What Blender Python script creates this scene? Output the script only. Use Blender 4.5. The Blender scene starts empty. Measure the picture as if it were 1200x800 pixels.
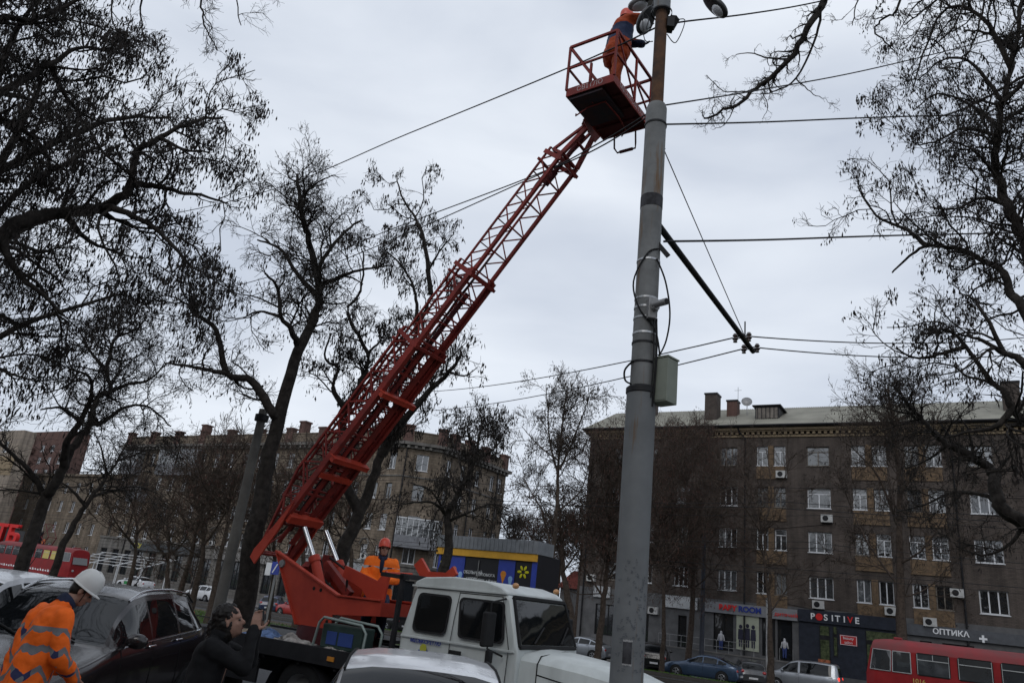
import bpy, math, random
import numpy as np
from mathutils import Vector, Matrix
from math import radians as RAD, sin, cos, pi
random.seed(7); rng = np.random.default_rng(7)
SC = bpy.context.scene; COL = SC.collection

# ---------------------------------------------------------------- camera
FPX = 867.0; PITCH = RAD(19.2); ROLL = RAD(6.6)
CF = np.array([0, cos(PITCH), sin(PITCH)]); _u0 = np.array([0, -sin(PITCH), cos(PITCH)]); _r0 = np.array([1., 0, 0])
CR = cos(ROLL)*_r0 + sin(ROLL)*_u0; CU = -sin(ROLL)*_r0 + cos(ROLL)*_u0
CC = np.array([0, 0, 2.1])
cam_d = bpy.data.cameras.new('camera'); cam = bpy.data.objects.new('camera', cam_d); COL.objects.link(cam)
cam_d.sensor_width = 36; cam_d.lens = 36*FPX/1200; cam_d.clip_end = 3000; cam_d.clip_start = 0.1
cam.matrix_world = Matrix([[CR[0], CU[0], -CF[0], CC[0]], [CR[1], CU[1], -CF[1], CC[1]], [CR[2], CU[2], -CF[2], CC[2]], [0, 0, 0, 1]])
SC.camera = cam

# ---------------------------------------------------------------- world: overcast sky
wd = bpy.data.worlds.new('World'); SC.world = wd; wd.use_nodes = True
nt = wd.node_tree; nt.nodes.clear(); N = nt.nodes.new; Lk = nt.links.new
out = N('ShaderNodeOutputWorld'); bgA = N('ShaderNodeBackground'); bgB = N('ShaderNodeBackground'); mixs = N('ShaderNodeMixShader')
sky = N('ShaderNodeTexSky'); sky.sky_type = 'NISHITA'; sky.sun_disc = False; sky.sun_elevation = RAD(35); sky.sun_rotation = RAD(200)
Lk(sky.outputs[0], bgA.inputs[0]); bgA.inputs[1].default_value = 0.08
tc = N('ShaderNodeTexCoord'); mp = N('ShaderNodeMapping'); mp.inputs['Scale'].default_value = (1.0, 1.0, 2.6)
n1 = N('ShaderNodeTexNoise'); n1.inputs['Scale'].default_value = 2.1; n1.inputs['Detail'].default_value = 6; n1.inputs['Roughness'].default_value = .45; n1.inputs['Distortion'].default_value = .3
rp = N('ShaderNodeValToRGB'); e = rp.color_ramp.elements
e[0].position = .36; e[0].color = (0.55, 0.605, 0.705, 1); e[1].position = .64; e[1].color = (0.79, 0.84, 0.915, 1)
Lk(tc.outputs['Generated'], mp.inputs[0]); Lk(mp.outputs[0], n1.inputs['Vector']); Lk(n1.outputs['Fac'], rp.inputs[0])
Lk(rp.outputs[0], bgB.inputs[0]); bgB.inputs[1].default_value = 1.0
mixs.inputs[0].default_value = 0.93
Lk(bgA.outputs[0], mixs.inputs[1]); Lk(bgB.outputs[0], mixs.inputs[2]); Lk(mixs.outputs[0], out.inputs[0])
sd = bpy.data.lights.new('sun', 'SUN'); sd.energy = 0.5; sd.angle = RAD(25); sd.color = (1, .97, .93)
sun = bpy.data.objects.new('sun', sd); COL.objects.link(sun); sun.rotation_euler = (RAD(55), 0, RAD(-20)); sun.location = (0, 0, 60)
SC.view_settings.view_transform = 'Standard'; SC.view_settings.look = 'None'; SC.view_settings.exposure = 0.13; SC.view_settings.gamma = 1.0
SC.cycles.max_bounces = 5; SC.cycles.diffuse_bounces = 2; SC.cycles.glossy_bounces = 3; SC.cycles.transparent_max_bounces = 6; SC.cycles.transmission_bounces = 3
SC.cycles.use_denoising = True

# ---------------------------------------------------------------- geometry helpers
def ray(x, y): return CF + CR*(x-600)/FPX - CU*(y-400)/FPX
def at_dist(x, y, D): d = ray(x, y); return CC + d*D/math.hypot(d[0], d[1])
SA = RAD(57.2)
U1 = np.array([-sin(SA), cos(SA), 0]); U2 = np.array([U1[1], -U1[0], 0]); AROT = math.atan2(-U1[1], -U1[0])
def SW(s, c, z=0): return Vector(U1*s + U2*c) + Vector((0, 0, z))      # street frame -> world
def on_c(x, y, c): d = ray(x, y); t = (c-CC@U2)/(d@U2); P = CC+d*t; return P@U1, P[2]
GC = [(-600, 0), (12, 0), (15, -.06), (35, -.72), (43.5, -.80), (47, -1.12), (54, -1.2), (900, -1.25)]
def gz(c): return float(np.interp(c, [g[0] for g in GC], [g[1] for g in GC]))
def gzw(P): return gz(float(np.array(P)[:3]@U2))

class MB:
    def __init__(s): s.v = []; s.f = []; s.m = []
    def add(s, vs, fs, mi=0, M=None):
        o = len(s.v)
        if M is not None: vs = [M @ Vector(v) for v in vs]
        s.v += [tuple(v) for v in vs]; s.f += [tuple(i+o for i in f) for f in fs]; s.m += [mi]*len(fs); return s
    def box(s, x0, x1, y0, y1, z0, z1, mi=0, M=None):
        return s.add([(x0,y0,z0),(x1,y0,z0),(x1,y1,z0),(x0,y1,z0),(x0,y0,z1),(x1,y0,z1),(x1,y1,z1),(x0,y1,z1)],
              [(0,3,2,1),(4,5,6,7),(0,1,5,4),(1,2,6,5),(2,3,7,6),(3,0,4,7)], mi, M)
    def bar(s, p, q, w, h=None, mi=0, up=(0,0,1)):
        h = w if h is None else h; p = Vector(p); q = Vector(q); d = (q-p).normalized(); u = Vector(up)
        if abs(d.dot(u)) > .98: u = Vector((1, 0, 0))
        a = d.cross(u).normalized(); b = a.cross(d).normalized(); a *= w/2; b *= h/2
        return s.add([p-a-b, p+a-b, p+a+b, p-a+b, q-a-b, q+a-b, q+a+b, q-a+b],
              [(0,3,2,1),(4,5,6,7),(0,1,5,4),(1,2,6,5),(2,3,7,6),(3,0,4,7)], mi)
    def tube(s, pts, r, n=8, mi=0, cap=True):
        pts = [Vector(p) for p in pts]; K = len(pts); rs = list(r) if hasattr(r, '__len__') else [r]*K
        vs = []; a = None
        for i, p in enumerate(pts):
            t = (pts[min(i+1, K-1)]-pts[max(i-1, 0)]).normalized()
            if a is None: a = t.cross(Vector((0, 0, 1)) if abs(t.z) < .95 else Vector((1, 0, 0))).normalized()
            a = (a - t*a.dot(t)).normalized(); b = t.cross(a)
            for k in range(n): vs.append(p + (a*cos(2*pi*k/n)+b*sin(2*pi*k/n))*rs[i])
        fs = [(i*n+k, i*n+(k+1) % n, (i+1)*n+(k+1) % n, (i+1)*n+k) for i in range(K-1) for k in range(n)]
        if cap: fs += [tuple(range(n-1, -1, -1)), tuple((K-1)*n+k for k in range(n))]
        return s.add(vs, fs, mi)
    def ell(s, c, r, mi=0, n=12, R=None):
        if not hasattr(r, '__len__'): r = (r, r, r)
        c = Vector(c); vs = []; m = n//2
        for i in range(1, m):
            th = pi*i/m
            for k in range(n):
                ph = 2*pi*k/n; v = Vector((r[0]*sin(th)*cos(ph), r[1]*sin(th)*sin(ph), r[2]*cos(th)))
                vs.append(c+(R @ v if R else v))
        tp = Vector((0, 0, r[2])); vs += [c+(R @ tp if R else tp), c-(R @ tp if R else tp)]; T = len(vs)-2
        fs = [(i*n+k, (i+1)*n+k, (i+1)*n+(k+1) % n, i*n+(k+1) % n) for i in range(m-2) for k in range(n)]
        fs += [(T, k, (k+1) % n) for k in range(n)] + [(T+1, (m-2)*n+(k+1) % n, (m-2)*n+k) for k in range(n)]
        return s.add(vs, fs, mi)
    def cap(s, p, q, r0, r1=None, mi=0, n=10):
        r1 = r0 if r1 is None else r1; p = Vector(p); q = Vector(q); d = (q-p); L = d.length or 1e-4; d = d/L
        pts = []; rs = []
        for a in (80, 55, 30, 0): pts.append(p-d*r0*sin(RAD(a))); rs.append(max(.0005, r0*cos(RAD(a))))
        for a in (0, 30, 55, 80): pts.append(q+d*r1*sin(RAD(a))); rs.append(max(.0005, r1*cos(RAD(a))))
        return s.tube(pts, rs, n, mi)
    def chain(s, pts, rs, mi=0, n=10):
        for i in range(len(pts)-1): s.cap(pts[i], pts[i+1], rs[i], rs[i+1], mi, n)
        return s
    def prism(s, poly, y0, y1, mi=0, M=None):    # poly in (x,z)
        n = len(poly); vs = [(p[0], y0, p[1]) for p in poly]+[(p[0], y1, p[1]) for p in poly]
        fs = [tuple(range(n)), tuple(range(2*n-1, n-1, -1))]+[(i, i+n, (i+1) % n+n, (i+1) % n) for i in range(n)]
        return s.add(vs, fs, mi, M)
    def lathe(s, prof, c, ax, n=24, mi=0):      # prof list of (radius, offset along ax)
        ax = Vector(ax).normalized(); c = Vector(c); a = ax.cross(Vector((0, 0, 1)) if abs(ax.z) < .9 else Vector((1, 0, 0))).normalized(); b = ax.cross(a)
        vs = [c+ax*o+(a*cos(2*pi*k/n)+b*sin(2*pi*k/n))*r for r, o in prof for k in range(n)]
        fs = [(i*n+k, i*n+(k+1) % n, (i+1)*n+(k+1) % n, (i+1)*n+k) for i in range(len(prof)-1) for k in range(n)]
        return s.add(vs, fs, mi)
    def build(s, name, mats, parent=None, smooth=None, bevel=0, recalc=True):
        me = bpy.data.meshes.new(name); me.from_pydata([tuple(v) for v in s.v], [], s.f)
        if not isinstance(mats, (list, tuple)): mats = [mats]
        for m in mats: me.materials.append(m)
        if len(mats) > 1: me.polygons.foreach_set('material_index', s.m)
        if recalc and len(s.f) < 30000:
            import bmesh
            b = bmesh.new(); b.from_mesh(me); bmesh.ops.recalc_face_normals(b, faces=b.faces); b.to_mesh(me); b.free()
        if smooth is not None:
            me.shade_smooth()
            if smooth < 180: me.set_sharp_from_angle(angle=RAD(smooth))
        me.update(); o = bpy.data.objects.new(name, me); COL.objects.link(o)
        if parent is not None: o.parent = parent
        if bevel:
            bv = o.modifiers.new('bevel', 'BEVEL'); bv.width = bevel; bv.segments = 2; bv.limit_method = 'ANGLE'; bv.angle_limit = RAD(40)
        return o

def tag(o, label=None, cat=None, group=None, kind=None):
    if label: o['label'] = label
    if cat: o['category'] = cat
    if group: o['group'] = group
    if kind: o['kind'] = kind
    return o
def empty(name, loc, rz=0, label=None, cat=None, group=None):
    o = bpy.data.objects.new(name, None); COL.objects.link(o); o.location = loc; o.rotation_euler = (0, 0, rz); o.empty_display_size = .2
    return tag(o, label, cat, group)
def kids(o): return [c for c in bpy.data.objects if c.parent == o]
def copy_tree(o, parent=None, ch=None):
    c = o.copy(); COL.objects.link(c); c.parent = parent
    for k in kids(o): copy_tree(k, c)
    return c

# ---------------------------------------------------------------- materials
MATS = {}
def mat(name, col, rough=.6, metal=0., var=.12, vs=3., bump=0., bs=30., spec=.5, coat=0., emit=None, es=1., col2=None, streak=False, rv=0.):
    m = bpy.data.materials.new(name); m.use_nodes = True; t = m.node_tree; n = t.nodes; l = t.links
    b = n['Principled BSDF']; b.inputs['Roughness'].default_value = rough; b.inputs['Metallic'].default_value = metal
    b.inputs['Specular IOR Level'].default_value = spec if rough < .5 or spec != .5 else .22; b.inputs['Coat Weight'].default_value = coat; b.inputs['Coat Roughness'].default_value = .06
    tcn = n.new('ShaderNodeTexCoord'); mpn = n.new('ShaderNodeMapping')
    if streak: mpn.inputs['Scale'].default_value = (1, 1, .12)
    l.new(tcn.outputs['Object'], mpn.inputs[0])
    nz = n.new('ShaderNodeTexNoise'); nz.inputs['Scale'].default_value = vs; nz.inputs['Detail'].default_value = 5; nz.inputs['Roughness'].default_value = .6
    l.new(mpn.outputs[0], nz.inputs['Vector'])
    cr = n.new('ShaderNodeValToRGB'); a = cr.color_ramp.elements
    c2 = col2 if col2 else tuple(min(1, c*(1+var)) for c in col); c1 = tuple(c*(1-var) for c in col) if not col2 else col
    a[0].position = .35; a[0].color = (*c1, 1); a[1].position = .68; a[1].color = (*c2, 1)
    l.new(nz.outputs['Fac'], cr.inputs[0]); l.new(cr.outputs[0], b.inputs['Base Color'])
    if rv:
        mr = n.new('ShaderNodeMapRange'); mr.inputs[3].default_value = max(0, rough-rv); mr.inputs[4].default_value = min(1, rough+rv)
        l.new(nz.outputs['Fac'], mr.inputs[0]); l.new(mr.outputs[0], b.inputs['Roughness'])
    if bump:
        nb = n.new('ShaderNodeTexNoise'); nb.inputs['Scale'].default_value = bs; nb.inputs['Detail'].default_value = 4
        l.new(tcn.outputs['Object'], nb.inputs['Vector']); bp = n.new('ShaderNodeBump'); bp.inputs['Strength'].default_value = bump; bp.inputs['Distance'].default_value = .02
        l.new(nb.outputs['Fac'], bp.inputs['Height']); l.new(bp.outputs[0], b.inputs['Normal'])
    if emit: b.inputs['Emission Color'].default_value = (*emit, 1); b.inputs['Emission Strength'].default_value = es
    MATS[name] = m; return m
def brick_mat(name, c1, c2, mortar, bw=.26, bh=.085, rough=.85, blotch=.35, bump=.5, msize=.012, patch=None):
    m = bpy.data.materials.new(name); m.use_nodes = True; t = m.node_tree; n = t.nodes; l = t.links; b = n['Principled BSDF']; b.inputs['Roughness'].default_value = rough
    b.inputs['Specular IOR Level'].default_value = .25
    tcn = n.new('ShaderNodeTexCoord'); sp = n.new('ShaderNodeSeparateXYZ'); l.new(tcn.outputs['Object'], sp.inputs[0])
    ad = n.new('ShaderNodeMath'); ad.operation = 'ADD'; l.new(sp.outputs[0], ad.inputs[0]); l.new(sp.outputs[1], ad.inputs[1])
    cb = n.new('ShaderNodeCombineXYZ'); l.new(ad.outputs[0], cb.inputs[0]); l.new(sp.outputs[2], cb.inputs[1])
    br = n.new('ShaderNodeTexBrick'); br.inputs['Scale'].default_value = 1; br.inputs['Brick Width'].default_value = bw; br.inputs['Row Height'].default_value = bh
    br.inputs['Mortar Size'].default_value = msize; br.inputs['Color1'].default_value = (*c1, 1); br.inputs['Color2'].default_value = (*c2, 1); br.inputs['Mortar'].default_value = (*mortar, 1)
    l.new(cb.outputs[0], br.inputs['Vector'])
    nz = n.new('ShaderNodeTexNoise'); nz.inputs['Scale'].default_value = .55; nz.inputs['Detail'].default_value = 8; nz.inputs['Roughness'].default_value = .68; l.new(tcn.outputs['Object'], nz.inputs['Vector'])
    mr = n.new('ShaderNodeMapRange'); mr.inputs[1].default_value = .3; mr.inputs[2].default_value = .7; mr.inputs[3].default_value = 1-blotch; mr.inputs[4].default_value = 1+blotch; l.new(nz.outputs['Fac'], mr.inputs[0])
    mx = n.new('ShaderNodeMix'); mx.data_type = 'RGBA'; mx.blend_type = 'MULTIPLY'; mx.inputs[0].default_value = 1; l.new(br.outputs['Color'], mx.inputs[6]); l.new(mr.outputs[0], mx.inputs[7])
    # vertical rain streaks
    ms = n.new('ShaderNodeMapping'); ms.inputs['Scale'].default_value = (1.6, 1.6, .16); l.new(tcn.outputs['Object'], ms.inputs[0])
    n2 = n.new('ShaderNodeTexNoise'); n2.inputs['Scale'].default_value = 1.2; n2.inputs['Detail'].default_value = 5; l.new(ms.outputs[0], n2.inputs['Vector'])
    m2 = n.new('ShaderNodeMapRange'); m2.inputs[1].default_value = .35; m2.inputs[2].default_value = .65; m2.inputs[3].default_value = .72; m2.inputs[4].default_value = 1.15; l.new(n2.outputs['Fac'], m2.inputs[0])
    mx2 = n.new('ShaderNodeMix'); mx2.data_type = 'RGBA'; mx2.blend_type = 'MULTIPLY'; mx2.inputs[0].default_value = 1; l.new(mx.outputs[2], mx2.inputs[6]); l.new(m2.outputs[0], mx2.inputs[7])
    l.new(mx2.outputs[2], b.inputs['Base Color'])
    bp = n.new('ShaderNodeBump'); bp.inputs['Strength'].default_value = bump; bp.inputs['Distance'].default_value = .02; l.new(br.outputs['Fac'], bp.inputs['Height']); bp.invert = True; l.new(bp.outputs[0], b.inputs['Normal'])
    MATS[name] = m; return m
def glass_mat(name, col, rough=.04, spec=.8, rnd=None, wob=.0):
    m = mat(name, col, rough, 0, .1, 2., spec=spec)
    n = m.node_tree.nodes; l = m.node_tree.links; b = n['Principled BSDF']; b.inputs['IOR'].default_value = 1.6
    if rnd:   # per-window difference: dark rooms and pale curtains
        oi = n.new('ShaderNodeObjectInfo'); cr = n.new('ShaderNodeValToRGB'); cr.color_ramp.interpolation = 'CONSTANT'; e = cr.color_ramp.elements
        e[0].color = (*rnd[0][1], 1); e[1].position = rnd[1][0]; e[1].color = (*rnd[1][1], 1)
        for p, c in rnd[2:]:
            q = e.new(p); q.color = (*c, 1)
        l.new(oi.outputs['Random'], cr.inputs[0]); mx = n.new('ShaderNodeMix'); mx.data_type = 'RGBA'; mx.blend_type = 'MULTIPLY'; mx.inputs[0].default_value = .6
        tcn = n.new('ShaderNodeTexCoord'); mpn = n.new('ShaderNodeMapping'); mpn.inputs['Scale'].default_value = (3, 3, .6); wv = n.new('ShaderNodeTexNoise'); wv.inputs['Scale'].default_value = 2.2
        l.new(tcn.outputs['Object'], mpn.inputs[0]); l.new(mpn.outputs[0], wv.inputs['Vector']); l.new(cr.outputs[0], mx.inputs[6]); l.new(wv.outputs['Fac'], mx.inputs[7]); l.new(mx.outputs[2], b.inputs['Base Color'])
    if wob:
        nb = n.new('ShaderNodeTexNoise'); nb.inputs['Scale'].default_value = 1.3; t2 = n.new('ShaderNodeTexCoord'); l.new(t2.outputs['Object'], nb.inputs['Vector'])
        bp = n.new('ShaderNodeBump'); bp.inputs['Strength'].default_value = wob; bp.inputs['Distance'].default_value = .1; l.new(nb.outputs['Fac'], bp.inputs['Height']); l.new(bp.outputs[0], b.inputs['Normal'])
    return m
asphalt = mat('asphalt', (.045, .046, .05), .75, var=.3, vs=1.2, bump=.3, bs=60, rv=.25)
paving = mat('paving', (.13, .125, .12), .8, var=.25, vs=2, bump=.3, bs=30)
kerbm = mat('kerb_concrete', (.25, .24, .23), .85, var=.2, bump=.3)
lawnm = mat('lawn_soil', (.045, .05, .022), .95, var=.1, col2=(.06, .1, .025), vs=1.2, bump=.6, bs=40)
dirtm = mat('dirt', (.07, .055, .04), .95, var=.3, vs=2, bump=.5, bs=20)
grassm = mat('grass_blades', (.045, .11, .015), .8, var=.3, vs=.8, col2=(.1, .17, .03))
railm = mat('rail_steel', (.12, .11, .10), .45, .8)
brick_dark = brick_mat('brick_dark', (.074, .059, .051), (.098, .078, .066), (.057, .050, .046), blotch=.3)
brick_tan = brick_mat('brick_tan', (.190, .152, .114), (.145, .114, .085), (.105, .086, .068), bw=.6, bh=.3, blotch=.35, msize=.02)
brick_red = brick_mat('brick_red', (.13, .068, .056), (.11, .058, .048), (.1, .075, .065), blotch=.2)
brick_beige = brick_mat('brick_beige', (.30, .25, .20), (.26, .215, .175), (.2, .17, .14), bw=1.2, bh=.6, blotch=.15, msize=.03)
stone_grey = brick_mat('stone_grey', (.17, .16, .145), (.14, .13, .12), (.09, .085, .08), bw=1.0, bh=.42, blotch=.25, msize=.03)
ochre = mat('ochre_plaster', (.10, .074, .052), .9, var=.35, vs=5.5, bump=.7, bs=12, col2=(.19, .128, .078))
cream = mat('cream_plaster', (.22, .17, .11), .85, var=.2, vs=3, bump=.2, col2=(.30, .23, .15))
greypl = mat('grey_plaster', (.105, .105, .108), .85, var=.2, vs=1.4, bump=.2)
darkpl = mat('dark_navy_cladding', (.022, .026, .038), .55, var=.2)
fascia_grey = mat('fascia_grey', (.21, .215, .23), .5, var=.1)
fascia_dark = mat('fascia_dark_grey', (.085, .09, .10), .5, var=.15)
pvc = mat('white_pvc', (.62, .63, .65), .4, var=.06)
oldwood = mat('old_window_wood', (.17, .15, .13), .7, var=.3)
pane_m = glass_mat('window_pane', (.03, .035, .04), .03, 1.3, rnd=[(0, (.035, .04, .045)), (.35, (.02, .022, .025)), (.6, (.13, .14, .15)), (.8, (.07, .075, .08)), (.92, (.26, .27, .28))], wob=.15)
pane_dark = glass_mat('shop_pane', (.015, .017, .02), .05, .7, wob=.05)
roofsheet = mat('pale_corrugated_sheet', (.235, .225, .185), .8, var=.18, vs=.7, streak=False, bump=.1)
darkmetal = mat('dark_metal', (.02, .02, .022), .5, .3, var=.3)
greymetal = mat('grey_metal', (.25, .25, .25), .5, .5, var=.2)
galv = mat('galvanised', (.4, .41, .42), .42, .7, var=.2)
white_paint = mat('white_enamel', (.66, .67, .68), .4, var=.05)
acm = mat('ac_white', (.45, .45, .44), .5, var=.15)
redpaint_board = mat('red_board', (.5, .03, .03), .5, var=.1)
letter_white = mat('letter_white', (.75, .76, .78), .5, var=.03)
letter_red = mat('letter_red', (.62, .03, .03), .5, var=.05)
letter_blue = mat('letter_blue', (.03, .05, .25), .5, var=.05)
concrete = mat('concrete', (.12, .116, .108), .9, var=.22, vs=3, bump=.35, bs=25)
bark = mat('bark', (.030, .026, .023), .95, var=.45, vs=8, bump=1.0, bs=18)
bark2 = mat('bark_brown', (.062, .047, .038), .95, var=.4, vs=8, bump=.8, bs=18)
pod_m = mat('seed_pods', (.022, .018, .016), .8, var=.4, vs=4)
leaf_brown = mat('dry_brown_leaves', (.07, .038, .03), .85, var=.45, vs=4)
black_rubber = mat('black_rubber', (.015, .015, .016), .75, var=.2)
wire_m = mat('black_cable', (.012, .012, .014), .6, var=.1)
# ================================================================ SETTING
def strip(name, c0, c1, s0, s1, m, dz=.004, n=24, cuts=None, kind='structure'):
    cs = sorted(set([c0, c1]+[g[0] for g in GC if c0 < g[0] < c1])); ss = np.linspace(s0, s1, n)
    vs = [SW(s, c, gz(c)+dz) for c in cs for s in ss]
    fs = [(i*n+k, i*n+k+1, (i+1)*n+k+1, (i+1)*n+k) for i in range(len(cs)-1) for k in range(n-1)]
    b = MB(); b.add(vs, fs); o = b.build(name, m, recalc=False); tag(o, kind=kind); return o
strip('ground', -600, 900, -700, 900, asphalt, 0, 30)
strip('pavement', -20, 6.6, -60, 140, paving, .006)
strip('verge', 14.5, 35.5, -80, 180, dirtm, .02)
strip('lawn', 15.5, 33, -80, 180, lawnm, .03)
strip('roadside_strip', 43.6, 46.6, -80, 180, lawnm, .02)
strip('road', 46.9, 54.2, -120, 220, asphalt, .005)
strip('footpath', 54.6, 59.98, -120, 220, paving, .13)
b = MB()
for c, z in ((46.6, 0), (54.3, 0), (6.6, 0)):
    for s in range(-60, 150, 3): b.add([SW(s+a, c+q, gz(c)+zz) for zz in (-.05, .14) for a, q in ((.01, 0), (2.97, 0), (2.97, .16), (.01, .16))], [(0,3,2,1),(4,5,6,7),(0,1,5,4),(1,2,6,5),(2,3,7,6),(3,0,4,7)])
tag(b.build('kerb', kerbm), kind='structure')
b = MB()
for c in (36.9, 38.42, 40.9, 42.42):
    b.add([SW(s, c+q, gz(c)+zz) for s in (-80, 200) for q, zz in ((0, -.02), (.07, -.02), (.07, .12), (0, .12))], [(0,1,5,4),(1,2,6,5),(2,3,7,6),(3,0,4,7)])
tag(b.build('tram_track', railm), kind='structure')
b = MB()
for k in range(40): b.add([SW(s, 50.4+q, gz(50.4)+.012) for s, q in ((-60+k*5, 0), (-57.5+k*5, 0), (-57.5+k*5, .12), (-60+k*5, .12))], [(0, 1, 2, 3)])
tag(b.build('road_marking', white_paint), kind='structure')
# grass blades on both green strips
nb_ = 26000; P = np.zeros((nb_, 3)); half = nb_//2
ss_ = np.concatenate([rng.uniform(-5, 60, half), rng.uniform(2, 40, nb_-half)]); cc_ = np.concatenate([rng.uniform(15.6, 33, half), rng.uniform(43.7, 46.5, nb_-half)])
zz_ = np.interp(cc_, [g[0] for g in GC], [g[1] for g in GC])+.02
P = ss_[:, None]*U1+cc_[:, None]*U2; P[:, 2] = zz_
ang = rng.uniform(0, 6.28, nb_); hh = rng.uniform(.05, .16, nb_); wv = np.stack([np.cos(ang), np.sin(ang), 0*ang], 1)*.035
ln = np.stack([rng.normal(0, .03, nb_), rng.normal(0, .03, nb_), hh], 1)
V = np.stack([P-wv, P+wv, P+ln], 1).reshape(-1, 3)
def np_mesh(name, V, F, mats, mi=None, parent=None, smooth=False):
    me = bpy.data.meshes.new(name); k = F.shape[1]; me.vertices.add(len(V)); me.vertices.foreach_set('co', V.astype(np.float32).ravel())
    me.loops.add(F.size); me.loops.foreach_set('vertex_index', F.astype(np.int32).ravel()); me.polygons.add(len(F)); me.polygons.foreach_set('loop_start', np.arange(0, F.size, k, dtype=np.int32))
    for m in (mats if isinstance(mats, (list, tuple)) else [mats]): me.materials.append(m)
    if mi is not None: me.polygons.foreach_set('material_index', mi.astype(np.int32))
    if smooth: me.polygons.foreach_set('use_smooth', np.ones(len(F), bool))
    me.update(calc_edges=True); o = bpy.data.objects.new(name, me); COL.objects.link(o)
    if parent is not None: o.parent = parent
    return o
tag(np_mesh('grass', V, np.arange(nb_*3).reshape(-1, 3), grassm), 'short green grass growing on the strips beside the tram tracks', 'grass', kind='stuff')

# ---------------------------------------------------------------- building helpers (facade frame: x to the right, y into the wall, z up)
def holes_wall(mb, x0, x1, z0, z1, holes, M, depth=.25, mi=0, rmi=0):
    xs = sorted(set([x0, x1]+[h[0] for h in holes]+[h[1] for h in holes])); zs = sorted(set([z0, z1]+[h[2] for h in holes]+[h[3] for h in holes]))
    xs = [x for x in xs if x0-1e-6 <= x <= x1+1e-6]; zs = [z for z in zs if z0-1e-6 <= z <= z1+1e-6]
    for j in range(len(zs)-1):
        i = 0
        while i < len(xs)-1:
            cz = (zs[j]+zs[j+1])/2
            def hit(i): cx = (xs[i]+xs[i+1])/2; return any(h[0] < cx < h[1] and h[2] < cz < h[3] for h in holes)
            if hit(i): i += 1; continue
            k = i
            while k+1 < len(xs)-1 and not hit(k+1): k += 1
            mb.add([(xs[i], 0, zs[j]), (xs[k+1], 0, zs[j]), (xs[k+1], 0, zs[j+1]), (xs[i], 0, zs[j+1])], [(0, 1, 2, 3)], mi, M); i = k+1
    for a, b_, c, d in holes:
        mb.add([(a,0,c),(b_,0,c),(b_,0,d),(a,0,d),(a,depth,c),(b_,depth,c),(b_,depth,d),(a,depth,d)], [(0,4,5,1),(1,5,6,2),(2,6,7,3),(3,7,4,0)], rmi, M)
def window(root, M, a, b_, c, d, kind=3, fm=None, yd=.17, fw=.07, name='window', pm=None, sill=True):
    fm = fm or pvc; f = MB(); p = MB(); w = fw
    f.box(a, a+w, yd, yd+.07, c, d, 0, M); f.box(b_-w, b_, yd, yd+.07, c, d, 0, M); f.box(a+w, b_-w, yd, yd+.07, c, c+w, 0, M); f.box(a+w, b_-w, yd, yd+.07, d-w, d, 0, M)
    tz = None
    if kind >= 10: kind -= 10; tz = c+(d-c)*.72
    for k in range(1, kind): x = a+(b_-a)*k/kind; f.box(x-w*.55, x+w*.55, yd-.003, yd+.066, c+w, (tz if tz and k % 2 else d-w), 0, M)
    if tz: f.box(a+w, b_-w, yd-.006, yd+.062, tz-.03, tz+.03, 0, M)
    if sill: f.box(a-.05, b_+.05, -.07, yd, c-.05, c-.003, 0, M)
    fo = f.build(name, fm, root); p.add([(a+w, yd+.045, c+w), (b_-w, yd+.045, c+w), (b_-w, yd+.045, d-w), (a+w, yd+.045, d-w)], [(0, 1, 2, 3)], 0, M)
    p.build('pane', pm or pane_m, fo, recalc=False); return fo
def ac_unit(root, M, x, z, y=0):
    f = MB(); f.box(x-.4, x+.4, y-.34, y-.06, z, z+.55, 0, M); f.lathe([(.2, 0), (.2, .012), (.17, .02), (.02, .02), (0, .03)], M @ Vector((x-.08, y-.343, z+.28)), M.to_3x3() @ Vector((0, -1, 0)), 16, 1)
    f.box(x-.36, x-.32, y-.3, y, z-.06, z, 1, M); f.box(x+.32, x+.36, y-.3, y, z-.06, z, 1, M); return f.build('air_conditioner', [acm, darkmetal], root)
def text(s, size, m, loc, rot, parent=None, name='lettering', ext=.02, align='CENTER', shear=0, sx=1, space=1, bold=0):
    c = bpy.data.curves.new(name, 'FONT'); c.body = s; c.size = size; c.extrude = ext; c.align_x = align; c.align_y = 'CENTER'; c.shear = shear; c.space_character = space; c.offset = bold
    c.materials.append(m); o = bpy.data.objects.new(name, c); COL.objects.link(o); o.location = loc; o.rotation_euler = rot; o.scale = (sx, 1, 1)
    if parent is not None: o.parent = parent
    return o
I4 = Matrix.Identity(4)

# ================================================================ RIGHT BRICK BUILDING (facade on c = 60)
C0 = 60.0; S0 = 0.0
def X(s): return -s
bz = -1.25
RB = empty('apartment_building', SW(0, C0, 0), AROT, 'dark brown brick apartment block with ochre panels and shops along its ground floor', 'building')
XL, XR = X(29.0), X(-26.0); ZTOP = 17.35
cols = [('s', 26.0, 1.2), ('s', 23.2, 1.2), ('s', 20.2, 1.15), ('s', 16.5, 1.42), ('p', 13.85, .86), ('p', 12.5, .86), ('s', 9.7, 1.65), ('p', 6.88, .92), ('p', 5.44, .92), ('p', 3.36, .95), ('p', 1.95, .98), ('s', -.85, 1.62)]
cols += [('s', -4.2, 1.4), ('p', -7.2, .95), ('p', -8.7, .95), ('s', -12, 1.6), ('s', -15.5, 1.4), ('p', -18.5, .95), ('p', -20, .95), ('s', -23.5, 1.6)]
holes = []; wins = []
for k in range(4):
    z0 = 4.68+3.22*k
    for t, s, w in cols:
        hh = 1.5 if t == 's' else 1.56
        h = (X(s)-w/2, X(s)+w/2, z0, z0+hh); holes.append(h); wins.append((h, t, k, s))
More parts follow.
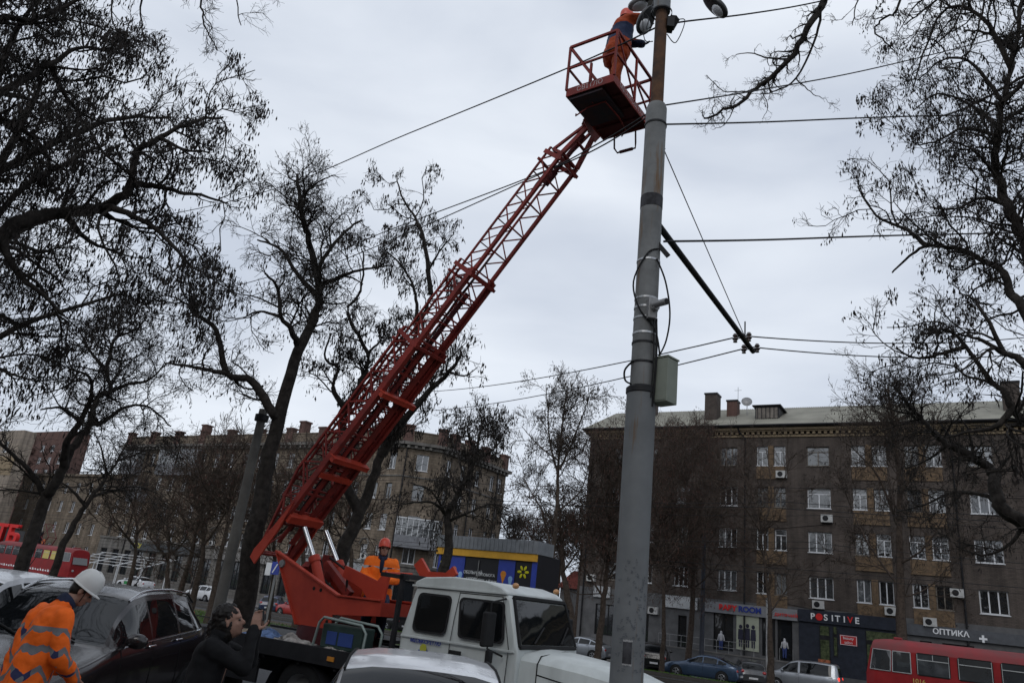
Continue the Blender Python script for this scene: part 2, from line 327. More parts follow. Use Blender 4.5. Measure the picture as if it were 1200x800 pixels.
shop = [(X(17.5), X(16.0), .35, 3.0), (X(13.9), X(12.95), .35, 3.0), (X(12.8), X(11.75), .2, 2.95), (X(9.9), X(9.2), -.2, 2.9), (X(6.9), X(4.7), .4, 2.85), (X(3.6), X(2.9), 1.2, 2.6), (X(2.3), X(.5), .3, 2.6), (X(-1.0), X(-3.0), .3, 2.5), (X(-5), X(-8), .3, 2.5), (X(-10), X(-13), .3, 2.5), (X(20.3), X(19.6), -.6, 2.5), (X(23.6), X(22.7), -.6, 2.4), (X(27.4), X(25.2), .3, 2.7)]
m_ = MB(); holes_wall(m_, XL, XR, 3.95, ZTOP, holes, I4); m_.build('wall', brick_dark, RB, recalc=False)
m_ = MB(); holes_wall(m_, XL, XR, bz, 3.95, shop, I4); m_.box(XL, XR, -.05, -.003, bz, bz+1.0); m_.build('ground_floor_wall', greypl, RB, recalc=False)
m_ = MB(); m_.add([(XL,0,bz),(XL,12,bz),(XL,12,ZTOP),(XL,0,ZTOP),(XR,0,bz),(XR,12,bz),(XR,12,ZTOP),(XR,0,ZTOP)], [(0,1,2,3),(4,7,6,5),(1,5,6,2)]); m_.build('end_wall', brick_dark, RB, recalc=False)
for i, (h, t, k, s) in enumerate(wins):
    old = (i*7+k) % 5 == 0 or (t == 'p' and abs(s-13.1) < 1 and k in (2,)) or k == 3 and i % 3 == 0
    window(RB, I4, *h, kind=(3 if t == 's' and (k < 2 or i % 2) else 12 if t == 's' else 2 if k < 1 else 12), fm=oldwood if old else pvc, fw=.075 if t == 's' else .065)
for h in shop: window(RB, I4, *h, kind=2 if h[1]-h[0] > 1.2 else 1, fm=darkmetal, name='shop_window', pm=pane_dark, sill=False, yd=.15)
# ochre relief panels under and between paired windows
prs = [(13.85+.43, 12.5-.43), (6.88+.46, 5.44-.46), (3.36+.48, 1.95-.49), (-7.2+.48, -8.7-.48), (-18.5+.48, -20-.48)]
for a, c in prs:
  for k in range(4):
    m_ = MB()
    if True:
        z0 = 4.68+3.22*k; xa, xb = X(a), X(c); mid = (xa+xb)/2
        m_.box(xa, xb, -.05, -.003, z0-.98, z0-.06); m_.box(xa-.03, xb+.03, -.09, -.053, z0-1.06, z0-.985)
        m_.box(mid-.2, mid+.2, -.05, -.003, z0-.055, z0+1.6)
        m_.box(mid-.1, mid+.1, -.085, -.053, z0+.05, z0+1.5)
        for q in (-.5, .5):
            cx = mid+q*(xb-xa)/2
            for r_ in (.34, .2): m_.lathe([(r_-.035, 0), (r_-.03, .03), (r_+.03, .03), (r_+.035, 0)], (cx, -.051, z0-.52), (0, -1, 0), 20)
        m_.box(mid-.04, mid+.04, -.08, -.053, z0-.9, z0-.12)
    m_.build('relief_panel', ochre, RB)
m_ = MB(); m_.box(XL-.05, XR, -.12, -.003, 16.62, 16.80); m_.box(XL-.25, XR, -.38, -.003, 17.02, 17.12); m_.box(XL-.35, XR, -.55, -.003, 17.125, 17.3)
for i in range(int((XR-XL)/.42)): x = XL+.1+i*.42; m_.box(x, x+.22, -.28, -.125, 16.82, 17.018)
m_.build('cornice', cream, RB)
m_ = MB(); m_.box(XL-.5, XR, -.78, 12.4, 17.31, 17.44); m_.tube([(XL-.5, -.84, 17.42), (XR, -.84, 17.42)], .09, 8); m_.build('gutter', darkmetal, RB)
# corrugated roof, both slopes
V = []; F = []; nx = 620; xs = np.linspace(XL-.45, XR, nx)
for i, x in enumerate(xs):
    w = .022 if i % 2 else -.022
    V += [(x, -.7, 17.52+w), (x, 6.2, 20.75+w), (x, 12.6, 17.52+w)]
F = [(i*3+j, (i+1)*3+j, (i+1)*3+j+1, i*3+j+1) for i in range(nx-1) for j in (0, 1)]
rf = np_mesh('roof', np.array(V), np.array(F), roofsheet, parent=RB)
m_ = MB(); m_.add([(XL-.44, -.7, 17.44), (XL-.44, 6.2, 20.7), (XL-.44, 12.6, 17.44)], [(0, 1, 2)]); m_.build('gable', brick_dark, RB, recalc=False)
for s, w, c_, z1, d_ in ((18.55, 1.05, 1.6, 20.9, 1.2), (17.1, .9, 3.0, 20.6, .9), (-3.2, 1.1, 2.0, 20.9, 1.0), (-14, 1.1, 2.5, 21, 1.0), (25, .9, 4, 20.9, .9)):
    m_ = MB(); m_.box(X(s)-w/2, X(s)+w/2, c_, c_+d_, 17.9, z1); m_.box(X(s)-w/2-.06, X(s)+w/2+.06, c_-.06, c_+d_+.06, z1+.002, z1+.14, 1); m_.build('chimney', [brick_red if s == 17.1 else brick_dark, darkmetal], rf)
for s, w in ((13.8, 1.9), (-9, 1.9), (-19.5, 1.9)):
    m_ = MB(); x0, x1 = X(s)-w/2, X(s)+w/2; m_.box(x0, x1, 1.5, 3.8, 18.3, 19.6); m_.box(x0-.2, x1+.2, 1.25, 4.4, 19.61, 19.7); m_.box(x0+.1, x1-.1, 1.46, 1.495, 18.6, 19.5, 1)
    for k in range(5): m_.box(x0+.18+k*.33, x0+.24+k*.33, 1.43, 1.457, 18.6, 19.5, 0)
    m_.build('dormer', [darkmetal, oldwood], rf)
m_ = MB(); m_.lathe([(0, .12), (.25, .08), (.45, 0), (.46, .02)], (X(15.9), 3.3, 20.6), (.25, -.9, .35), 18); m_.tube([(X(15.9), 3.4, 19.4), (X(15.9), 3.4, 20.6)], .03); m_.tube([(X(16.6), 3.1, 20.5), (X(16.6), 3.1, 21.9)], .02); m_.tube([(X(16.9), 3.1, 21.6), (X(16.3), 3.1, 21.6)], .015); m_.build('satellite_dish', greymetal, rf)
for s in (15.15, 0.8, -10.5, 28.6):
    m_ = MB(); m_.tube([(X(s)-.5, -.75, 17.4), (X(s)-.4, -.5, 17.0), (X(s), -.14, 16.5), (X(s), -.14, bz+1.2)], .07, 8); m_.build('downpipe', darkmetal, RB, smooth=60)
for s, z in ((9.9, 3.98), (12.35, 13.35), (9.15, 10.1), (2.9, 3.55), (1.2, 5.55), (22.3, 2.35), (5.2, 4.0), (-3.4, 7), (27.9, 4.4)): ac_unit(RB, I4, X(s), z)
# satellite cables drooping between windows
for a, z1, c_, z2 in ((13, 4.3, 6, 4.1), (3, 13, -5, 12.3), (20, 9.5, 9, 10)):
    m_ = MB(); m_.tube([(X(a+(c_-a)*t), -.03, z1+(z2-z1)*t-.35*sin(pi*t)) for t in np.linspace(0, 1, 12)], .014, 5); m_.build('facade_cable', wire_m, RB)
m_ = MB(); m_.box(X(21.5), X(10.9), -1.3, -.055, bz, .12); m_.box(X(21.5), X(10.9), -1.34, -.055, .122, .2, 1)
for k in range(6): m_.box(X(14.6), X(13.2), -1.3-.3*(k+1), -1.302-.3*k, bz, .12-.22*(k+1))
m_.build('shop_terrace', [greypl, paving], RB)
m_ = MB()
for x in np.arange(X(21.4), X(10.9), .9): m_.tube([(x, -1.2, .2), (x, -1.2, 1.05)], .02, 6)
for z in (.6, 1.05): m_.tube([(X(21.4), -1.2, z), (X(14.6), -1.2, z)], .02, 6)
m_.build('handrail', greymetal, RB)
# signs and displays (things of their own)
def sign_board(name, label, cat, s0, s1, z0, z1, m, thick=.16, y=-.05):
    r = empty(name, SW((s0+s1)/2, C0, (z0+z1)/2), AROT, label, cat); f = MB(); w = abs(s0-s1)/2; h = (z1-z0)/2
    f.box(-w, w, y-thick, y-.004, -h, h); f.build('board', m, r, bevel=.01); return r
RX = (pi/2, 0, 0)
sg = sign_board('shop_sign', 'long pale grey shop fascia with BABY ROOM in red and blue letters', 'shop sign', 18.4, 11.35, 2.98, 3.76, fascia_grey)
text('BABY', .56, letter_red, (-1.5, -.24, .03), RX, sg, bold=.02); text('ROOM', .56, letter_blue, (.15, -.24, .03), RX, sg, bold=.02); text('дитячий', .36, letter_red, (2.75, -.24, -.05), RX, sg, sx=1.15)
sg = sign_board('shop_sign', 'navy shop fascia spelling POSITIVE in white and red capitals', 'shop sign', 11.3, 4.4, 3.02, 3.85, darkpl)
for i, ch in enumerate('POSITIVE'):
    red = i in (1, 6); x = -2.45+i*.44-(.1 if i > 3 else 0)-(.06 if i > 5 else 0)
    text(ch, .58, letter_red if red else letter_white, (x, -.24, -.02), RX, sg, bold=.012)
    if i == 1: f = MB(); f.lathe([(0, .0), (.24, .0), (.24, .03), (0, .03)], (x, -.215, -.01), (0, -1, 0), 24); f.build('round_emblem', letter_red, sg)
sg = sign_board('shop_sign', 'grey fascia reading ОПТИКА with a white plus sign', 'shop sign', 4.35, -9, 2.9, 3.6, fascia_dark)
text('ОПТИКА', .47, letter_white, (-4.07, -.24, .02), RX, sg, bold=.012, sx=1.05); 
f = MB(); f.box(-2.5, -2.05, -.26, -.216, -.2, -.07); f.box(-2.34, -2.21, -.261, -.217, -.36, .09); f.build('plus_emblem', letter_white, sg)
sign_board('shop_sign', 'blank white sign board on the grey wall above an air conditioner', 'sign board', 21.5, 18.75, 3.0, 3.9, mat('blank_white_board', (.42, .43, .44), .5, var=.12))
sg = sign_board('shop_sign', 'small white sign board over a door beside the trolley pole', 'sign board', 27.6, 26.1, 3.2, 4.1, mat('blank_white_board2', (.36, .37, .38), .5, var=.1))
sg = sign_board('shop_sign', 'small red beauty salon board on the navy wall', 'sign board', 8.55, 7.45, 1.75, 2.4, redpaint_board, .06)
text('beauty', .26, letter_white, (0, -.13, .14), RX, sg, ext=.004); text('salon', .26, letter_white, (0, -.13, -.14), RX, sg, ext=.004)
f = MB(); f.box(-.53, .53, -.122, -.112, -.31, -.28); f.box(-.53, .53, -.122, -.112, .28, .31); f.box(-.53, -.5, -.122, -.112, -.279, .279); f.box(.5, .53, -.122, -.112, -.279, .279); f.build('border', letter_white, sg)
po = sign_board('window_poster', 'pale shop window poster showing three dark dressed children', 'poster', 15.75, 14.1, .55, 3.0, mat('poster_cream', (.36, .38, .30), .7, var=.08), .03)
f = MB()
for x, h in ((-.5, .95), (0, 1.05), (.42, 1.0)):
    f.ell((x, -.095, h-.55), (.13, .006, .15)); f.prism([(x-.2, -.6+h*.1), (x+.2, -.6+h*.1), (x+.17, h-.72), (x-.17, h-.72)], -.1, -.085); f.box(x-.13, x-.02, -.1, -.085, -1.0, -.62+h*.1); f.box(x+.02, x+.13, -.1, -.085, -1.0, -.62+h*.1)
f.build('printed_figure', mat('poster_ink', (.03, .03, .05), .7), po)
fm_ = [mat('mannequin_white', (.45, .45, .47), .6), mat('mannequin_denim', (.04, .06, .18), .8)]
for s, lb in ((16.9, 'white topped mannequin in blue trousers left of the window poster'), (12.3, 'blue shirted mannequin in the narrow window right of the poster')):
    r = empty('mannequin', SW(s, C0-.02, .36), AROT, lb, 'mannequin'); f = MB()
    f.ell((0, 0, 1.25), (.09, .09, .12)); f.cap((0, 0, .75), (0, 0, 1.05), .13, .15); f.cap((-.17, 0, 1.05), (-.24, 0, .7), .05, .04); f.cap((.17, 0, 1.05), (.24, 0, .7), .05, .04); f.build('torso', fm_[0], r, smooth=180)
    f = MB(); f.cap((-.07, 0, .7), (-.08, 0, .08), .08, .05); f.cap((.07, 0, .7), (.08, 0, .08), .08, .05); f.build('trousers', fm_[1], r, smooth=180)
m_ = MB(); m_.box(X(11.3), X(4.42), -.06, -.004, bz+.9, 3.0)
m_.build('navy_cladding', darkpl, RB)
for a, c, z0, z1 in ((9.9, 9.2, .3, 2.85), (6.9, 4.7, .4, 2.85), (9.0, 8.7, .9, 2.85)):
    f = MB(); x0, x1 = X(a), X(c)
    f.box(x0, x1, -.09, -.064, z0, z1); fo = f.build('shop_window', darkmetal, RB)
    f = MB(); 
    for q in range(2): zq = z0+.1+q*(z1-z0)*.72; f.box(x0+.06, x1-.06, -.1, -.093, zq, zq+(z1-z0)*(.6 if q == 0 else .24), 0)
    f.build('pane', mat('green_lit_pane', (.03, .04, .022), .12, vs=5, col2=(.10, .12, .06)), fo)
pf = MB(); pf.box(X(9.9), X(9.15), -.75, -.7, bz+.15, .65); pf.tube([(X(9.9), -.72, bz+.1), (X(9.9), -.72, .65)], .02); pf.tube([(X(9.15), -.72, bz+.1), (X(9.15), -.72, .65)], .02)
o_ = pf.build('advertising_stand', mat('orange_print', (.35, .12, .06), .6, var=.5, vs=6)); o_.matrix_world = Matrix.Translation(SW(0, C0, 0)) @ Matrix.Rotation(AROT, 4, 'Z'); tag(o_, 'small orange advertising board standing below POSITIVE', 'advertising board')

# ================================================================ LEFT TAN CORNER BUILDING (c = 62)
LB = empty('corner_building', SW(52, 62, 0), AROT, 'tan stone corner apartment block with parapet and red brick posts', 'building')
ML = I4.copy(); MC = Matrix.Translation((0, 0, 0)) @ Matrix.Rotation(math.atan2(2.6, 3.0), 4, 'Z'); MS = Matrix.Translation((3.0, 2.6, 0)) @ Matrix.Rotation(pi/2, 4, 'Z')
LC = math.hypot(3, 2.6); LS = 13.6
rows = [(15.1, 1.75), (11.85, 1.7), (8.55, 1.7), (5.35, 1.6)]
def lfac(M, x0, x1, centres, w, nm, skip=()):
    hs = []
    for zi, (zc, h) in enumerate(rows):
        for x in centres:
            if (zi, x) in skip: continue
            hs.append((x-w/2, x+w/2, zc-h/2, zc+h/2))
    f = MB(); holes_wall(f, x0, x1, 4.3, 17.0, hs, M); f.build(nm, brick_tan, LB, recalc=False)
    f = MB(); sh = [(x-w*.8, x+w*.8, -.2, 2.9) for x in centres]; holes_wall(f, x0, x1, bz, 4.3, sh, M); f.build('base_wall', stone_grey, LB, recalc=False)
    for i, h in enumerate(hs): window(LB, M, *h, kind=12 if i % 3 else 2, fm=oldwood if i % 4 == 1 else pvc, fw=.08)
    for h in sh: window(LB, M, *h, kind=2, fm=darkmetal, name='shop_window', pm=pane_dark, sill=False)
    f = MB()
    f.box(x0, x1, -.3, -.003, 16.5, 16.8, 0, M); f.box(x0-.2, x1+.2, -.7, -.003, 16.82, 17.15, 0, M); f.box(x0, x1, -.12, -.003, 4.2, 4.5, 0, M); f.box(x0, x1, -.1, -.003, 13.4, 13.55, 0, M)
    for k in range(int((x1-x0)/.8)): f.box(x0+.1+k*.8, x0+.4+k*.8, -.6, -.303, 16.5, 16.818, 0, M)
    f.build('cornice', stone_grey, LB)
    f = MB(); f.box(x0, x1, .05, .35, 17.152, 18.3, 0, M); f.box(x0, x1, -.02, .42, 18.302, 18.45, 0, M); f.build('parapet', brick_tan, LB)
lfac(ML, -52, 0, [-50.4+k*2.75 for k in range(19)][:-1]+[-1.6], .95, 'front_wall')
lfac(MC, 0, LC, [LC/2], 1.3, 'corner_wall')
lfac(MS, 0, LS, [1.6, 4.5, 7.4, 10.6, 12.4], .95, 'side_wall')
f = MB(); f.add([(-52,0,bz),(-52,16,bz),(-52,16,17.3),(-52,0,17.3),(3,16.2,bz),(3,16.2,17.3)], [(0,1,2,3),(1,4,5,2)]); f.add([(-52,.1,17.3),(0,.1,17.3),(3,2.6,17.3),(3,16.2,17.3),(-52,16,17.3)], [(0,1,2,3,4)]); f.build('back_wall', brick_tan, LB, recalc=False)
for M, x in [(ML, -51.6+k*5.5) for k in range(10)]+[(MC, 0.1), (MC, LC-.1), (MS, 2.5), (MS, 5.5), (MS, 9), (MS, 13.2)]:
    f = MB(); f.box(x-.55, x+.55, -.1, .6, 17.16, 18.9, 0, M); f.box(x-.65, x+.65, -.2, .7, 18.902, 19.1, 0, M); f.build('parapet_post', brick_red, LB)
f = MB(); f.prism([(x, z) for x, z in ((-6, 18.45), (-5.4, 19), (-4.2, 19.5), (-3, 19.65), (-1.8, 19.5), (-.9, 19.0), (-.6, 18.45))], .05, .4, 0, ML); f.build('curved_gable', brick_red, LB)
for x in (-39.6, -20): f = MB(); f.box(x-.5, x+.5, 3, 4, 17.3, 20.6, 0, ML); f.box(x-.6, x+.6, 2.9, 4.1, 20.6, 20.8, 0, ML); f.build('chimney', brick_red, LB)
hs = [(x, x+.95, z, z+1.6) for z in (1.2, 4.5, 7.7, 10.6) for x in (-83, -79.5, -76, -72.5, -69, -65.5, -62, -58.5, -55)]
Mw = Matrix.Translation((0, 4, 0)); f = MB(); holes_wall(f, -86, -52.01, bz, 13.2, hs, Mw); f.box(-86.2, -52.01, -.4, 8, 13.2, 13.6, 0, Mw); f.build('wing_wall', brick_tan, LB, recalc=False)
for h in hs: window(LB, Mw, *h, kind=2, fw=.09)
# arched hoods over the mezzanine windows
f = MB()
for k in range(18):
    x = -50.4+k*2.75; pts = [(x+.62*cos(a), -.05, 6.1+.62*sin(a)) for a in np.linspace(0, pi, 9)]
    f.tube(pts, .09, 5)
f.build('window_arch', stone_grey, LB)
glz = mat('balcony_grey_panel', (.20, .205, .22), .7, var=.15)
for x0, x1, z0, z1 in ((-42, -38.2, 12.9, 16.3), (-37.7, -33.9, 12.9, 16.3), (-50.4, -46.8, 12.9, 16.2), (-47, -44, 9.2, 11.3), (-15, -12.5, 9.6, 12)):
    f = MB(); f.box(x0, x1, -1.1, -.003, z0, z0+1.5, 0, ML); f.box(x0, x1, -1.1, -.003, z1-.12, z1, 0, ML)
    n = int((x1-x0)/.7)
    for k in range(n+1): x = x0+(x1-x0-.06)*k/n; f.box(x, x+.06, -1.1, -1.04, z0+1.5, z1-.12, 1, ML)
    bo = f.build('balcony', [glz, pvc], LB); g = MB(); g.box(x0+.03, x1-.03, -1.06, -.01, z0+1.5, z1-.13, 0, ML); g.build('balcony_glazing', pane_m, bo)
f = MB(); f.box(.2, LC+.6, -1.2, -.003, 6.1, 7.3, 0, MC)
for k in range(8): f.box(.2+k*.57, .26+k*.57, -1.2, -1.14, 7.3, 9.0, 1, MC)
f.box(.2, LC+.6, -1.25, -.003, 9.0, 9.12, 1, MC); bo = f.build('balcony', [glz, pvc], LB); g = MB(); g.box(.25, LC+.55, -1.15, -.01, 7.3, 9.0, 0, MC); g.build('balcony_glazing', pane_m, bo)
for M, x in ((ML, -46), (ML, -30), (ML, -9), (MC, .15), (MS, 6), (MS, 11.6)):
    f = MB(); f.tube([M @ Vector((x, -.12, 16.5)), M @ Vector((x, -.12, bz+.5))], .07, 6); f.build('downpipe', darkmetal, LB)
for x, z in ((-3.2, 4.6), (-10.3, 7.3), (-14, 7.3), (-25, 10.6), (-33, 4.5), (-28, 4.5)): ac_unit(LB, ML, x, z)
sf = mat('shop_fascia_slate', (.06, .065, .07), .6, var=.3)
def wsign(name, label, cat, M, x0, x1, z0, z1, m, th=.15):
    f = MB(); f.box(x0, x1, -.3-th, -.3, z0, z1, 0, M); f.box(x0, x0+.1, -.3, -.003, z0, z1, 0, M); f.box(x1-.1, x1, -.3, -.003, z0, z1, 0, M); o = f.build(name, m); o.matrix_world = LB_M; return tag(o, label, cat)
LB_M = Matrix.Translation(SW(52, 62, 0)) @ Matrix.Rotation(AROT, 4, 'Z')
wsign('shop_sign', 'dark slate shop fascia behind the white steel canopy', 'shop sign', ML, -44, -30, 3.1, 4.0, sf)
wsign('shop_sign', 'wide off-white shop fascia low on the tan building behind the crane arm', 'shop sign', ML, -12, -2, 3.0, 4.1, mat('fascia_offwhite', (.28, .29, .3), .5, var=.2))
wsign('shop_sign', 'pale grey shop fascia above the parked cars left of the leaning trunk', 'shop sign', ML, -27, -15, 3.0, 3.9, mat('fascia_pale', (.22, .21, .2), .5, var=.2))
o_ = text('ОСУ', .8, mat('letter_yellow', (.5, .45, .1), .5), LB_M @ Vector((-42.4, -.48, 3.55)), (pi/2, 0, AROT), name='sign_lettering', bold=.02); tag(o_, 'small yellowish round letters on the dark fascia by the canopy', 'sign lettering')

# far buildings at the left edge
TB = empty('brick_tower', SW(199, 95, 0), AROT, 'red brick tower block rising behind the beige building far left', 'building')
hs = [(x, x+1.6, 3+3*k, 4.6+3*k) for k in range(8) for x in (-12, -7, 4, 8.5, 13)]
f = MB(); holes_wall(f, -16, 17, bz, 29, hs, I4); f.add([(17,0,bz),(17,4,bz),(17,4,29),(17,0,29),(-16,0,29),(-16,4,29)], [(0,1,2,3),(4,3,2,5)]); f.build('wall', brick_red, TB, recalc=False)
for h in hs[8:]: window(TB, I4, *h, kind=2, fw=.14)
f = MB()
for k in range(3, 8): f.box(-2.5, 1.5, -1.2, -.003, 2.6+3*k, 3.7+3*k)
f.build('balcony', brick_red, TB)
BB = empty('beige_building', SW(129, 60, 0), AROT, 'beige block behind the tram at the far left edge', 'building')
hs = [(x, x+1.4, 6+3.3*k, 7.8+3.3*k) for k in range(4) for x in (-18, -14, -10, -6)]
f = MB(); holes_wall(f, -30, -1, bz, 19.5, hs, I4); f.add([(-1,0,bz),(-1,2,bz),(-1,2,19.5),(-1,0,19.5),(-30,0,19.5),(-30,2,19.5)], [(0,1,2,3),(4,3,2,5)]); f.build('wall', brick_beige, BB, recalc=False)
for h in hs: window(BB, I4, *h, kind=2, fw=.12)
f = MB(); f.box(-30, -1, -.06, -.003, 12.2, 15.2); f.build('pale_band', cream, BB)
AT = empty('supermarket_annex', SW(120, 50, 0), AROT, 'low supermarket box with dark roof band under the red letters', 'building')
f = MB(); f.box(-22, 4, 0, 8, bz, 3.9); f.build('wall', greypl, AT); f = MB(); f.box(-22, 4.1, -.4, -.004, 2.6, 4.4); f.build('roof_band', mat('slate_band', (.07, .085, .11), .5), AT)
P_ = at_dist(2, 626, 118)
o_ = text('АТБ', 3.1, letter_red, P_, (pi/2, 0, AROT+.18), name='roof_lettering', ext=.25, bold=.08, sx=1.05); tag(o_, 'big red АТБ letters on the supermarket roof at the left edge', 'sign lettering')

# white steel canopy frame in front of the tan building
CN = empty('steel_canopy', SW(87, 55, gz(55)), AROT, 'white steel canopy frame outside the shops behind the taxi', 'canopy')
f = MB()
for x in (-7, -2.4, 2.4, 7): 
    f.tube([(x, -1.6, 0), (x, -1.6, 2.3)], .06, 6); f.tube([(x, 1.6, 0), (x, 1.6, 3.3)], .06, 6); f.bar((x, -2.2, 2.1), (x, 2.2, 3.5), .1)
f.build('frame', white_paint, CN); f = MB()
for k in range(5): f.bar((-7.6, -2.0+k*1.0, 2.22+k*.32), (7.6, -2.0+k*1.0, 2.22+k*.32), .10, .05)
f.build('louvre', white_paint, CN)

# blue kiosk
KC = 26.3; kz = gz(26.3)
KS = empty('kiosk', SW(16.95, KC, kz), AROT, 'blue and black printed kiosk with yellow band and grey roof behind the truck cab', 'kiosk')
blue_p = mat('kiosk_blue', (.025, .05, .33), .4, var=.12); black_p = mat('kiosk_black', (.012, .012, .016), .35, var=.2); yel = mat('kiosk_yellow', (.62, .33, .04), .5, var=.1); ylw = mat('flower_yellow', (.55, .52, .02), .5, var=.1); lbl = mat('pin_lightblue', (.25, .42, .7), .5); org = mat('pin_orange', (.6, .22, .03), .5)
H = 4.85; w0, w1 = -2.4, 2.35
f = MB(); f.box(w0, w1, .02, 1.9, 0, H-.5); f.build('wall', black_p, KS)
f = MB(); f.box(w0-.1, w1+.0, -.1, .0, H-.78, H-.5); f.build('yellow_band', yel, KS)
f = MB(); f.box(w0-.12, w1+.04, -.14, 1.2, H-.498, H+.0); 
for k in range(24): f.box(w0-.1+k*.2, w0-.04+k*.2, -.16, -.143, H-.49, H-.02)
f.build('roof', mat('kiosk_roof_sheet', (.19, .2, .215), .55, .2, var=.15), KS)
pn = []
for x0, x1, m in ((w0, w0+.12, blue_p), (w0+.62, w0+1.35, blue_p), (w1-1.75, w1-.98, blue_p), (w1-.22, w1, blue_p)):
    f = MB(); f.box(x0, x1, -.012, .017, .3, H-.79); po = f.build('blue_panel', m, KS); pn.append((x0, x1, po))
for x0, x1, po in pn[1:3]:
    cx = (x0+x1)/2
    for dx, z, m, r in ((-.12, 3.25, org, .13), (.22, 3.1, lbl, .1), (.18, 1.9, ylw, .09)):
        f = MB(); f.lathe([(0, 0), (r, 0), (r, .008), (0, .008)], (cx+dx, -.014, z+.25), (0, -1, 0), 18); f.prism([(cx+dx-r*.9, z+.2), (cx+dx+r*.9, z+.2), (cx+dx, z-.12)], -.02, -.014); f.build('map_pin', m, po)
    f = MB(); f.tube([(cx-.1, -.02, 3.1), (cx-.32, -.02, 2.2), (cx-.2, -.02, 1.5), (cx+.2, -.02, 1.4), (cx+.32, -.02, 2.2), (cx+.05, -.02, 3.0)], .012, 5); f.build('route_line', lbl, po)
f = MB()
def flower(f, cx, cz, r, y=.0):
    for k in range(6):
        a = k*pi/3; R = Matrix.Rotation(-a, 3, 'Y'); f.ell((cx+cos(a)*r*.62, y, cz+sin(a)*r*.62), (r*.36, .012, r*.2), R=R, n=10)
for cx, cz, r in ((w0+.35, 3.75, .33), (w0+.3, 3.0, .2), (w0+.4, 1.95, .34), (w1-.6, 3.65, .27), (w1-.62, 2.2, .3), (w1-.6, 1.0, .3)): f = MB(); flower(f, cx, cz, r); f.build('printed_flower', ylw, KS)
Mk = Matrix.Translation((w1, 0, 0)) @ Matrix.Rotation(pi/2, 4, 'Z')
for cx, cz, r in ((.5, 2.2, .3), (1.4, 1.2, .3)):
    g = MB(); flower(g, cx, cz, r); f = MB(); f.add(g.v, g.f, 0, Mk); f.build('printed_flower', ylw, KS)
for i, t_ in enumerate(['МОБІЛЬНИЙ', '• карта', '• маршрут', '• місце']): text(t_, .15 if i else .17, letter_white, (w0+1.72+(.05 if i else 0), -.004, 3.45-i*.22), RX, KS, ext=.004, align='CENTER')
for i, t_ in enumerate(['ДОПОМОГА', 'ПОРУЧ  з Вами', '0 800']): text(t_, .15, letter_white, (w0+2.42, -.004, 3.4-i*.22), RX, KS, ext=.004)
f = MB(); f.tube([(w0+2.05, -.02, .4), (w0+2.05, -.02, H-.9)], .02, 6); f.tube([(w0, -.03, 2.5), (w1, -.03, 2.5)], .015, 6); f.build('frame_bar', greymetal, KS)
RS = empty('shed', SW(37, 74, gz(52)), AROT, 'low shed with a dull red roof behind the bare trees', 'shed')
f = MB(); f.box(-1, 6, 0, 5, 0, 5.2); f.build('wall', greypl, RS); f = MB(); f.prism([(-1.4, 5.2), (6.4, 5.2), (4.8, 7.0), (.6, 7.0)], -.4, 5.4); f.build('roof', mat('dull_red_roof', (.20, .06, .05), .8, var=.25), RS)

# low black fence along the lawn
FN = empty('lawn_fence', SW(20, 20, gz(20)), AROT, 'low black steel fence edging the lawn behind the truck', 'fence')
f = MB()
for z in (.18, .5): f.bar((-40, 0, z), (40, 0, z), .03, .04)
f.build('rail', darkmetal, FN)
f = MB()
for k in range(41): f.bar((-40+k*2, 0, -.1), (-40+k*2, 0, .55), .04)
f.build('post', darkmetal, FN)

# unseen block added behind the viewer: it fills reflections and shades the pavement
NB = empty('apartment_building', SW(0, -19, 0), AROT+pi, 'long brick apartment block on the near side of the street behind the viewer', 'building')
hs = [(x, x+1.5, 2+3.2*k, 3.6+3.2*k) for k in range(4) for x in np.arange(-44, 44, 4.0)]
f = MB(); holes_wall(f, -60, 60, 0, 15.5, hs, I4); f.add([(-60,0,15.5),(60,0,15.5),(60,12,15.5),(-60,12,15.5)], [(0,1,2,3)]); f.build('wall', brick_tan, NB, recalc=False)
for h in hs[::2]: window(NB, I4, *h, kind=2)
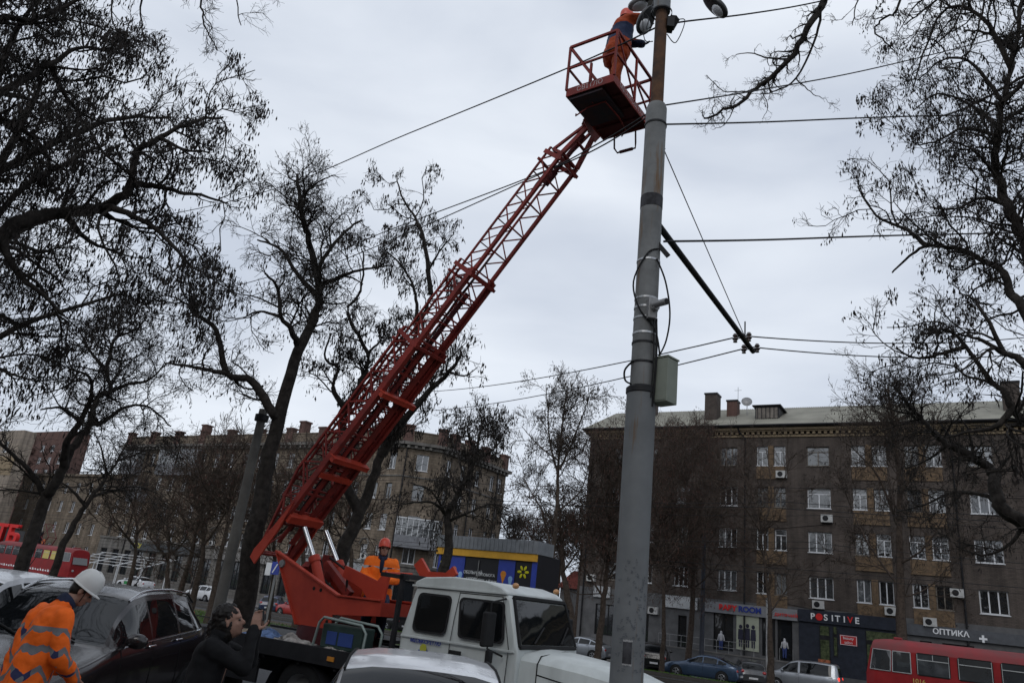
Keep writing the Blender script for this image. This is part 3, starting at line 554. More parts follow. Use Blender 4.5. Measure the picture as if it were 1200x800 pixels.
# ================================================================ VEHICLES
tyre_m = mat('tyre', (.018, .018, .019), .85, var=.2); rim_m = mat('rim_silver', (.35, .36, .38), .35, .8); chrome = mat('chrome', (.6, .61, .63), .15, 1.0, var=.02)
carglass = glass_mat('car_glass', (.006, .007, .008), .03, .30, wob=.03); headl = mat('headlamp', (.45, .47, .5), .12, .3, spec=.8); taill = mat('tail_lamp', (.35, .02, .02), .2, coat=.5); seam_m = mat('panel_gap', (.01, .01, .01), .8)
plate_m = mat('number_plate', (.6, .6, .6), .5); lampred = mat('tail_lamp_lit', (.8, .03, .02), .3, emit=(1, .05, .03), es=1.5)
def paint(name, c, rough=.28, metal=.0, coat=.6): return mat(name, c, rough, metal, .07, 1.5, coat=coat, rv=.06)
CARS = {
 'suv': dict(L=4.75, W=1.88, top=[(2.37,.62),(2.3,.86),(1.95,.99),(1.2,1.13),(.42,1.63),(0,1.70),(-.8,1.72),(-1.6,1.66),(-1.92,1.56),(-2.22,1.14),(-2.34,.95),(-2.37,.6)], belt=[(1.3,1.10),(-1.9,1.20)], ws=(1.2,.42), rw=(-1.92,-2.2), wheels=(1.42,-1.38), r=.37, pil=[(.02,.07),(-.93,-.86),(-1.52,-1.44)], side=(1.0,-1.95), zb=.28),
 'hatch': dict(L=4.2, W=1.74, top=[(2.1,.55),(2.02,.75),(1.7,.87),(1.05,.98),(.28,1.42),(-.1,1.47),(-.8,1.47),(-1.5,1.40),(-1.7,1.32),(-1.98,.98),(-2.08,.85),(-2.1,.55)], belt=[(1.1,.94),(-1.6,1.02)], ws=(1.05,.28), rw=(-1.7,-1.98), wheels=(1.3,-1.25), r=.31, pil=[(-.1,-.03),(-1.05,-.97)], side=(.85,-1.6), zb=.22),
 'sedan': dict(L=4.6, W=1.8, top=[(2.3,.5),(2.22,.72),(1.8,.86),(.95,.99),(.12,1.40),(-.3,1.45),(-.9,1.42),(-1.3,1.32),(-1.95,1.06),(-2.2,1.02),(-2.28,.85),(-2.3,.5)], belt=[(1.0,.96),(-1.9,1.03)], ws=(.95,.12), rw=(-1.2,-1.9), wheels=(1.4,-1.38), r=.33, pil=[(-.25,-.18),(-1.12,-1.05)], side=(.75,-1.6), zb=.2),
 'van': dict(L=4.4, W=1.8, top=[(2.2,.55),(2.12,.82),(1.85,.96),(1.3,1.12),(.62,1.66),(.2,1.79),(-.8,1.83),(-1.95,1.80),(-2.08,1.7),(-2.17,1.2),(-2.19,.9),(-2.2,.55)], belt=[(1.3,1.06),(-2.0,1.10)], ws=(1.3,.62), rw=(-2.07,-2.16), wheels=(1.35,-1.33), r=.32, pil=[(.0,.12),(-1.95,-1.75)], side=(1.1,-1.9), zb=.24)}
def loft(sp, nsta=110):
    L, W = sp['L'], sp['W']; xs = np.linspace(L/2, -L/2, nsta); add = [p for pr in sp['pil'] for p in pr]+list(sp['ws'])+list(sp['rw'])+list(sp['side'])
    xs = np.array(sorted(set(np.round(np.concatenate([xs, add]), 4)), reverse=True)); tp = sp['top'][::-1]
    f_ = lambda x: np.interp(x, [p[0] for p in tp], [p[1] for p in tp])
    z = np.mean([f_(np.clip(xs+d, -L/2, L/2)) for d in np.linspace(-.09, .09, 9)], axis=0)
    bl = sp['belt'][::-1]; be = np.interp(xs, [p[0] for p in bl], [p[1] for p in bl]); be = np.minimum(be, z-.035)
    a = L*.30; q = np.clip((np.abs(xs)-a)/(L/2-a), 0, 1); wb = W/2*(1-.17*q**2.4-.10*q**12)
    zb = sp['zb']+.10*q**3; k = np.clip((z-be)/.38, 0, 1); k = k*k*(3-2*k); wr = wb*(.86-.14*k)
    mid = zb+.5*(be-zb)
    R = [(wb*.90, zb), (wb*.985, zb+.09), (wb*1.0, mid-.06), (wb*1.0, mid+.1), (wb*.985, be-.10), (wb*.955, be-.012), (wb*.94*(1)+0*k, be+.012*k)]
    w6 = wb*.935; zt = z-.085*k-.012; b0 = be+.03*k
    for t in (.0, .35, .7, 1): R.append((w6+(wr-w6)*t**1.15, b0+(zt-b0)*t))
    R += [(wr*.95, z-.028*k-.006), (wr*.62, z+.004), (wr*.3, z+.012), (wr*0, z+.015)]
    return xs, R
def car(name, label, loc, rz, kind, pm, group=None, roofrails=False, lit=False, plate_front=True, extras=None, z=0, taxi=False):
    sp = CARS[kind]; xs, R = loft(sp); nr = len(R); ns = len(xs)
    root = empty(name, (loc[0], loc[1], z), rz, label, 'car' if kind != 'van' else 'van', group)
    row = [np.stack([xs, r[0], r[1]], 1) for r in R]; full = [rw*np.array([1, 1, 1]) for rw in row]+[rw*np.array([1, -1, 1]) for rw in row[-2::-1]]
    NR = len(full); P = lambda i, j: tuple(full[j][i])
    sets = {'body': [], 'windshield': [], 'rear_window': [], 'sl': [], 'sr': []}
    for i in range(ns-1):
        xm = (xs[i]+xs[i+1])/2; hgt = R[nr-1][1][i]-R[5][1][i]
        for j in range(NR-1):
            jj = min(j, NR-2-j); key = 'body'
            if 7 <= jj <= 9 and sp['side'][1] < xm < sp['side'][0] and hgt > .16 and not any(min(p) < xm < max(p) for p in sp['pil']): key = 'sl' if j < NR//2 else 'sr'
            if jj >= 11 or (jj >= 11): 
                if sp['ws'][1] < xm < sp['ws'][0]: key = 'windshield'
                elif sp['rw'][1] < xm < sp['rw'][0]: key = 'rear_window'
            sets[key].append((i, j))
    for key, cells in sets.items():
        mb = MB(); ix = {}
        for i, j in cells:
            q = []
            for a in ((i, j), (i+1, j), (i+1, j+1), (i, j+1)):
                if a not in ix: ix[a] = len(mb.v); mb.v.append(P(*a))
                q.append(ix[a])
            mb.f.append(tuple(q)); mb.m.append(0)
        if key == 'body':
            for i in (0, ns-1): mb.add([P(i, j) for j in range(NR)], [tuple(range(NR))])
            mb.add([P(i, j) for j in (0, NR-1) for i in range(ns)], [(i, i+1, ns+i+1, ns+i) for i in range(ns-1)])
        mb.build({'sl': 'side_window', 'sr': 'side_window'}.get(key, key), pm if key == 'body' else carglass, root, smooth=40)
    def side_pt(x, t, sgn, off=.003):   # t: 0 sill .. 1 belt
        i = int(np.argmin(abs(xs-x))); j = t*6; j0 = int(min(5, j)); fr = j-j0; a = row[j0][i]; b_ = row[j0+1][i]; p = a*(1-fr)+b_*fr; return (p[0], sgn*(p[1]+off), p[2])
    f = MB()
    for sgn in (1, -1):
        for x in [sp['side'][0]-.02]+[sum(p)/2 for p in sp['pil'][:2]]: f.tube([side_pt(x, t, sgn) for t in np.linspace(.18, 1, 7)], .005, 4)
        f.tube([side_pt(x, .13, sgn) for x in np.linspace(sp['side'][0]-.02, sp['pil'][1][0], 12)], .005, 4)
    f.build('door_gap', seam_m, root)
    f = MB()
    for sgn in (1, -1): f = MB(); f.tube([side_pt(x, .985, sgn, .004) for x in np.linspace(sp['side'][0], sp['side'][1]+.1, 20)], .012, 5); f.build('belt_trim', chrome if kind == 'suv' else seam_m, root)
    for sgn in (1, -1):
        for x in [sum(p)/2+.12 for p in sp['pil'][:2]]: a = side_pt(x, .78, sgn, .03); g = MB(); g.cap((a[0]-.09, a[1], a[2]), (a[0]+.09, a[1], a[2]), .016); g.build('door_handle', chrome if kind == 'suv' else pm, root)
        g = MB(); a = side_pt(sp['side'][0]-.12, 1, sgn, 0); g.ell((a[0], a[1]+sgn*.13, a[2]+.08), (.07, .13, .085)); g.bar((a[0], a[1]-sgn*.02, a[2]+.02), (a[0], a[1]+sgn*.1, a[2]+.05), .05, .03); g.build('door_mirror', pm, root, smooth=60)
        g = MB(); q = R[3]; x = sp['L']/2-.16; i = int(np.argmin(abs(xs-x))); g.ell((x-.02, sgn*(R[5][0][i]-.17), R[5][1][i]-.1), (.20, .20, .085), R=Matrix.Rotation(-sgn*.5, 3, 'Z')); g.build('headlight', headl, root, smooth=180)
        g = MB(); x = -sp['L']/2+.1; i = int(np.argmin(abs(xs-x))); g.ell((x+.02, sgn*(R[5][0][i]-.09), R[5][1][i]-.08 if kind != 'van' else 1.0), (.12, .13, .10 if kind != 'van' else .17)); g.build('tail_light', lampred if lit else taill, root, smooth=180)
    f = MB(); hw = sp['W']/2
    f.box(sp['L']/2-.06, sp['L']/2+.012, -.42, .42, .38, .56, 0); f.build('grille', seam_m, root)
    for x_, nm in ((sp['L']/2+.02, 'number_plate'), (-sp['L']/2-.02, 'number_plate')): g = MB(); g.box(x_-.008, x_+.008, -.26, .26, .45, .56); g.build(nm, plate_m, root)
    f = MB(); f.box(sp['L']/2-.15, sp['L']/2+.03, -hw*.72, hw*.72, .2, .3); f.box(-sp['L']/2-.03, -sp['L']/2+.15, -hw*.75, hw*.75, .24, .36); f.build('bumper', seam_m, root, bevel=.01)
    for x in sp['wheels']:
        for sgn in (1, -1):
            r = sp['r']; y = sgn*(hw-.002); g = MB(); g.lathe([(0, 0), (r*1.17, 0), (r*1.17, -.2)], (x, y+sgn*.004, r*1.02), (0, sgn, 0), 28); g.build('wheel_arch', seam_m, root)
            g = MB(); g.lathe([(r*.62, .02), (r*.9, .03), (r, .01), (r, -.2), (r*.6, -.2)], (x, y+sgn*.006, r), (0, sgn, 0), 28); w_ = g.build('wheel', tyre_m, root, smooth=40)
            g = MB(); g.lathe([(r*.64, .012), (r*.58, .02), (r*.56, -.03), (.02, -.03)], (x, y+sgn*.008, r), (0, sgn, 0), 28, 0)
            for k in range(5):
                a = 2*pi*k/5; g.bar((x, y+sgn*.02, r), (x+cos(a)*r*.58, y+sgn*.026, r+sin(a)*r*.58), .05, .03, up=(0, 1, 0))
            g.build('rim', rim_m, w_)
    if roofrails:
        for sgn in (1, -1):
            i0 = int(np.argmin(abs(xs-.35))); i1 = int(np.argmin(abs(xs+1.75))); pts = [(row[11][i][0], sgn*row[11][i][1], row[11][i][2]+.05) for i in np.linspace(i0, i1, 14).astype(int)]
            pts[0] = (pts[0][0]+.1, pts[0][1], pts[0][2]-.06); pts[-1] = (pts[-1][0]-.1, pts[-1][1], pts[-1][2]-.06); g = MB(); g.tube(pts, .018, 6); g.build('roof_rail', chrome, root, smooth=60)
    g = MB()   # wipers and antenna
    i0 = int(np.argmin(abs(xs-sp['ws'][0]))); z0 = R[-1][1][i0]; xe = sp['ws'][0]-.28; i1 = int(np.argmin(abs(xs-xe))); ze = R[-1][1][i1]
    g.tube([(sp['ws'][0]-.02, .45, z0+.02), (xe+.05, -.1, ze+.015)], .012, 5); g.tube([(sp['ws'][0]-.02, -.2, z0+.02), (xe+.05, -.62, ze-.03)], .012, 5); g.build('wiper', seam_m, root)
    if name != 'parked_car' or 'hatchback roof' in label: return root, R, xs
    g = MB(); zr = np.interp(-1.2, xs[::-1], R[-1][1][::-1]); g.tube([(-1.2, 0, zr), (-1.42, 0, zr+.28)], [.01, .004], 5); g.build('antenna', seam_m, root)
    return root, R, xs
def hd(v): return math.atan2(v[1], v[0])
suvp = paint('dark_maroon_paint', (.016, .012, .013), .25, .2, .4); whp = paint('white_car_paint', (.62, .63, .65)); silp = paint('silver_paint', (.32, .34, .37), .3, .6)
bluep = paint('slate_blue_paint', (.045, .075, .13), .25, .4); greyp = paint('dark_grey_paint', (.07, .072, .078), .3, .4); blackp = paint('black_paint', (.012, .012, .014), .2); redp = paint('red_car_paint', (.35, .03, .03))
r_, R_, x_ = car('parked_car', 'dark maroon SUV with chrome trim parked beside the worker in a white helmet', (-4.92, 10.15), RAD(-88), 'suv', suvp, 'cars parked on the pavement', roofrails=True)
car('parked_car', 'white crossover at the left edge, roof showing past the dark SUV', (-7.0, 11.0), RAD(-88), 'suv', whp, 'cars parked on the pavement')
r_, R_, x_ = car('parked_car', 'white hatchback roof in front of the lift truck, nose towards the viewer', (-.42, 6.72), RAD(-85), 'hatch', whp, 'cars parked on the pavement')
zz = np.interp(.1, x_[::-1], R_[-1][1][::-1])
for sg_ in (1, -1):
    pts = [(x, sg_*np.interp(x, x_[::-1], R_[11][0][::-1])*.99, np.interp(x, x_[::-1], R_[11][1][::-1])+.008) for x in np.linspace(.28, -1.5, 10)]; f = MB(); f.tube(pts, .011, 5); f.build('roof_gutter', seam_m, r_)
G = gz(49)
r_.scale = (1.05, 1.05, 1.06)
a0 = AROT+pi
def street_car(*a, s=0, c=0, rz=a0, **k): 
    p = SW(s, c); return car(*a[:2], (p.x, p.y), rz, a[2], a[3], 'cars parked along the far side of the street', z=gz(c)+.005, **k)
street_car('parked_car', 'slate blue sedan parked in front of the brick block shops', 'sedan', bluep, s=14.7, c=48.4)
street_car('parked_car', 'small dark grey hatchback tucked behind the blue sedan', 'hatch', greyp, s=12.6, c=50.9, rz=AROT+pi*.62)
street_car('parked_car', 'black SUV seen from behind left of the blue sedan', 'suv', blackp, s=19.2, c=52.3, rz=AROT+pi*.60)
street_car('parked_car', 'silver compact van with dark side glass left of the red tram', 'van', silp, s=9.55, c=51.6, lit=True)
street_car('parked_car', 'silver white car half hidden behind the pole and bare trunks', 'sedan', silp, s=24.5, c=51.5)
r_, _, _ = street_car('parked_car', 'white taxi with a green door patch by the steel canopy', 'sedan', whp, s=76, c=50.5)
f = MB(); f.box(-.5, .7, -.915, .915, .55, .85); f.build('door_patch', mat('taxi_green', (.03, .3, .08), .4), r_)
street_car('parked_car', 'white car with red tail end beyond the maroon SUV', 'hatch', whp, s=64, c=50, lit=True)
street_car('parked_car', 'dark blue car behind the turret of the lift truck', 'hatch', paint('navy_paint', (.02, .03, .07)), s=52, c=47.8, rz=AROT+pi*.7)
street_car('parked_car', 'red car peeking past the edge of the red turret plate', 'hatch', redp, s=48.2, c=47.2)
street_car('parked_car', 'dark car parked before the tan building right of the turret', 'suv', blackp, s=40.5, c=48.5)

# ---------------------------------------------------------------- trams
tramred = mat('tram_red', (.20, .010, .014), .5, 0, .18, 1.2, coat=.1, col2=(.29, .018, .02), rv=.15); tramdirt = mat('tram_roof_red', (.25, .035, .04), .75, 0, .25, .8, col2=(.13, .05, .05))
tramglass = glass_mat('tram_glass', (.035, .038, .042), .05, .9, wob=.04); tram_al = mat('tram_aluminium', (.42, .43, .44), .45, .4); amber = mat('number_yellow', (.55, .42, .12), .6); saloon = mat('saloon_lit_yellow', (.3, .26, .1), .6, emit=(1, .75, .2), es=.12)
def tram(label, s_front, c, nose_to, number=None, gpl='trams on the tram track', stripes=False, ends=False):
    d = -1 if nose_to == '-s' else 1       # local +x points to the nose
    rz = AROT if d == -1 else AROT+pi
    root = empty('tram', SW(s_front, c, gz(c)+.1), rz, label, 'tram', gpl); L = 14.5; H = 3.0; hw = 1.25
    n = 60; xs = np.linspace(0, -L, n); e1 = np.clip((xs+1.3)/1.3, 0, 1); e2 = np.clip((-xs-(L-1.3))/1.3, 0, 1); q = np.maximum(e1, e2)
    wf = hw*np.sqrt(np.clip(1-.55*q**2.2, .05, 1)); prof = [(1.0, .35), (1.0, 1.0), (1.0, 1.55), (.985, 2.55), (.93, 2.74), (.80, 2.87), (.5, 2.96), (0, 3.0)]
    V = []; 
    for i, x in enumerate(xs):
        sec = [(wf[i]*a, z) for a, z in prof]
        for y, z in sec+[(-y, z) for y, z in sec[-2::-1]]:
            rake = q[i]*max(0, z-1.5)*.20*(1 if e1[i] > 0 else -1); V.append((x-rake, y, z-(.10*q[i]**2 if z > 2.6 else 0)))
    m = len(prof)*2-1; f = MB(); g = MB()
    for nm, rng_ in (('body', (0, 1, 2, m-2, m-3, m-4)), ('roof', tuple(j for j in range(m-1) if 3 <= j <= m-5))):
        h = MB(); h.v = list(V); h.f = [(i*m+j, (i+1)*m+j, (i+1)*m+j+1, i*m+j+1) for i in range(n-1) for j in rng_]; h.m = [0]*len(h.f)
        if nm == 'body': h.f += [tuple(range(m)), tuple((n-1)*m+j for j in range(m))]; h.m += [0, 0]
        h.build(nm, tramred if nm == 'body' else tramdirt, root, smooth=50)
    f = MB(); f.box(-L+.5, -.5, -1.0, 1.0, .08, .36); 
    for x in (-2.6, -4.4, -10, -11.8):
        for y in (-.78, .78): f.lathe([(0, .06), (.33, .06), (.33, -.06), (0, -.06)], (x, y, .30), (0, 1, 0), 16)
    f.build('undercarriage', darkmetal, root)
    wins = [(-.55-1.3-.05-k*1.43, 1.18) for k in range(8)]
    for sgn in (1, -1):
        for k, (x, w) in enumerate(wins):
            x0, x1 = x-w, x; y = sgn*(hw+.004); g = MB()
            pts = [(x0+.06, 1.58), (x1-.06, 1.58), (x1, 1.64), (x1, 2.36), (x1-.06, 2.42), (x0+.06, 2.42), (x0, 2.36), (x0, 1.64)]
            g.prism([(a+(0), b_) for a, b_ in pts], y, y+sgn*.012); wo = g.build('window', seam_m, root)
            g = MB(); g.prism([(x0+.04, 1.62), (x1-.04, 1.62), (x1-.04, 2.38), (x0+.04, 2.38)], y+sgn*.013, y+sgn*.017); g.build('pane', saloon if ends and k < 2 else tramglass, wo)
            g = MB(); g.box(x0+.04, x1-.04, min(y+sgn*.018, y+sgn*.032), max(y+sgn*.018, y+sgn*.032), 2.15, 2.18); 
            for xx in (x0+.03, x1-.05): g.box(xx, xx+.02, min(y+sgn*.018, y+sgn*.028), max(y+sgn*.018, y+sgn*.028), 1.62, 2.38)
            if k % 3 == 0: g.box((x0+x1)/2-.012, (x0+x1)/2+.012, min(y+sgn*.018, y+sgn*.028), max(y+sgn*.018, y+sgn*.028), 2.18, 2.38)
            g.build('frame', tram_al, wo)
        # slanted cab side window
        i = 4; y0 = hw*.93
        def wq(x): e_ = min(1, max(0, (x+1.3)/1.3)); return hw*math.sqrt(max(.05, 1-.55*e_**2.2))+.018, e_
        for xa_, xb_ in ((-1.70, -1.02), (-.94, -.16)):
            g = MB(); xx_ = np.linspace(xa_, xb_, 5); vs_ = []
            for x in xx_:
                y_, e_ = wq(x)
                for z in (1.60, 2.0, 2.38): vs_.append((x-e_*max(0, z-1.5)*.20, sgn*y_*(1 if z < 2.1 else .99), z))
            g.add(vs_, [(a*3+b_, a*3+3+b_, a*3+4+b_, a*3+1+b_) for a in range(4) for b_ in range(2)]); cw = g.build('cab_window', tramglass, root)
            g = MB(); g.tube([vs_[0], vs_[3], vs_[6], vs_[9], vs_[12]], .018, 5); g.tube([vs_[2], vs_[5], vs_[8], vs_[11], vs_[14]], .018, 5); g.tube(vs_[:3], .018, 5); g.tube(vs_[-3:], .018, 5); g.build('frame', tram_al, cw)
    for nm, xx, sg2 in (('windscreen', -.0, 1), ('rear_screen', -L, -1)):
        g = MB(); w0_ = wf[0]*.86; g.add([(xx+sg2*.03, -w0_, 1.55), (xx+sg2*.03, w0_, 1.55), (xx-sg2*.26, w0_*.95, 2.4), (xx-sg2*.26, -w0_*.95, 2.4)], [(0, 1, 2, 3)]); g.build(nm, tramglass, root)
    for sgn in (1, -1): g = MB(); g.lathe([(0, .04), (.09, .03), (.11, 0)], (.0, sgn*.5, .95), (1, 0, 0), 16); g.build('headlight', headl, root)
    g = MB(); g.box(-1.35, -1.05, -.3, .3, 2.98, 3.08); g.build('roof_box', tramdirt, root, bevel=.03)
    for o_ in kids(root):
        if o_.name.split('.')[0] in ('window', 'cab_window'):
            for q_o in [o_]+kids(o_):
                for v in q_o.data.vertices: v.co.z += .15
    # pantograph
    g = MB(); xb = -7.4
    for y in (-.45, .45):
        g.bar((xb-.7, y, 3.02), (xb+.75, y, 3.02), .06); g.bar((xb-.7, y, 3.05), (xb-1.55, y*.9, 3.75), .07); g.bar((xb+.75, y, 3.05), (xb+1.3, y*.9, 3.75), .07)
        g.bar((xb-1.55, y*.9, 3.75), (xb-.1, y*.8, 4.95), .04); g.bar((xb+1.3, y*.9, 3.75), (xb+.05, y*.8, 4.95), .04)
    for x, z in ((xb-.7, 3.02), (xb+.75, 3.02), (xb-1.55, 3.75), (xb+1.3, 3.75)): g.bar((x, -.45, z), (x, .45, z), .05)
    g.bar((xb, -.75, 5.0), (xb, .75, 5.0), .08, .05); g.build('pantograph', mat('pantograph_red', (.12, .02, .025), .6, var=.3) if 'pantograph_red' not in MATS else MATS['pantograph_red'], root)
    if number: text(number, .24, amber, (-1.95, (hw+.012)*(1 if d == 1 else -1), 1.50), (pi/2, 0, pi if d == 1 else 0), root, name='fleet_number', ext=.003)
    if stripes:
        g = MB(); 
        for sgn in (1, -1):
            for k in range(26): y = sgn*(hw+.003); x0 = -1.7-k*.46; g.prism([(x0, .62), (x0-.3, .62+.05*(k % 2)), (x0-.3, .74+.05*(k % 3)), (x0-.08, .78)], y, y+sgn*.004)
        g.build('white_marking', letter_white, root)
    return root
tram('red tram with fleet number 1016 at the lower right, pantograph raised', 4.25, 38.0-.6, '+s', '1016')
tram('red tram with white zigzag trim behind the leaning trunk at the left', 72.9, 42.2, '-s', None, stripes=True, ends=True)

# ================================================================ LIFT TRUCK  (local x forward along the street, y away from the viewer)
T0 = SW(7.0, 9.9, 0); TR = empty('lift_truck', T0, AROT, 'white lattice-boom lift truck with red turret and raised work basket', 'truck')
TM = Matrix.Translation(T0) @ Matrix.Rotation(AROT, 4, 'Z'); TI = TM.inverted()
def TL(P): return TI @ Vector(tuple(P))
def tpx(x, y, c): s, z = on_c(x, y, c); return (7.0-s, z)
cabp = mat('truck_pale_grey_paint', (.43, .46, .45), .45, 0, .14, 3.5, coat=.1, bump=.04, bs=6, rv=.15, col2=(.55, .585, .575), streak=True)
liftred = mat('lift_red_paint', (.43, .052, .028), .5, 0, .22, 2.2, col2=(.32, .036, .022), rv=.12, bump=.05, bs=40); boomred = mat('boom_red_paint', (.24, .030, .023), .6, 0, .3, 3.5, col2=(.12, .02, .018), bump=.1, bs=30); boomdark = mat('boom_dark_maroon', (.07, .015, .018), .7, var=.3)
chassis_m = mat('chassis_black', (.016, .016, .018), .6, var=.3, vs=4)
def hwid(z): return float(np.interp(z, [.6, 1.5, 2.25], [1.03, 1.03, .92]))
def taper(mb):
    mb.v = [(v[0], (v[1]/1.03)*hwid(v[2]), v[2]) for v in mb.v]; return mb
f = MB(); prof = [(0, .78), (-.02, 1.5), (.06, 1.95), (.1, 2.16), (1.68, 2.20), (1.80, 2.12), (2.0, 1.56), (2.02, 1.5), (2.02, .78)]
f.prism(prof, -1.03, 1.03); taper(f).build('cab', cabp, TR, smooth=30, bevel=.035)
f = MB(); f.prism([(.07, 2.165), (.08, 2.22), (.25, 2.29), (.8, 2.335), (1.35, 2.32), (1.62, 2.26), (1.73, 2.20), (1.73, 2.165)], -.955, .955); f.build('cab_roof', cabp, TR, smooth=40, bevel=.045)
f = MB()
for y in (-.975, .945): f.prism([(.04, 2.15), (1.7, 2.175), (1.7, 2.195), (.04, 2.175)], y, y+.03)
f.build('rain_gutter', cabp, TR)
def rrect(x0, x1, z0, z1, r=.06, sl=0):
    pts = []
    for cx, cz, a in ((x1-r, z1-r, 0), (x0+r, z1-r, 90), (x0+r, z0+r, 180), (x1-r, z0+r, 270)):
        for k in range(5): t = RAD(a+k*22.5); pts.append((cx+r*cos(t)+sl*((cz-z0)/(z1-z0)), cz+r*sin(t)))
    return pts
def side_panel(poly, sgn, off, th=.008):
    mb = MB(); n = len(poly); A = [(x, sgn*(hwid(z)+off), z) for x, z in poly]; B = [(x, sgn*(hwid(z)+off+th), z) for x, z in poly]
    mb.add(A+B, [tuple(range(n)), tuple(range(2*n-1, n-1, -1))]+[(i, i+n, (i+1) % n+n, (i+1) % n) for i in range(n)]); return mb
for sgn in (-1, 1):
    for poly, nm in ((rrect(.18, .80, 1.56, 2.08, .08), 'rear_side_window'), (rrect(1.02, 1.80, 1.56, 2.08, .07, -.09), 'door_window')):
        w = side_panel(poly, sgn, .002, .012).build(nm, black_rubber, TR)
        cx = sum(p[0] for p in poly)/len(poly); cz = sum(p[1] for p in poly)/len(poly); inner = [(cx+(x-cx)*.91, cz+(z-cz)*.89) for x, z in poly]
        side_panel(inner, sgn, .0145, .003).build('glass', carglass, w)
    g = MB()   # door gap lines
    def ln(pts): g.tube([(x, sgn*(hwid(z)+.002), z) for x, z in pts], .006, 4)
    ln([(.92, 2.14), (.90, 1.8), (.90, 1.5), (.90, .82)]); ln([(.92, 2.13), (1.66, 2.14), (1.88, 1.52), (1.86, .82)]); ln([(.90, .82), (1.86, .82)]); g.build('door_gap', seam_m, TR)
    g = MB(); g.prism([(0, 1.47), (1.98, 1.475), (1.98, 1.505), (0, 1.50)], sgn*1.028, sgn*1.042); g.build('belt_crease', cabp, TR, bevel=.006)
    g = MB(); g.box(.93, 1.13, min(sgn*1.045, sgn*1.07), max(sgn*1.045, sgn*1.07), 1.35, 1.40); g.build('door_handle', black_rubber, TR, bevel=.008)
    g = MB(); g.tube([(1.72, sgn*.95, 2.12), (1.70, sgn*1.28, 2.06), (1.72, sgn*1.30, 1.5), (1.8, sgn*1.04, 1.42)], .014, 6); g.build('mirror_arm', black_rubber, TR)
    g = MB(); g.box(1.66, 1.74, min(sgn*1.17, sgn*1.42), max(sgn*1.17, sgn*1.42), 1.52, 1.94); g.build('mirror', black_rubber, TR, bevel=.025)
    g = MB(); g.box(1.72, 1.79, min(sgn*1.24, sgn*1.35), max(sgn*1.24, sgn*1.35), 1.33, 1.49); g.build('lower_mirror', black_rubber, TR, bevel=.02)
g = MB(); g.add([(2.022, -.90, 1.585), (2.022, .90, 1.585), (1.822, .84, 2.115), (1.822, -.84, 2.115)], [(0, 1, 2, 3)]); 
wsr = MB(); c4 = [Vector((2.012, -.95, 1.55)), Vector((2.012, .95, 1.55)), Vector((1.80, .87, 2.15)), Vector((1.80, -.87, 2.15))]
for i in range(4): wsr.bar(c4[i], c4[(i+1) % 4], .05, .05, up=(1, 0, .3))
wr_ = wsr.build('windscreen_rubber', black_rubber, TR, bevel=.01); g.build('windscreen', carglass, wr_)
g = MB(); g.tube([(2.04, -.55, 1.6), (1.95, -.1, 1.8)], .012, 5); g.tube([(2.04, .35, 1.6), (1.95, .75, 1.82)], .012, 5); g.build('wiper', black_rubber, TR)
g = MB()
for y in (-.7, .7): g.ell((1.72, y, 2.30), (.05, .06, .04))
g.build('roof_lamp', mat('amber_lamp', (.5, .25, .1), .4), TR)
def loftq(rows, name, m, par, **k):
    mb = MB(); n = len(rows[0]); mb.v = [tuple(p) for r in rows for p in r]; mb.f = [(i*n+j, i*n+j+1, (i+1)*n+j+1, (i+1)*n+j) for i in range(len(rows)-1) for j in range(n-1)]; mb.m = [0]*len(mb.f)
    mb.add(rows[0], [tuple(range(n))]); mb.add(rows[-1], [tuple(range(n))]); return mb.build(name, m, par, **k)
rows = []
for x, zt, w in ((2.0, 1.50, .92), (2.25, 1.49, .88), (2.7, 1.445, .80), (3.1, 1.38, .70), (3.34, 1.30, .62), (3.42, 1.18, .58)):
    rows.append([(x, -w, .85), (x, -w, zt-.25), (x, -w+.02, zt-.10), (x, -w+.12, zt-.02), (x, -w*.35, zt+.03), (x, 0, zt+.04), (x, w*.35, zt+.03), (x, w-.12, zt-.02), (x, w-.02, zt-.10), (x, w, zt-.25), (x, w, .85)])
loftq(rows, 'hood', cabp, TR, smooth=35)
g = MB()
for sgn in (-1, 1): g.tube([(2.22, sgn*.885, 1.0), (2.22, sgn*.885, 1.38), (2.22, sgn*.78, 1.475), (2.22, 0, 1.53)], .007, 5); g.tube([(2.22, sgn*.885, 1.26), (2.7, sgn*.805, 1.18), (3.3, sgn*.64, 1.03)], .008, 5)
g.build('hood_gap', seam_m, TR)
for sgn in (-1, 1):
    rows = []
    for x, zt in ((2.0, 1.02), (2.3, 1.12), (2.7, 1.14), (3.15, 1.10), (3.4, .98), (3.46, .8)):
        rows.append([(x, sgn*.58, zt), (x, sgn*.9, zt), (x, sgn*1.02, zt-.06), (x, sgn*1.05, zt-.22), (x, sgn*1.05, .72)])
    loftq(rows, 'fender', cabp, TR, smooth=40)
    g = MB(); g.lathe([(0, .05), (.1, .04), (.12, 0), (.14, -.01)], (3.47, sgn*.8, .93), (1, 0, 0), 18); g.build('headlight', headl, TR, smooth=50)
g = MB(); g.box(3.40, 3.46, -.55, .55, .75, 1.2); 
for k in range(6): g.box(3.462, 3.48, -.53, .53, .79+k*.065, .82+k*.065)
g.build('grille', darkmetal, TR); g = MB(); g.box(3.5, 3.66, -1.1, 1.1, .5, .72); g.build('bumper', darkmetal, TR, bevel=.03)
text('МІСЬКСВІТЛО', .072, letter_blue, (.44, -1.034, 1.445), RX, TR, name='door_lettering', ext=.002, bold=.002)
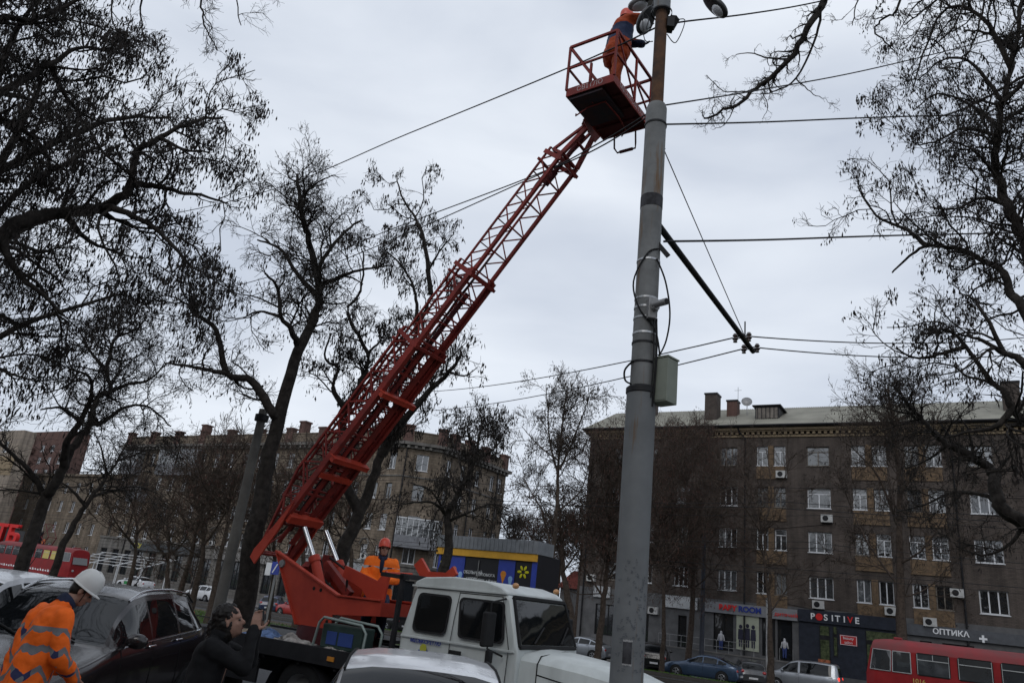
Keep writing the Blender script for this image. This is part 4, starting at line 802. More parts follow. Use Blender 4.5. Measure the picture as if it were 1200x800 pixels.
f = MB(); f.prism(rrect(.35, .56, 1.26, 1.34, .03), -1.040, -1.034); f.build('blue_emblem', mat('emblem_blue', (.03, .07, .3), .5), TR); f = MB(); f.lathe([(0, 0), (.06, 0), (.06, .006), (0, .006)], (.455, -1.043, 1.36), (0, -1, 0), 20); f.build('yellow_emblem', mat('emblem_yellow', (.45, .45, .06), .5), TR)
for o_ in list(kids(TR))+[k for c in kids(TR) for k in kids(c)]:
    if o_.type == 'MESH' and not o_.get('resized'):
        for v in o_.data.vertices: v.co.x = v.co.x*.94 if v.co.x < 2.03 else 1.908+(v.co.x-2.03)*1.22; v.co.y = (v.co.y+1.03)*.86-1.03 if v.co.y > -1.02 else v.co.y
# chassis, bed
f = MB(); f.box(-4.9, 3.4, -.45, -.35, .6, .86); f.box(-4.9, 3.4, .35, .45, .6, .86); f.box(-4.9, -4.8, -1.0, 1.0, .55, .75); f.box(-1.0, -.2, -1.0, -.5, .45, .85); f.tube([(-.6, .55, .65), (.4, .55, .65)], .22, 14); f.build('chassis', chassis_m, TR)
f = MB(); f.box(-5.0, -.14, -1.16, 1.16, 1.02, 1.12); f.box(-5.0, -.14, -1.18, -1.15, .92, 1.16); f.box(-5.0, -.14, 1.15, 1.18, .92, 1.16)
for x in np.arange(-4.8, -.2, .75): f.box(x, x+.05, -1.14, 1.14, .87, 1.018)
f.build('deck', chassis_m, TR, bevel=.008)
f = MB()
for z, y in ((.78, -1.14), (.6, -1.12)): f.box(-.95, -.2, y, y+.03, z, z+.12)
f.build('side_guard', chassis_m, TR); f = MB(); f.box(-4.6, -2.6, -1.14, -1.10, .5, .84); f.build('side_skirt', chassis_m, TR)
f = MB(); f.box(-1.15, -1.02, -1.20, -1.185, 1.0, 1.06); f.build('side_marker', mat('amber_marker', (.55, .22, .03), .4), TR)
for x, dual in ((2.85, 0), (-1.75, 1)):
    for sgn in (-1, 1):
        g = MB(); r = .47; y = sgn*(1.06 if dual else 1.0)
        g.lathe([(r*.58, .0), (r*.85, .02), (r, -.02), (r, -.2), (r*.9, -.24)] + ([(r, -.28), (r, -.5), (r*.6, -.52)] if dual else [(r*.6, -.24)]), (x, y, r), (0, sgn, 0), 30); w_ = g.build('wheel', tyre_m, TR, smooth=40)
        g = MB(); g.lathe([(r*.6, -.01), (r*.5, -.06 if not dual else -.13), (.1, -.05 if not dual else -.15), (0, -.02)], (x, y, r), (0, sgn, 0), 24); g.build('rim', greymetal, w_, smooth=40)
        if dual:
            a = np.linspace(-.1, pi+.1, 12); g = MB()
            for k in range(11): p, q = ((x+.62*cos(t), .42+.52*sin(t)) for t in (a[k], a[k+1])); g.add([(p[0], sgn*.62, p[1]), (p[0], sgn*1.15, p[1]), (q[0], sgn*1.15, q[1]), (q[0], sgn*.62, q[1])], [(0, 1, 2, 3)])
            g.build('mudguard', chassis_m, TR, smooth=60)
# roll frame behind the cab
f = MB(); f.bar((-.12, -1.05, 1.1), (-.10, -1.05, 2.27), .06); f.bar((-.12, .95, 1.1), (-.10, .95, 2.27), .06); f.bar((-.10, -1.08, 2.27), (-.10, .98, 2.27), .07); f.bar((-.11, -1.05, 1.7), (-.11, .95, 1.7), .035); f.bar((-.5, -1.05, 2.27), (.0, -1.05, 2.25), .06)
for k in range(5): f.bar((-.11, -.8+k*.4, 1.12), (-.11, -.8+k*.4, 1.7), .02)
f.build('roll_frame', chassis_m, TR)
# boom cradle behind cab
x1, z1 = tpx(508, 676, 10.2)
f = MB(); f.bar((x1-.35, .3, z1+.22), (x1-.12, .3, z1-.02), .06, .18); f.bar((x1-.14, .3, z1-.01), (x1+.26, .3, z1+.0), .07, .18); f.bar((x1+.25, .3, z1), (x1+.42, .3, z1+.14), .06, .14); f.bar((x1+.05, .3, 2.3), (x1+.05, .3, z1), .08); f.build('boom_cradle', liftred, TR)
# turret
CN_ = 9.25
poly = [tpx(x, y, CN_) for x, y in ((324, 646), (396, 698), (447, 704), (445, 722), (389, 720), (386, 739), (347, 731))]
yn = CN_-9.9; yf = yn+1.15
for y in (yn, yf):
    f = MB(); f.prism(poly, y, y+.03); pl_ = f.build('turret_plate', liftred, TR, bevel=.004)
    f = MB(); pp = [(x, y+.015, z+.012) for x, z in poly[:3]]; f.bar(pp[0], pp[1], .10, .025, up=(0, 0, 1)); f.bar(pp[1], pp[2], .10, .025); f.bar(pp[0], (poly[6][0], y+.015, poly[6][1]), .09, .02, up=(1, 0, 0)); f.build('flange', liftred, pl_)
    if y == yn:
        f = MB()
        for px_, py_ in ((375, 728), (383, 728), (376, 691), (368, 689)): a, b_ = tpx(px_, py_, CN_); f.lathe([(0, .004), (.03, .004), (.03, 0)], (a, y, b_), (0, -1, 0), 12)
        a, b_ = tpx(331, 660, CN_); f.build('bolt_hole', seam_m, pl_); f = MB(); f.lathe([(0, .03), (.06, .03), (.07, 0)], (a, y, b_), (0, -1, 0), 16); f.build('pivot_cap', greymetal, pl_)
f = MB(); xa, za = poly[2]; xb, zb_ = poly[3]; f.box(xa-.03, xa, yn+.03, yf, zb_, za-.02); f.box(poly[4][0]+.1, xa-.05, yn+.03, yf, zb_, zb_+.03); 
f.box(poly[6][0]+.05, poly[5][0]-.02, yn+.03, yf, poly[5][1]-.02, poly[5][1]+.03); f.build('turret_floor', liftred, TR)
tcx = (poly[5][0]+poly[6][0])/2; f = MB(); f.lathe([(0, 1.5), (.62, 1.5), (.62, 1.38), (.7, 1.38), (.7, 1.13), (0, 1.13)], (tcx, .0, 0), (0, 0, 1), 32); f.build('slewing_ring', boomdark, TR, smooth=40)
# operator console and seat box
f = MB(); pc = [tpx(x, y, 9.95) for x, y in ((412, 663), (449, 681), (459, 669), (463, 676), (456, 706), (440, 706), (430, 690), (408, 676))]
f.prism(pc, -.1, -.06); f.tube([(pc[2][0], -.08, pc[2][1]-.05), (pc[2][0]+.4, .1, pc[2][1]-.02)], .03, 8); f.build('console_box', liftred, TR, bevel=.004)
f = MB(); f.box(pc[0][0]-.02, pc[4][0], .2, 1.1, poly[4][1]-.35, poly[4][1]-.30); f.build('operator_platform', chassis_m, TR)
for y in (-.28, .30):      # lift rams
    a = tpx(407, 700, 9.9+y) if y > 0 else tpx(379, 687, 9.9+y); j = tpx(397, 662, 9.9+y) if y > 0 else tpx(369, 656, 9.9+y); tp_ = tpx(382, 622, 9.9+y) if y > 0 else tpx(357, 618, 9.9+y)
    f = MB(); f.tube([(a[0], y, a[1]-.1), (j[0], y, j[1])], .085, 16); f.lathe([(.10, -.05), (.105, 0), (.10, .06)], (j[0], y, j[1]), (j[0]-a[0], 0, j[1]-a[1]), 16); cy = f.build('lift_cylinder', liftred, TR, smooth=40)
    f = MB(); f.tube([(j[0], y, j[1]), (tp_[0], y, tp_[1])], .04, 14); f.build('piston_rod', chrome, cy, smooth=60)
f = MB(); a = tpx(376, 655, 9.7); b_ = tpx(386, 690, 9.7); c_ = tpx(398, 668, 9.7)
f.tube([(a[0], -.2, a[1]), (a[0]+.08, -.15, a[1]-.3), (b_[0], -.1, b_[1]), (b_[0]-.05, -.05, b_[1]-.25)], .02, 6); f.tube([(a[0]+.1, -.1, a[1]+.05), (c_[0], 0, c_[1]), (b_[0]+.2, 0, b_[1])], .02, 6); f.build('hydraulic_hose', black_rubber, TR, smooth=60)
f = MB(); f.bar((a[0]-.2, -.3, a[1]-.1), (a[0]-.3, .25, a[1]-.75), .14); f.bar((a[0]-.05, 0, a[1]-.05), (b_[0]+.25, .05, b_[1]-.05), .12); f.bar((a[0]-.3, .3, a[1]+.1), (a[0]-.35, .3, a[1]-.6), .16); f.build('inner_strut', boomred, TR)
# ---- boom
CB = 9.95
A = tpx(322, 650, CB); B_ = tpx(697, 154, CB); yb = CB-9.9; A3 = Vector((A[0], yb, A[1])); B3 = Vector((B_[0], yb, B_[1])); ax = (B3-A3); BL = ax.length; ax.normalize(); nn = Vector((-ax.z, 0, ax.x)); bb = Vector((0, 1, 0))
def bp(t, l, h): return A3+ax*(t*BL)+bb*l+nn*h
def section(t0, t1, w, lo, hi, ch, tch, step, chord_w=None, taper0=0, name='boom_section', wu=.82, under=False, plates=False):
    f = MB(); lw = w/2; uw = w/2*wu; n = max(3, int((t1-t0)*BL/step)); ts = np.linspace(t0, t1, n+1)
    def hi_at(t): return lo+(hi-lo)*min(1, .12+(t-t0)/taper0*.88) if taper0 and t < t0+taper0 else hi
    for s_ in (-1, 1):
        f.bar(bp(t0, s_*lw, lo), bp(t1, s_*lw, lo), chord_w or ch, ch, up=tuple(nn))
        if taper0:
            f.bar(bp(t0, s_*uw, lo+(hi-lo)*.12), bp(t0+taper0, s_*uw, hi), tch, tch, up=tuple(nn)); f.bar(bp(t0+taper0, s_*uw, hi), bp(t1, s_*uw, hi), tch, tch, up=tuple(nn))
        else: f.bar(bp(t0, s_*uw, hi), bp(t1, s_*uw, hi), tch, tch, up=tuple(nn))
        for k in range(n):
            a_, b__ = ts[k], ts[k+1]; m_ = (a_+b__)/2
            f.bar(bp(a_, s_*lw, lo), bp(m_, s_*uw, hi_at(m_)), tch*.62, tch*.62, up=tuple(bb)); f.bar(bp(m_, s_*uw, hi_at(m_)), bp(b__, s_*lw, lo), tch*.62, tch*.62, up=tuple(bb))
    for k in range(n+1):
        f.bar(bp(ts[k], -lw, lo), bp(ts[k], lw, lo), tch*.9, tch*.9, up=tuple(nn)); f.bar(bp(ts[k], -uw, hi_at(ts[k])), bp(ts[k], uw, hi_at(ts[k])), tch*.7, tch*.7, up=tuple(nn))
        if k < n: f.bar(bp(ts[k], -uw, hi_at(ts[k])), bp(ts[k+1], uw, hi_at(ts[k+1])), tch*.5, tch*.5, up=tuple(nn))
    o = f.build(name, boomred, TR)
    g = MB()    # end collar
    for s_ in (-1, 1): g.bar(bp(t1-.012, s_*(lw+.03), lo-.06), bp(t1-.012, s_*(uw+.03), hi+.04), .08, .03, up=tuple(bb))
    g.bar(bp(t1-.012, -lw-.06, lo-.07), bp(t1-.012, lw+.06, lo-.07), .06, .05, up=tuple(nn)); g.bar(bp(t1-.03, -uw-.03, hi+.05), bp(t1-.03, uw+.03, hi+.05), .05, .05, up=tuple(nn)); g.build('end_collar', boomred, o)
    return o
s1 = section(0, .50, .80, 0, .50, .12, .042, .62, chord_w=.075, taper0=.16, wu=.9)
s2 = section(.10, .665, .68, .03, .46, .085, .034, .46, chord_w=.07, wu=.88)
s3 = section(.22, .93, .56, .05, .40, .06, .032, .50, chord_w=.06, wu=.85)
f = MB()      # tapered head to the basket
for s_ in (-1, 1):
    f.bar(bp(.93, s_*.28, .05), bp(1.0, s_*.13, .08), .06, .08, up=tuple(nn)); f.bar(bp(.93, s_*.19, .36), bp(1.0, s_*.12, .16), .04, .05, up=tuple(nn)); f.bar(bp(.93, s_*.24, .09), bp(.93, s_*.19, .36), .05)
f.bar(bp(.93, -.24, .09), bp(.93, .24, .09), .05); f.bar(bp(.965, -.19, .09), bp(.965, .19, .09), .04); f.bar(bp(.93, -.19, .36), bp(.93, .19, .36), .05)
f.build('boom_head', boomred, TR)
f = MB(); f.tube([bp(.9, .02, .2), bp(.985, .02, .16)], .045, 12); f.tube([bp(.87, .02, .21), bp(.9, .02, .2)], .07, 12); f.build('levelling_ram', boomdark, TR, smooth=50)
# wide under plates and cross channels
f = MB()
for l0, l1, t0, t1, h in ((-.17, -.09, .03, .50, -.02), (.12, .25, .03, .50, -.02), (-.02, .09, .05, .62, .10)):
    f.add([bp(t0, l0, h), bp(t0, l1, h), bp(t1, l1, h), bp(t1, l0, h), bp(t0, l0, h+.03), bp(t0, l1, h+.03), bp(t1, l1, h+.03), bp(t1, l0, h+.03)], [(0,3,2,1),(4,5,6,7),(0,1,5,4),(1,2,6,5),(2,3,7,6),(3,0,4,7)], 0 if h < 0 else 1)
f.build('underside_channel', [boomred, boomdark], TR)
def t_at(px_, py_):
    best = min(np.linspace(0, 1, 400), key=lambda t: (lambda P: (P[0]-px_)**2+(P[1]-py_)**2)(proj_px(TM @ bp(t, -.41, -.05)))); return best
def proj_px(P):
    v = np.array(tuple(P))-CC; z = v@CF; return (600+FPX*(v@CR)/z, 400-FPX*(v@CU)/z)
for px_, py_ in ((397, 541), (449, 462)):
    t = t_at(px_, py_); f = MB(); f.bar(bp(t, -.47, -.13), bp(t, .47, -.13), .09, .09, up=tuple(nn)); f.bar(bp(t+.004, -.47, -.10), bp(t+.004, .47, -.10), .02, .16, up=tuple(nn)); f.build('cross_bracket', liftred, TR)
f = MB(); f.bar(bp(.09, -.41, -.06), bp(.09, .41, -.06), .14, .16, up=tuple(nn)); f.bar(bp(.19, -.41, -.03), bp(.19, .41, -.03), .10, .10, up=tuple(nn)); 
for s_ in (-1, 1): f.add([bp(-.015, s_*.42, -.13), bp(.06, s_*.42, -.10), bp(.12, s_*.42, .0), bp(.0, s_*.42, .09), bp(-.015, s_*.42, .05), bp(-.015, s_*.45, -.13), bp(.06, s_*.45, -.10), bp(.12, s_*.45, .0), bp(.0, s_*.45, .09), bp(-.015, s_*.45, .05)], [(0,1,2,3,4),(9,8,7,6,5),(0,5,6,1),(1,6,7,2),(2,7,8,3),(3,8,9,4),(4,9,5,0)])
f.build('boom_foot', liftred, TR)
f = MB(); pts = [bp(t, -.2, .16+.02*sin(t*60)) for t in np.linspace(.05, .9, 40)]; f.tube(pts, .016, 6); pts = [bp(t, .12, .3+.02*sin(t*43+1)) for t in np.linspace(.05, .7, 40)]; f.tube(pts, .016, 6); f.build('boom_hose', black_rubber, TR, smooth=60)
# ---- basket (lies on four corners found in plan)
bn = Vector((1.10, 9.42, 0)); bl_ = Vector((.49, 10.05, 0)); br_ = Vector((1.87, 10.47, 0)); ex = (br_-bn); LX = ex.length; ex.normalize(); ey = Vector((-ex.y, ex.x, 0)); LY = .86; BZ = 9.80
bm_ = Matrix.Translation(TI @ Vector((bn.x, bn.y, BZ))) @ Matrix.Rotation(math.atan2(ex.y, ex.x)-AROT, 4, 'Z')
bask = MB(); 
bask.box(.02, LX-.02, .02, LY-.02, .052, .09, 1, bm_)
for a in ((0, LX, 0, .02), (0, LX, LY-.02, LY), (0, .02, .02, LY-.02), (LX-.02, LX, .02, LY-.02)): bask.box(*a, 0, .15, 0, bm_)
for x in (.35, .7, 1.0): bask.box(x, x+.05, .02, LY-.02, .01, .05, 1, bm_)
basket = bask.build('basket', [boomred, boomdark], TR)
f = MB(); r_t = .016; Hb = .98
cs = [(0, 0), (LX, 0), (LX, LY), (0, LY)]; q_ = lambda x, y, z: bm_ @ Vector((x, y, z))
for x, y in cs+[(LX*.55, 0), (LX*.55, LY), (0, LY*.5), (LX, LY*.5)]:
    hh = Hb if (x, y) in cs or x == LX*.55 else .5; f.bar(q_(x, y, .12), q_(x, y, hh), .035)
for z, w_ in ((Hb, .04), (.55, .03)):
    for i in range(4): a, b_ = cs[i], cs[(i+1) % 4]; f.bar(q_(*a, z), q_(*b_, z), w_)
f.bar(q_(0, 0, Hb), q_(LX*.55, 0, .15), .025); f.bar(q_(LX*.55, 0, .55), q_(LX, 0, .2), .025); f.bar(q_(0, LY, Hb), q_(0, LY*.4, .15), .025)
f.build('guard_rail', boomred, basket)
f = MB(); f.tube([q_(LX, .25, .1), q_(LX+.04, .25, -.2), q_(LX+.1, .28, -.26), q_(LX+.1, .62, -.26), q_(LX+.04, .65, -.2), q_(LX, .65, .1)], .016, 8); f.tube([q_(LX+.1, .33, -.26), q_(LX+.1, .57, -.26)], .028, 8); f.build('step', boomdark, basket, smooth=50)
hx = TI @ Vector(tuple(TM @ bp(1.0, 0, .1)))
f = MB(); e = bp(1.0, 0, .1); tgt = [q_(.25, LY*.55, .02), q_(.62, LY*.95, .02)]
for s_, tg in zip((-.16, .16), tgt):
    a = e+bb*s_; f.bar(a-nn*.12-ax*.05, tg, .16, .03, up=(0, 1, 0)); f.bar(a+nn*.10, tg+Vector((0, 0, .02)), .10, .03, up=(0, 1, 0))
f.tube([e-bb*.22, e+bb*.22], .05, 12); f.build('basket_bracket', boomred, basket); f = MB(); f.box(.04, LX*.62, .22, LY-.04, -.05, -.004, 0, bm_); f.build('underside_plate', mat('underside_blue_black', (.03, .03, .04), .7, var=.4, vs=5, col2=(.06, .028, .03)), basket)
f = MB(); f.tube([q_(.3, .3, -.07), q_(.75, .28, -.07), q_(1.15, .35, -.05), q_(LX, .5, -.02)], .014, 6); f.tube([q_(.3, .3, -.07), q_(.28, .6, -.1), q_(.1, .7, -.35), q_(-.05, .6, -.45)], .012, 6); f.build('hydraulic_pipe', boomred, basket, smooth=60)
def btext(s, p, rz, size): 
    o = text(s, size, mat('faded_white_lettering', (.42, .34, .34), .7, var=.3) if 'faded_white_lettering' not in MATS else MATS['faded_white_lettering'], (0, 0, 0), (0, 0, 0), basket, ext=.001)
    o.matrix_local = bm_ @ Matrix.Translation(p) @ Matrix.Rotation(rz, 4, 'Z') @ Matrix.Rotation(pi/2, 4, 'X'); return o
btext('МІСЬКСВІТЛО', (LX*.5, -.002, .075), 0, .125); btext('СВІТЛО', (-.002, LY*.5, .075), -pi/2, .12)
# things lying on the deck
def rag(name, label, cat, p, sx, sy, sz, m, seed):
    r = np.random.default_rng(seed); n = 16; V = []
    for i in range(n):
        for j in range(n):
            u, v = i/(n-1), j/(n-1); V.append((sx*(u-.5)+.02*r.normal(), sy*(v-.5)+.02*r.normal(), .62*sz*(sin(pi*u)*sin(pi*v))**.5*(.55+.3*sin(9*u+4*v+seed)+.25*sin(13*v-5*u+2*seed)+.12*r.random())))
    f = MB(); f.v = V; f.f = [(i*n+j, (i+1)*n+j, (i+1)*n+j+1, i*n+j+1) for i in range(n-1) for j in range(n-1)]; f.m = [0]*len(f.f); o = f.build(name, m, smooth=180); o.matrix_world = TM @ Matrix.Translation(p); return tag(o, label, cat)
rag('tarpaulin', 'crumpled blue tarpaulin on the truck deck behind the turret', 'tarpaulin', (-2.95, -.75, 1.125), .8, .45, .2, mat('tarp_blue', (.10, .16, .3), .6, var=.5, vs=6), 1)
rag('cloth_bundle', 'pale crumpled cloth bundle at the foot of the turret', 'cloth', (-2.2, -.9, 1.125), .7, .4, .2, mat('cloth_pale', (.3, .28, .26), .9, var=.5, vs=8), 2)
rag('cloth_bundle', 'tan flattened sack at the rear of the truck deck', 'sack', (-3.75, -.75, 1.125), .8, .5, .18, mat('sack_tan', (.2, .16, .12), .9, var=.4, vs=5), 3)
rag('cloth_bundle', 'pale rag on the deck edge below the blue equipment box', 'cloth', (-1.2, -1.0, 1.125), .55, .25, .12, MATS['cloth_pale'], 4)
EB = empty('equipment_box', TM @ Vector((-1.45, -.93, 1.13)), AROT, 'tube framed equipment box with blue panels under the red turret', 'equipment box')
f = MB(); f.box(-.02, .78, -.14, .14, .02, .36); f.build('box', mat('equipment_dark_green', (.03, .05, .045), .5, var=.3), EB, bevel=.02)
f = MB(); f.tube([(-.12, -.18, 0), (-.06, -.18, .36), (.02, -.18, .44), (.78, -.18, .40), (.88, -.18, .3), (.86, -.18, 0)], .02, 8); f.tube([(-.12, .18, 0), (-.06, .18, .36), (.02, .18, .44), (.78, .18, .40), (.88, .18, .3), (.86, .18, 0)], .02, 8); f.build('tube_frame', mat('frame_pale_green', (.25, .3, .28), .5, .3), EB, smooth=60)
f = MB(); f.box(.1, .3, -.15, -.142, .08, .26); f.box(.34, .62, -.15, -.142, .08, .26); f.build('blue_panel', mat('panel_blue', (.03, .06, .22), .4), EB)
# ================================================================ POLE, LAMPS, WIRES
pole_m = mat('pole_grey_paint', (.145, .153, .158), .6, .1, .16, 1.6, bump=.12, bs=9)
def rusty(m, z0=None):   # rust streaks running down the painted steel
    t = m.node_tree; n = t.nodes; l = t.links; b = n['Principled BSDF']; src = b.inputs['Base Color'].links[0].from_socket
    tcn = n.new('ShaderNodeTexCoord'); mp_ = n.new('ShaderNodeMapping'); mp_.inputs['Scale'].default_value = (5, 5, .35); l.new(tcn.outputs['Object'], mp_.inputs[0])
    nz = n.new('ShaderNodeTexNoise'); nz.inputs['Scale'].default_value = 1.3; nz.inputs['Detail'].default_value = 7; nz.inputs['Roughness'].default_value = .65; l.new(mp_.outputs[0], nz.inputs['Vector'])
    mr = n.new('ShaderNodeMapRange'); mr.inputs[1].default_value = .54 if z0 is None else z0; mr.inputs[2].default_value = .66 if z0 is None else z0+.1; l.new(nz.outputs['Fac'], mr.inputs[0])
    mx = n.new('ShaderNodeMix'); mx.data_type = 'RGBA'; l.new(mr.outputs[0], mx.inputs[0]); l.new(src, mx.inputs[6]); mx.inputs[7].default_value = (.13, .075, .035, 1); l.new(mx.outputs[2], b.inputs['Base Color']); return m
rusty(pole_m, .60); pole_up = rusty(mat('pole_weathered_grey', (.155, .16, .16), .7, .1, .22, 2.5, bump=.15, bs=12), .56)
rust_m = mat('rusty_pipe', (.05, .035, .03), .85, .2, .3, 6, col2=(.13, .07, .04), bump=.3, bs=20); peel = mat('peeled_dark_patch', (.05, .05, .055), .9, var=.4, vs=10)
PX, PY = 1.60, 8.45; PL = empty('utility_pole', (PX, PY, 0), 0, 'tall grey tubular steel pole with rust streaks, bracket arm and cabinet', 'pole')
f = MB(); f.tube([(0, 0, -.05), (0, 0, 4.62)], [.178, .174], 40); lo_ = f.build('lower_tube', pole_m, PL, smooth=50)
f = MB(); f.tube([(0, 0, 4.60), (0, 0, 8.62), (0, 0, 8.68)], [.143, .140, .12], 36); f.build('upper_tube', pole_up, PL, smooth=50)
f = MB(); f.tube([(0, 0, 8.66), (0, 0, 10.35)], [.088, .085], 24); f.build('top_pipe', rust_m, PL, smooth=50)
f = MB(); f.tube([(0, 0, 10.3), (0, 0, 11.6)], [.122, .118], 24); f.build('top_sleeve', pole_m, PL, smooth=50)
f = MB(); f.lathe([(.17, -.05), (.186, -.04), (.186, .02), (.16, .045), (.145, .05)], (0, 0, 4.61), (0, 0, 1), 36)
f.build('steel_band', darkmetal, PL, smooth=40)
for z in (3.9+1.05, 5.05+.15, 8.35, 10.28): f = MB(); f.lathe([(.142, -.015), (.151, -.012), (.151, .012), (.142, .015)], (0, 0, z), (0, 0, 1), 30); f.build('steel_band', darkmetal, PL, smooth=40)
for z in (5.32, 5.52, 5.66, 5.78, 6.3): f = MB(); f.lathe([(.142, -.014), (.149, -.012), (.149, .012), (.142, .014)], (0, 0, z), (0, 0, 1), 30); f.build('strap', galv, PL)
f = MB(); rr = np.random.default_rng(3)
f.lathe([(.1415, -.09), (.145, -.08), (.145, .08), (.1415, .09)], (0, 0, 7.15), (0, 0, 1), 30); f.build('tar_patch', peel, PL)
# graffiti / scraped sticker on the lower tube
def wrap(f, a0_, a1_, z0, z1, r=.1785, n=6):
    for k in range(n):
        a, b_ = a0_+(a1_-a0_)*k/n, a0_+(a1_-a0_)*(k+1)/n; f.add([(r*cos(a), r*sin(a), z0), (r*cos(b_), r*sin(b_), z0), (r*cos(b_), r*sin(b_), z1), (r*cos(a), r*sin(a), z1)], [(0, 1, 2, 3)])
f = MB(); wrap(f, RAD(-118), RAD(-88), 1.62, 1.83, .1795); f.build('old_sticker', peel, PL)
f = MB()
for k in range(420):
    kk = k//6; r2 = np.random.default_rng(kk); a = RAD(-150+r2.random()*110)+rr.normal()*.06; z = 1.55+r2.random()**1.5*1.1+rr.normal()*.012; w = .004+.016*rr.random(); wrap(f, a, a+w/.178, z, z+.003+.012*rr.random(), .1788, 2)
f.build('scratched_lettering', mat('scratch_dark', (.10, .108, .12), .8), PL)
f = MB()
for k in range(16): a = RAD(-118+k*2); wrap(f, a, a+RAD(1.5), 1.83+.01*rr.random(), 1.845+.012*rr.random(), .1793, 1); wrap(f, a, a+RAD(1.3), 1.60+.01*rr.random(), 1.615+.01*rr.random(), .1793, 1)
f.build('sticker_edge', mat('paper_remains', (.4, .4, .4), .8), PL)
vdir = Vector((-PX, -PY, 0)).normalized(); vr = Vector((vdir.y, -vdir.x, 0))*-1      # vr: to the right as seen
if vr.x < 0: vr = -vr
f = MB(); c0 = vr*.235+Vector((0, 0, 4.72)); Mx = Matrix.Translation(c0) @ Matrix.Rotation(AROT-.25, 4, 'Z'); f.box(-.08, .15, -.12, .10, -.26, .28, 0, Mx); bx = f.build('cabinet', mat('cabinet_olive_grey', (.20, .22, .185), .6, .1, .12, 3), PL, bevel=.008)
f = MB(); f.box(-.09, .16, -.13, .11, .281, .30, 0, Mx); f.box(-.07, .14, -.126, -.121, -.24, .26, 0, Mx); f.build('cabinet_lid', MATS['cabinet_olive_grey'], bx)
f = MB(); f.bar(vr*.12+Vector((0, 0, 4.9)), vr*.2+Vector((0, 0, 4.9)), .05); f.bar(vr*.12+Vector((0, 0, 4.52)), vr*.2+Vector((0, 0, 4.52)), .05); f.build('cabinet_bracket', darkmetal, PL)
cdir = (vdir*.9+vr*.35).normalized(); f = MB(); cc = cdir*.15+Vector((0, 0, 5.60)); f.bar(cc+Vector((0, 0, -.13)), cc+Vector((0, 0, .13)), .10, .15, up=tuple(cdir)); f.tube([cc, cc+cdir*.12+vr*.03], .045, 14); f.build('camera_mount', greymetal, PL, bevel=.006)
f = MB(); f.tube([cc+cdir*.10+vr*.0+Vector((0, 0, .03)), cc+cdir*.28+vr*.08+Vector((0, 0, .01))], .042, 14); f.build('camera', greymetal, PL, smooth=50); f = MB(); f.tube([cc+cdir*.281+vr*.08+Vector((0, 0, .01)), cc+cdir*.285+vr*.081+Vector((0, 0, .01))], .036, 14); f.build('camera_lens', black_rubber, PL)
f = MB()
def loop(pts, r=.012): 
    P = [Vector(p) for p in pts]; out = []
    for i in range(len(P)-1):
        p0, p1, p2, p3 = P[max(i-1, 0)], P[i], P[i+1], P[min(i+2, len(P)-1)]
        for t in np.linspace(0, 1, 7)[:-1]: out.append(.5*((2*p1)+(p2-p0)*t+(2*p0-5*p1+4*p2-p3)*t*t+(3*p1-p0-3*p2+p3)*t**3))
    out.append(P[-1]); f.tube(out, r, 6)
V_ = lambda a, d, z: vr*a+vdir*d+Vector((0, 0, z))
loop([V_(.12, .1, 6.45), V_(-.02, .16, 6.35), V_(-.17, .08, 6.0), V_(-.08, .17, 5.6), V_(.12, .14, 5.35), V_(.20, .1, 4.98)], .011)
loop([V_(.1, .12, 6.3), V_(.22, .1, 6.0), V_(.29, .06, 5.6), V_(.26, .05, 5.25), V_(.17, .1, 5.0)], .011)
loop([V_(.13, .1, 5.5), V_(.15, .12, 5.1), V_(.14, .12, 4.6), V_(.13, .12, 4.4)], .014); loop([V_(.10, .13, 5.5), V_(.12, .14, 5.0), V_(.11, .14, 4.5)], .010)
loop([V_(-.12, .1, 4.95), V_(-.21, .04, 4.85), V_(-.2, .05, 4.72), V_(-.13, .1, 4.66)], .012)
f.build('cable', black_rubber, PL, smooth=60)
# bracket arm square to the street, with insulators and stay
dU = Vector(tuple(U2)); az_ = 6.98; f = MB(); f.tube([dU*.12+Vector((0, 0, az_)), dU*5.35+Vector((0, 0, az_-.02))], .045, 12); f.bar(dU*.1+Vector((0, 0, az_-.1)), dU*.1+Vector((0, 0, az_+.1)), .1); arm = f.build('bracket_arm', black_rubber, PL, smooth=50)
f = MB(); f.bar(dU*4.75+Vector((0, 0, az_)), dU*4.75+Vector((0, 0, az_+.35)), .02); f.tube([dU*.13+Vector((0, 0, 8.25)), dU*4.75+Vector((0, 0, az_+.05))], .008, 6); f.tube([dU*.13+Vector((0, 0, 8.25)), dU*.33+Vector((0, 0, 8.19))], .03, 8); f.build('stay_wire', darkmetal, arm)
for t in (4.55, 5.15):
    for s_ in (-.12, .12):
        f = MB(); c = dU*t+Vector(tuple(U1))*s_+Vector((0, 0, az_)); f.tube([dU*t+Vector((0, 0, az_-.04)), c+Vector((0, 0, -.04)), c+Vector((0, 0, .04))], .012, 6); f.lathe([(0, .10), (.03, .09), (.05, .05), (.03, .03), (.055, -.01), (.03, -.04), (.04, -.07), (0, -.07)], c+Vector((0, 0, -.04)), (0, 0, 1), 12); f.build('insulator', mat('insulator_brown', (.05, .03, .025), .25, coat=.5) if 'insulator_brown' not in MATS else MATS['insulator_brown'], arm, smooth=50)
f = MB(); f.bar(V_(.10, .05, 6.55), V_(.24, .1, 6.35), .03, .06); f.bar(V_(.12, -.05, 10.05), V_(.2, 0, 10.2), .10); f.box(.07, .17, -.1, .05, 9.98, 10.15); f.build('clamp', darkmetal, PL)
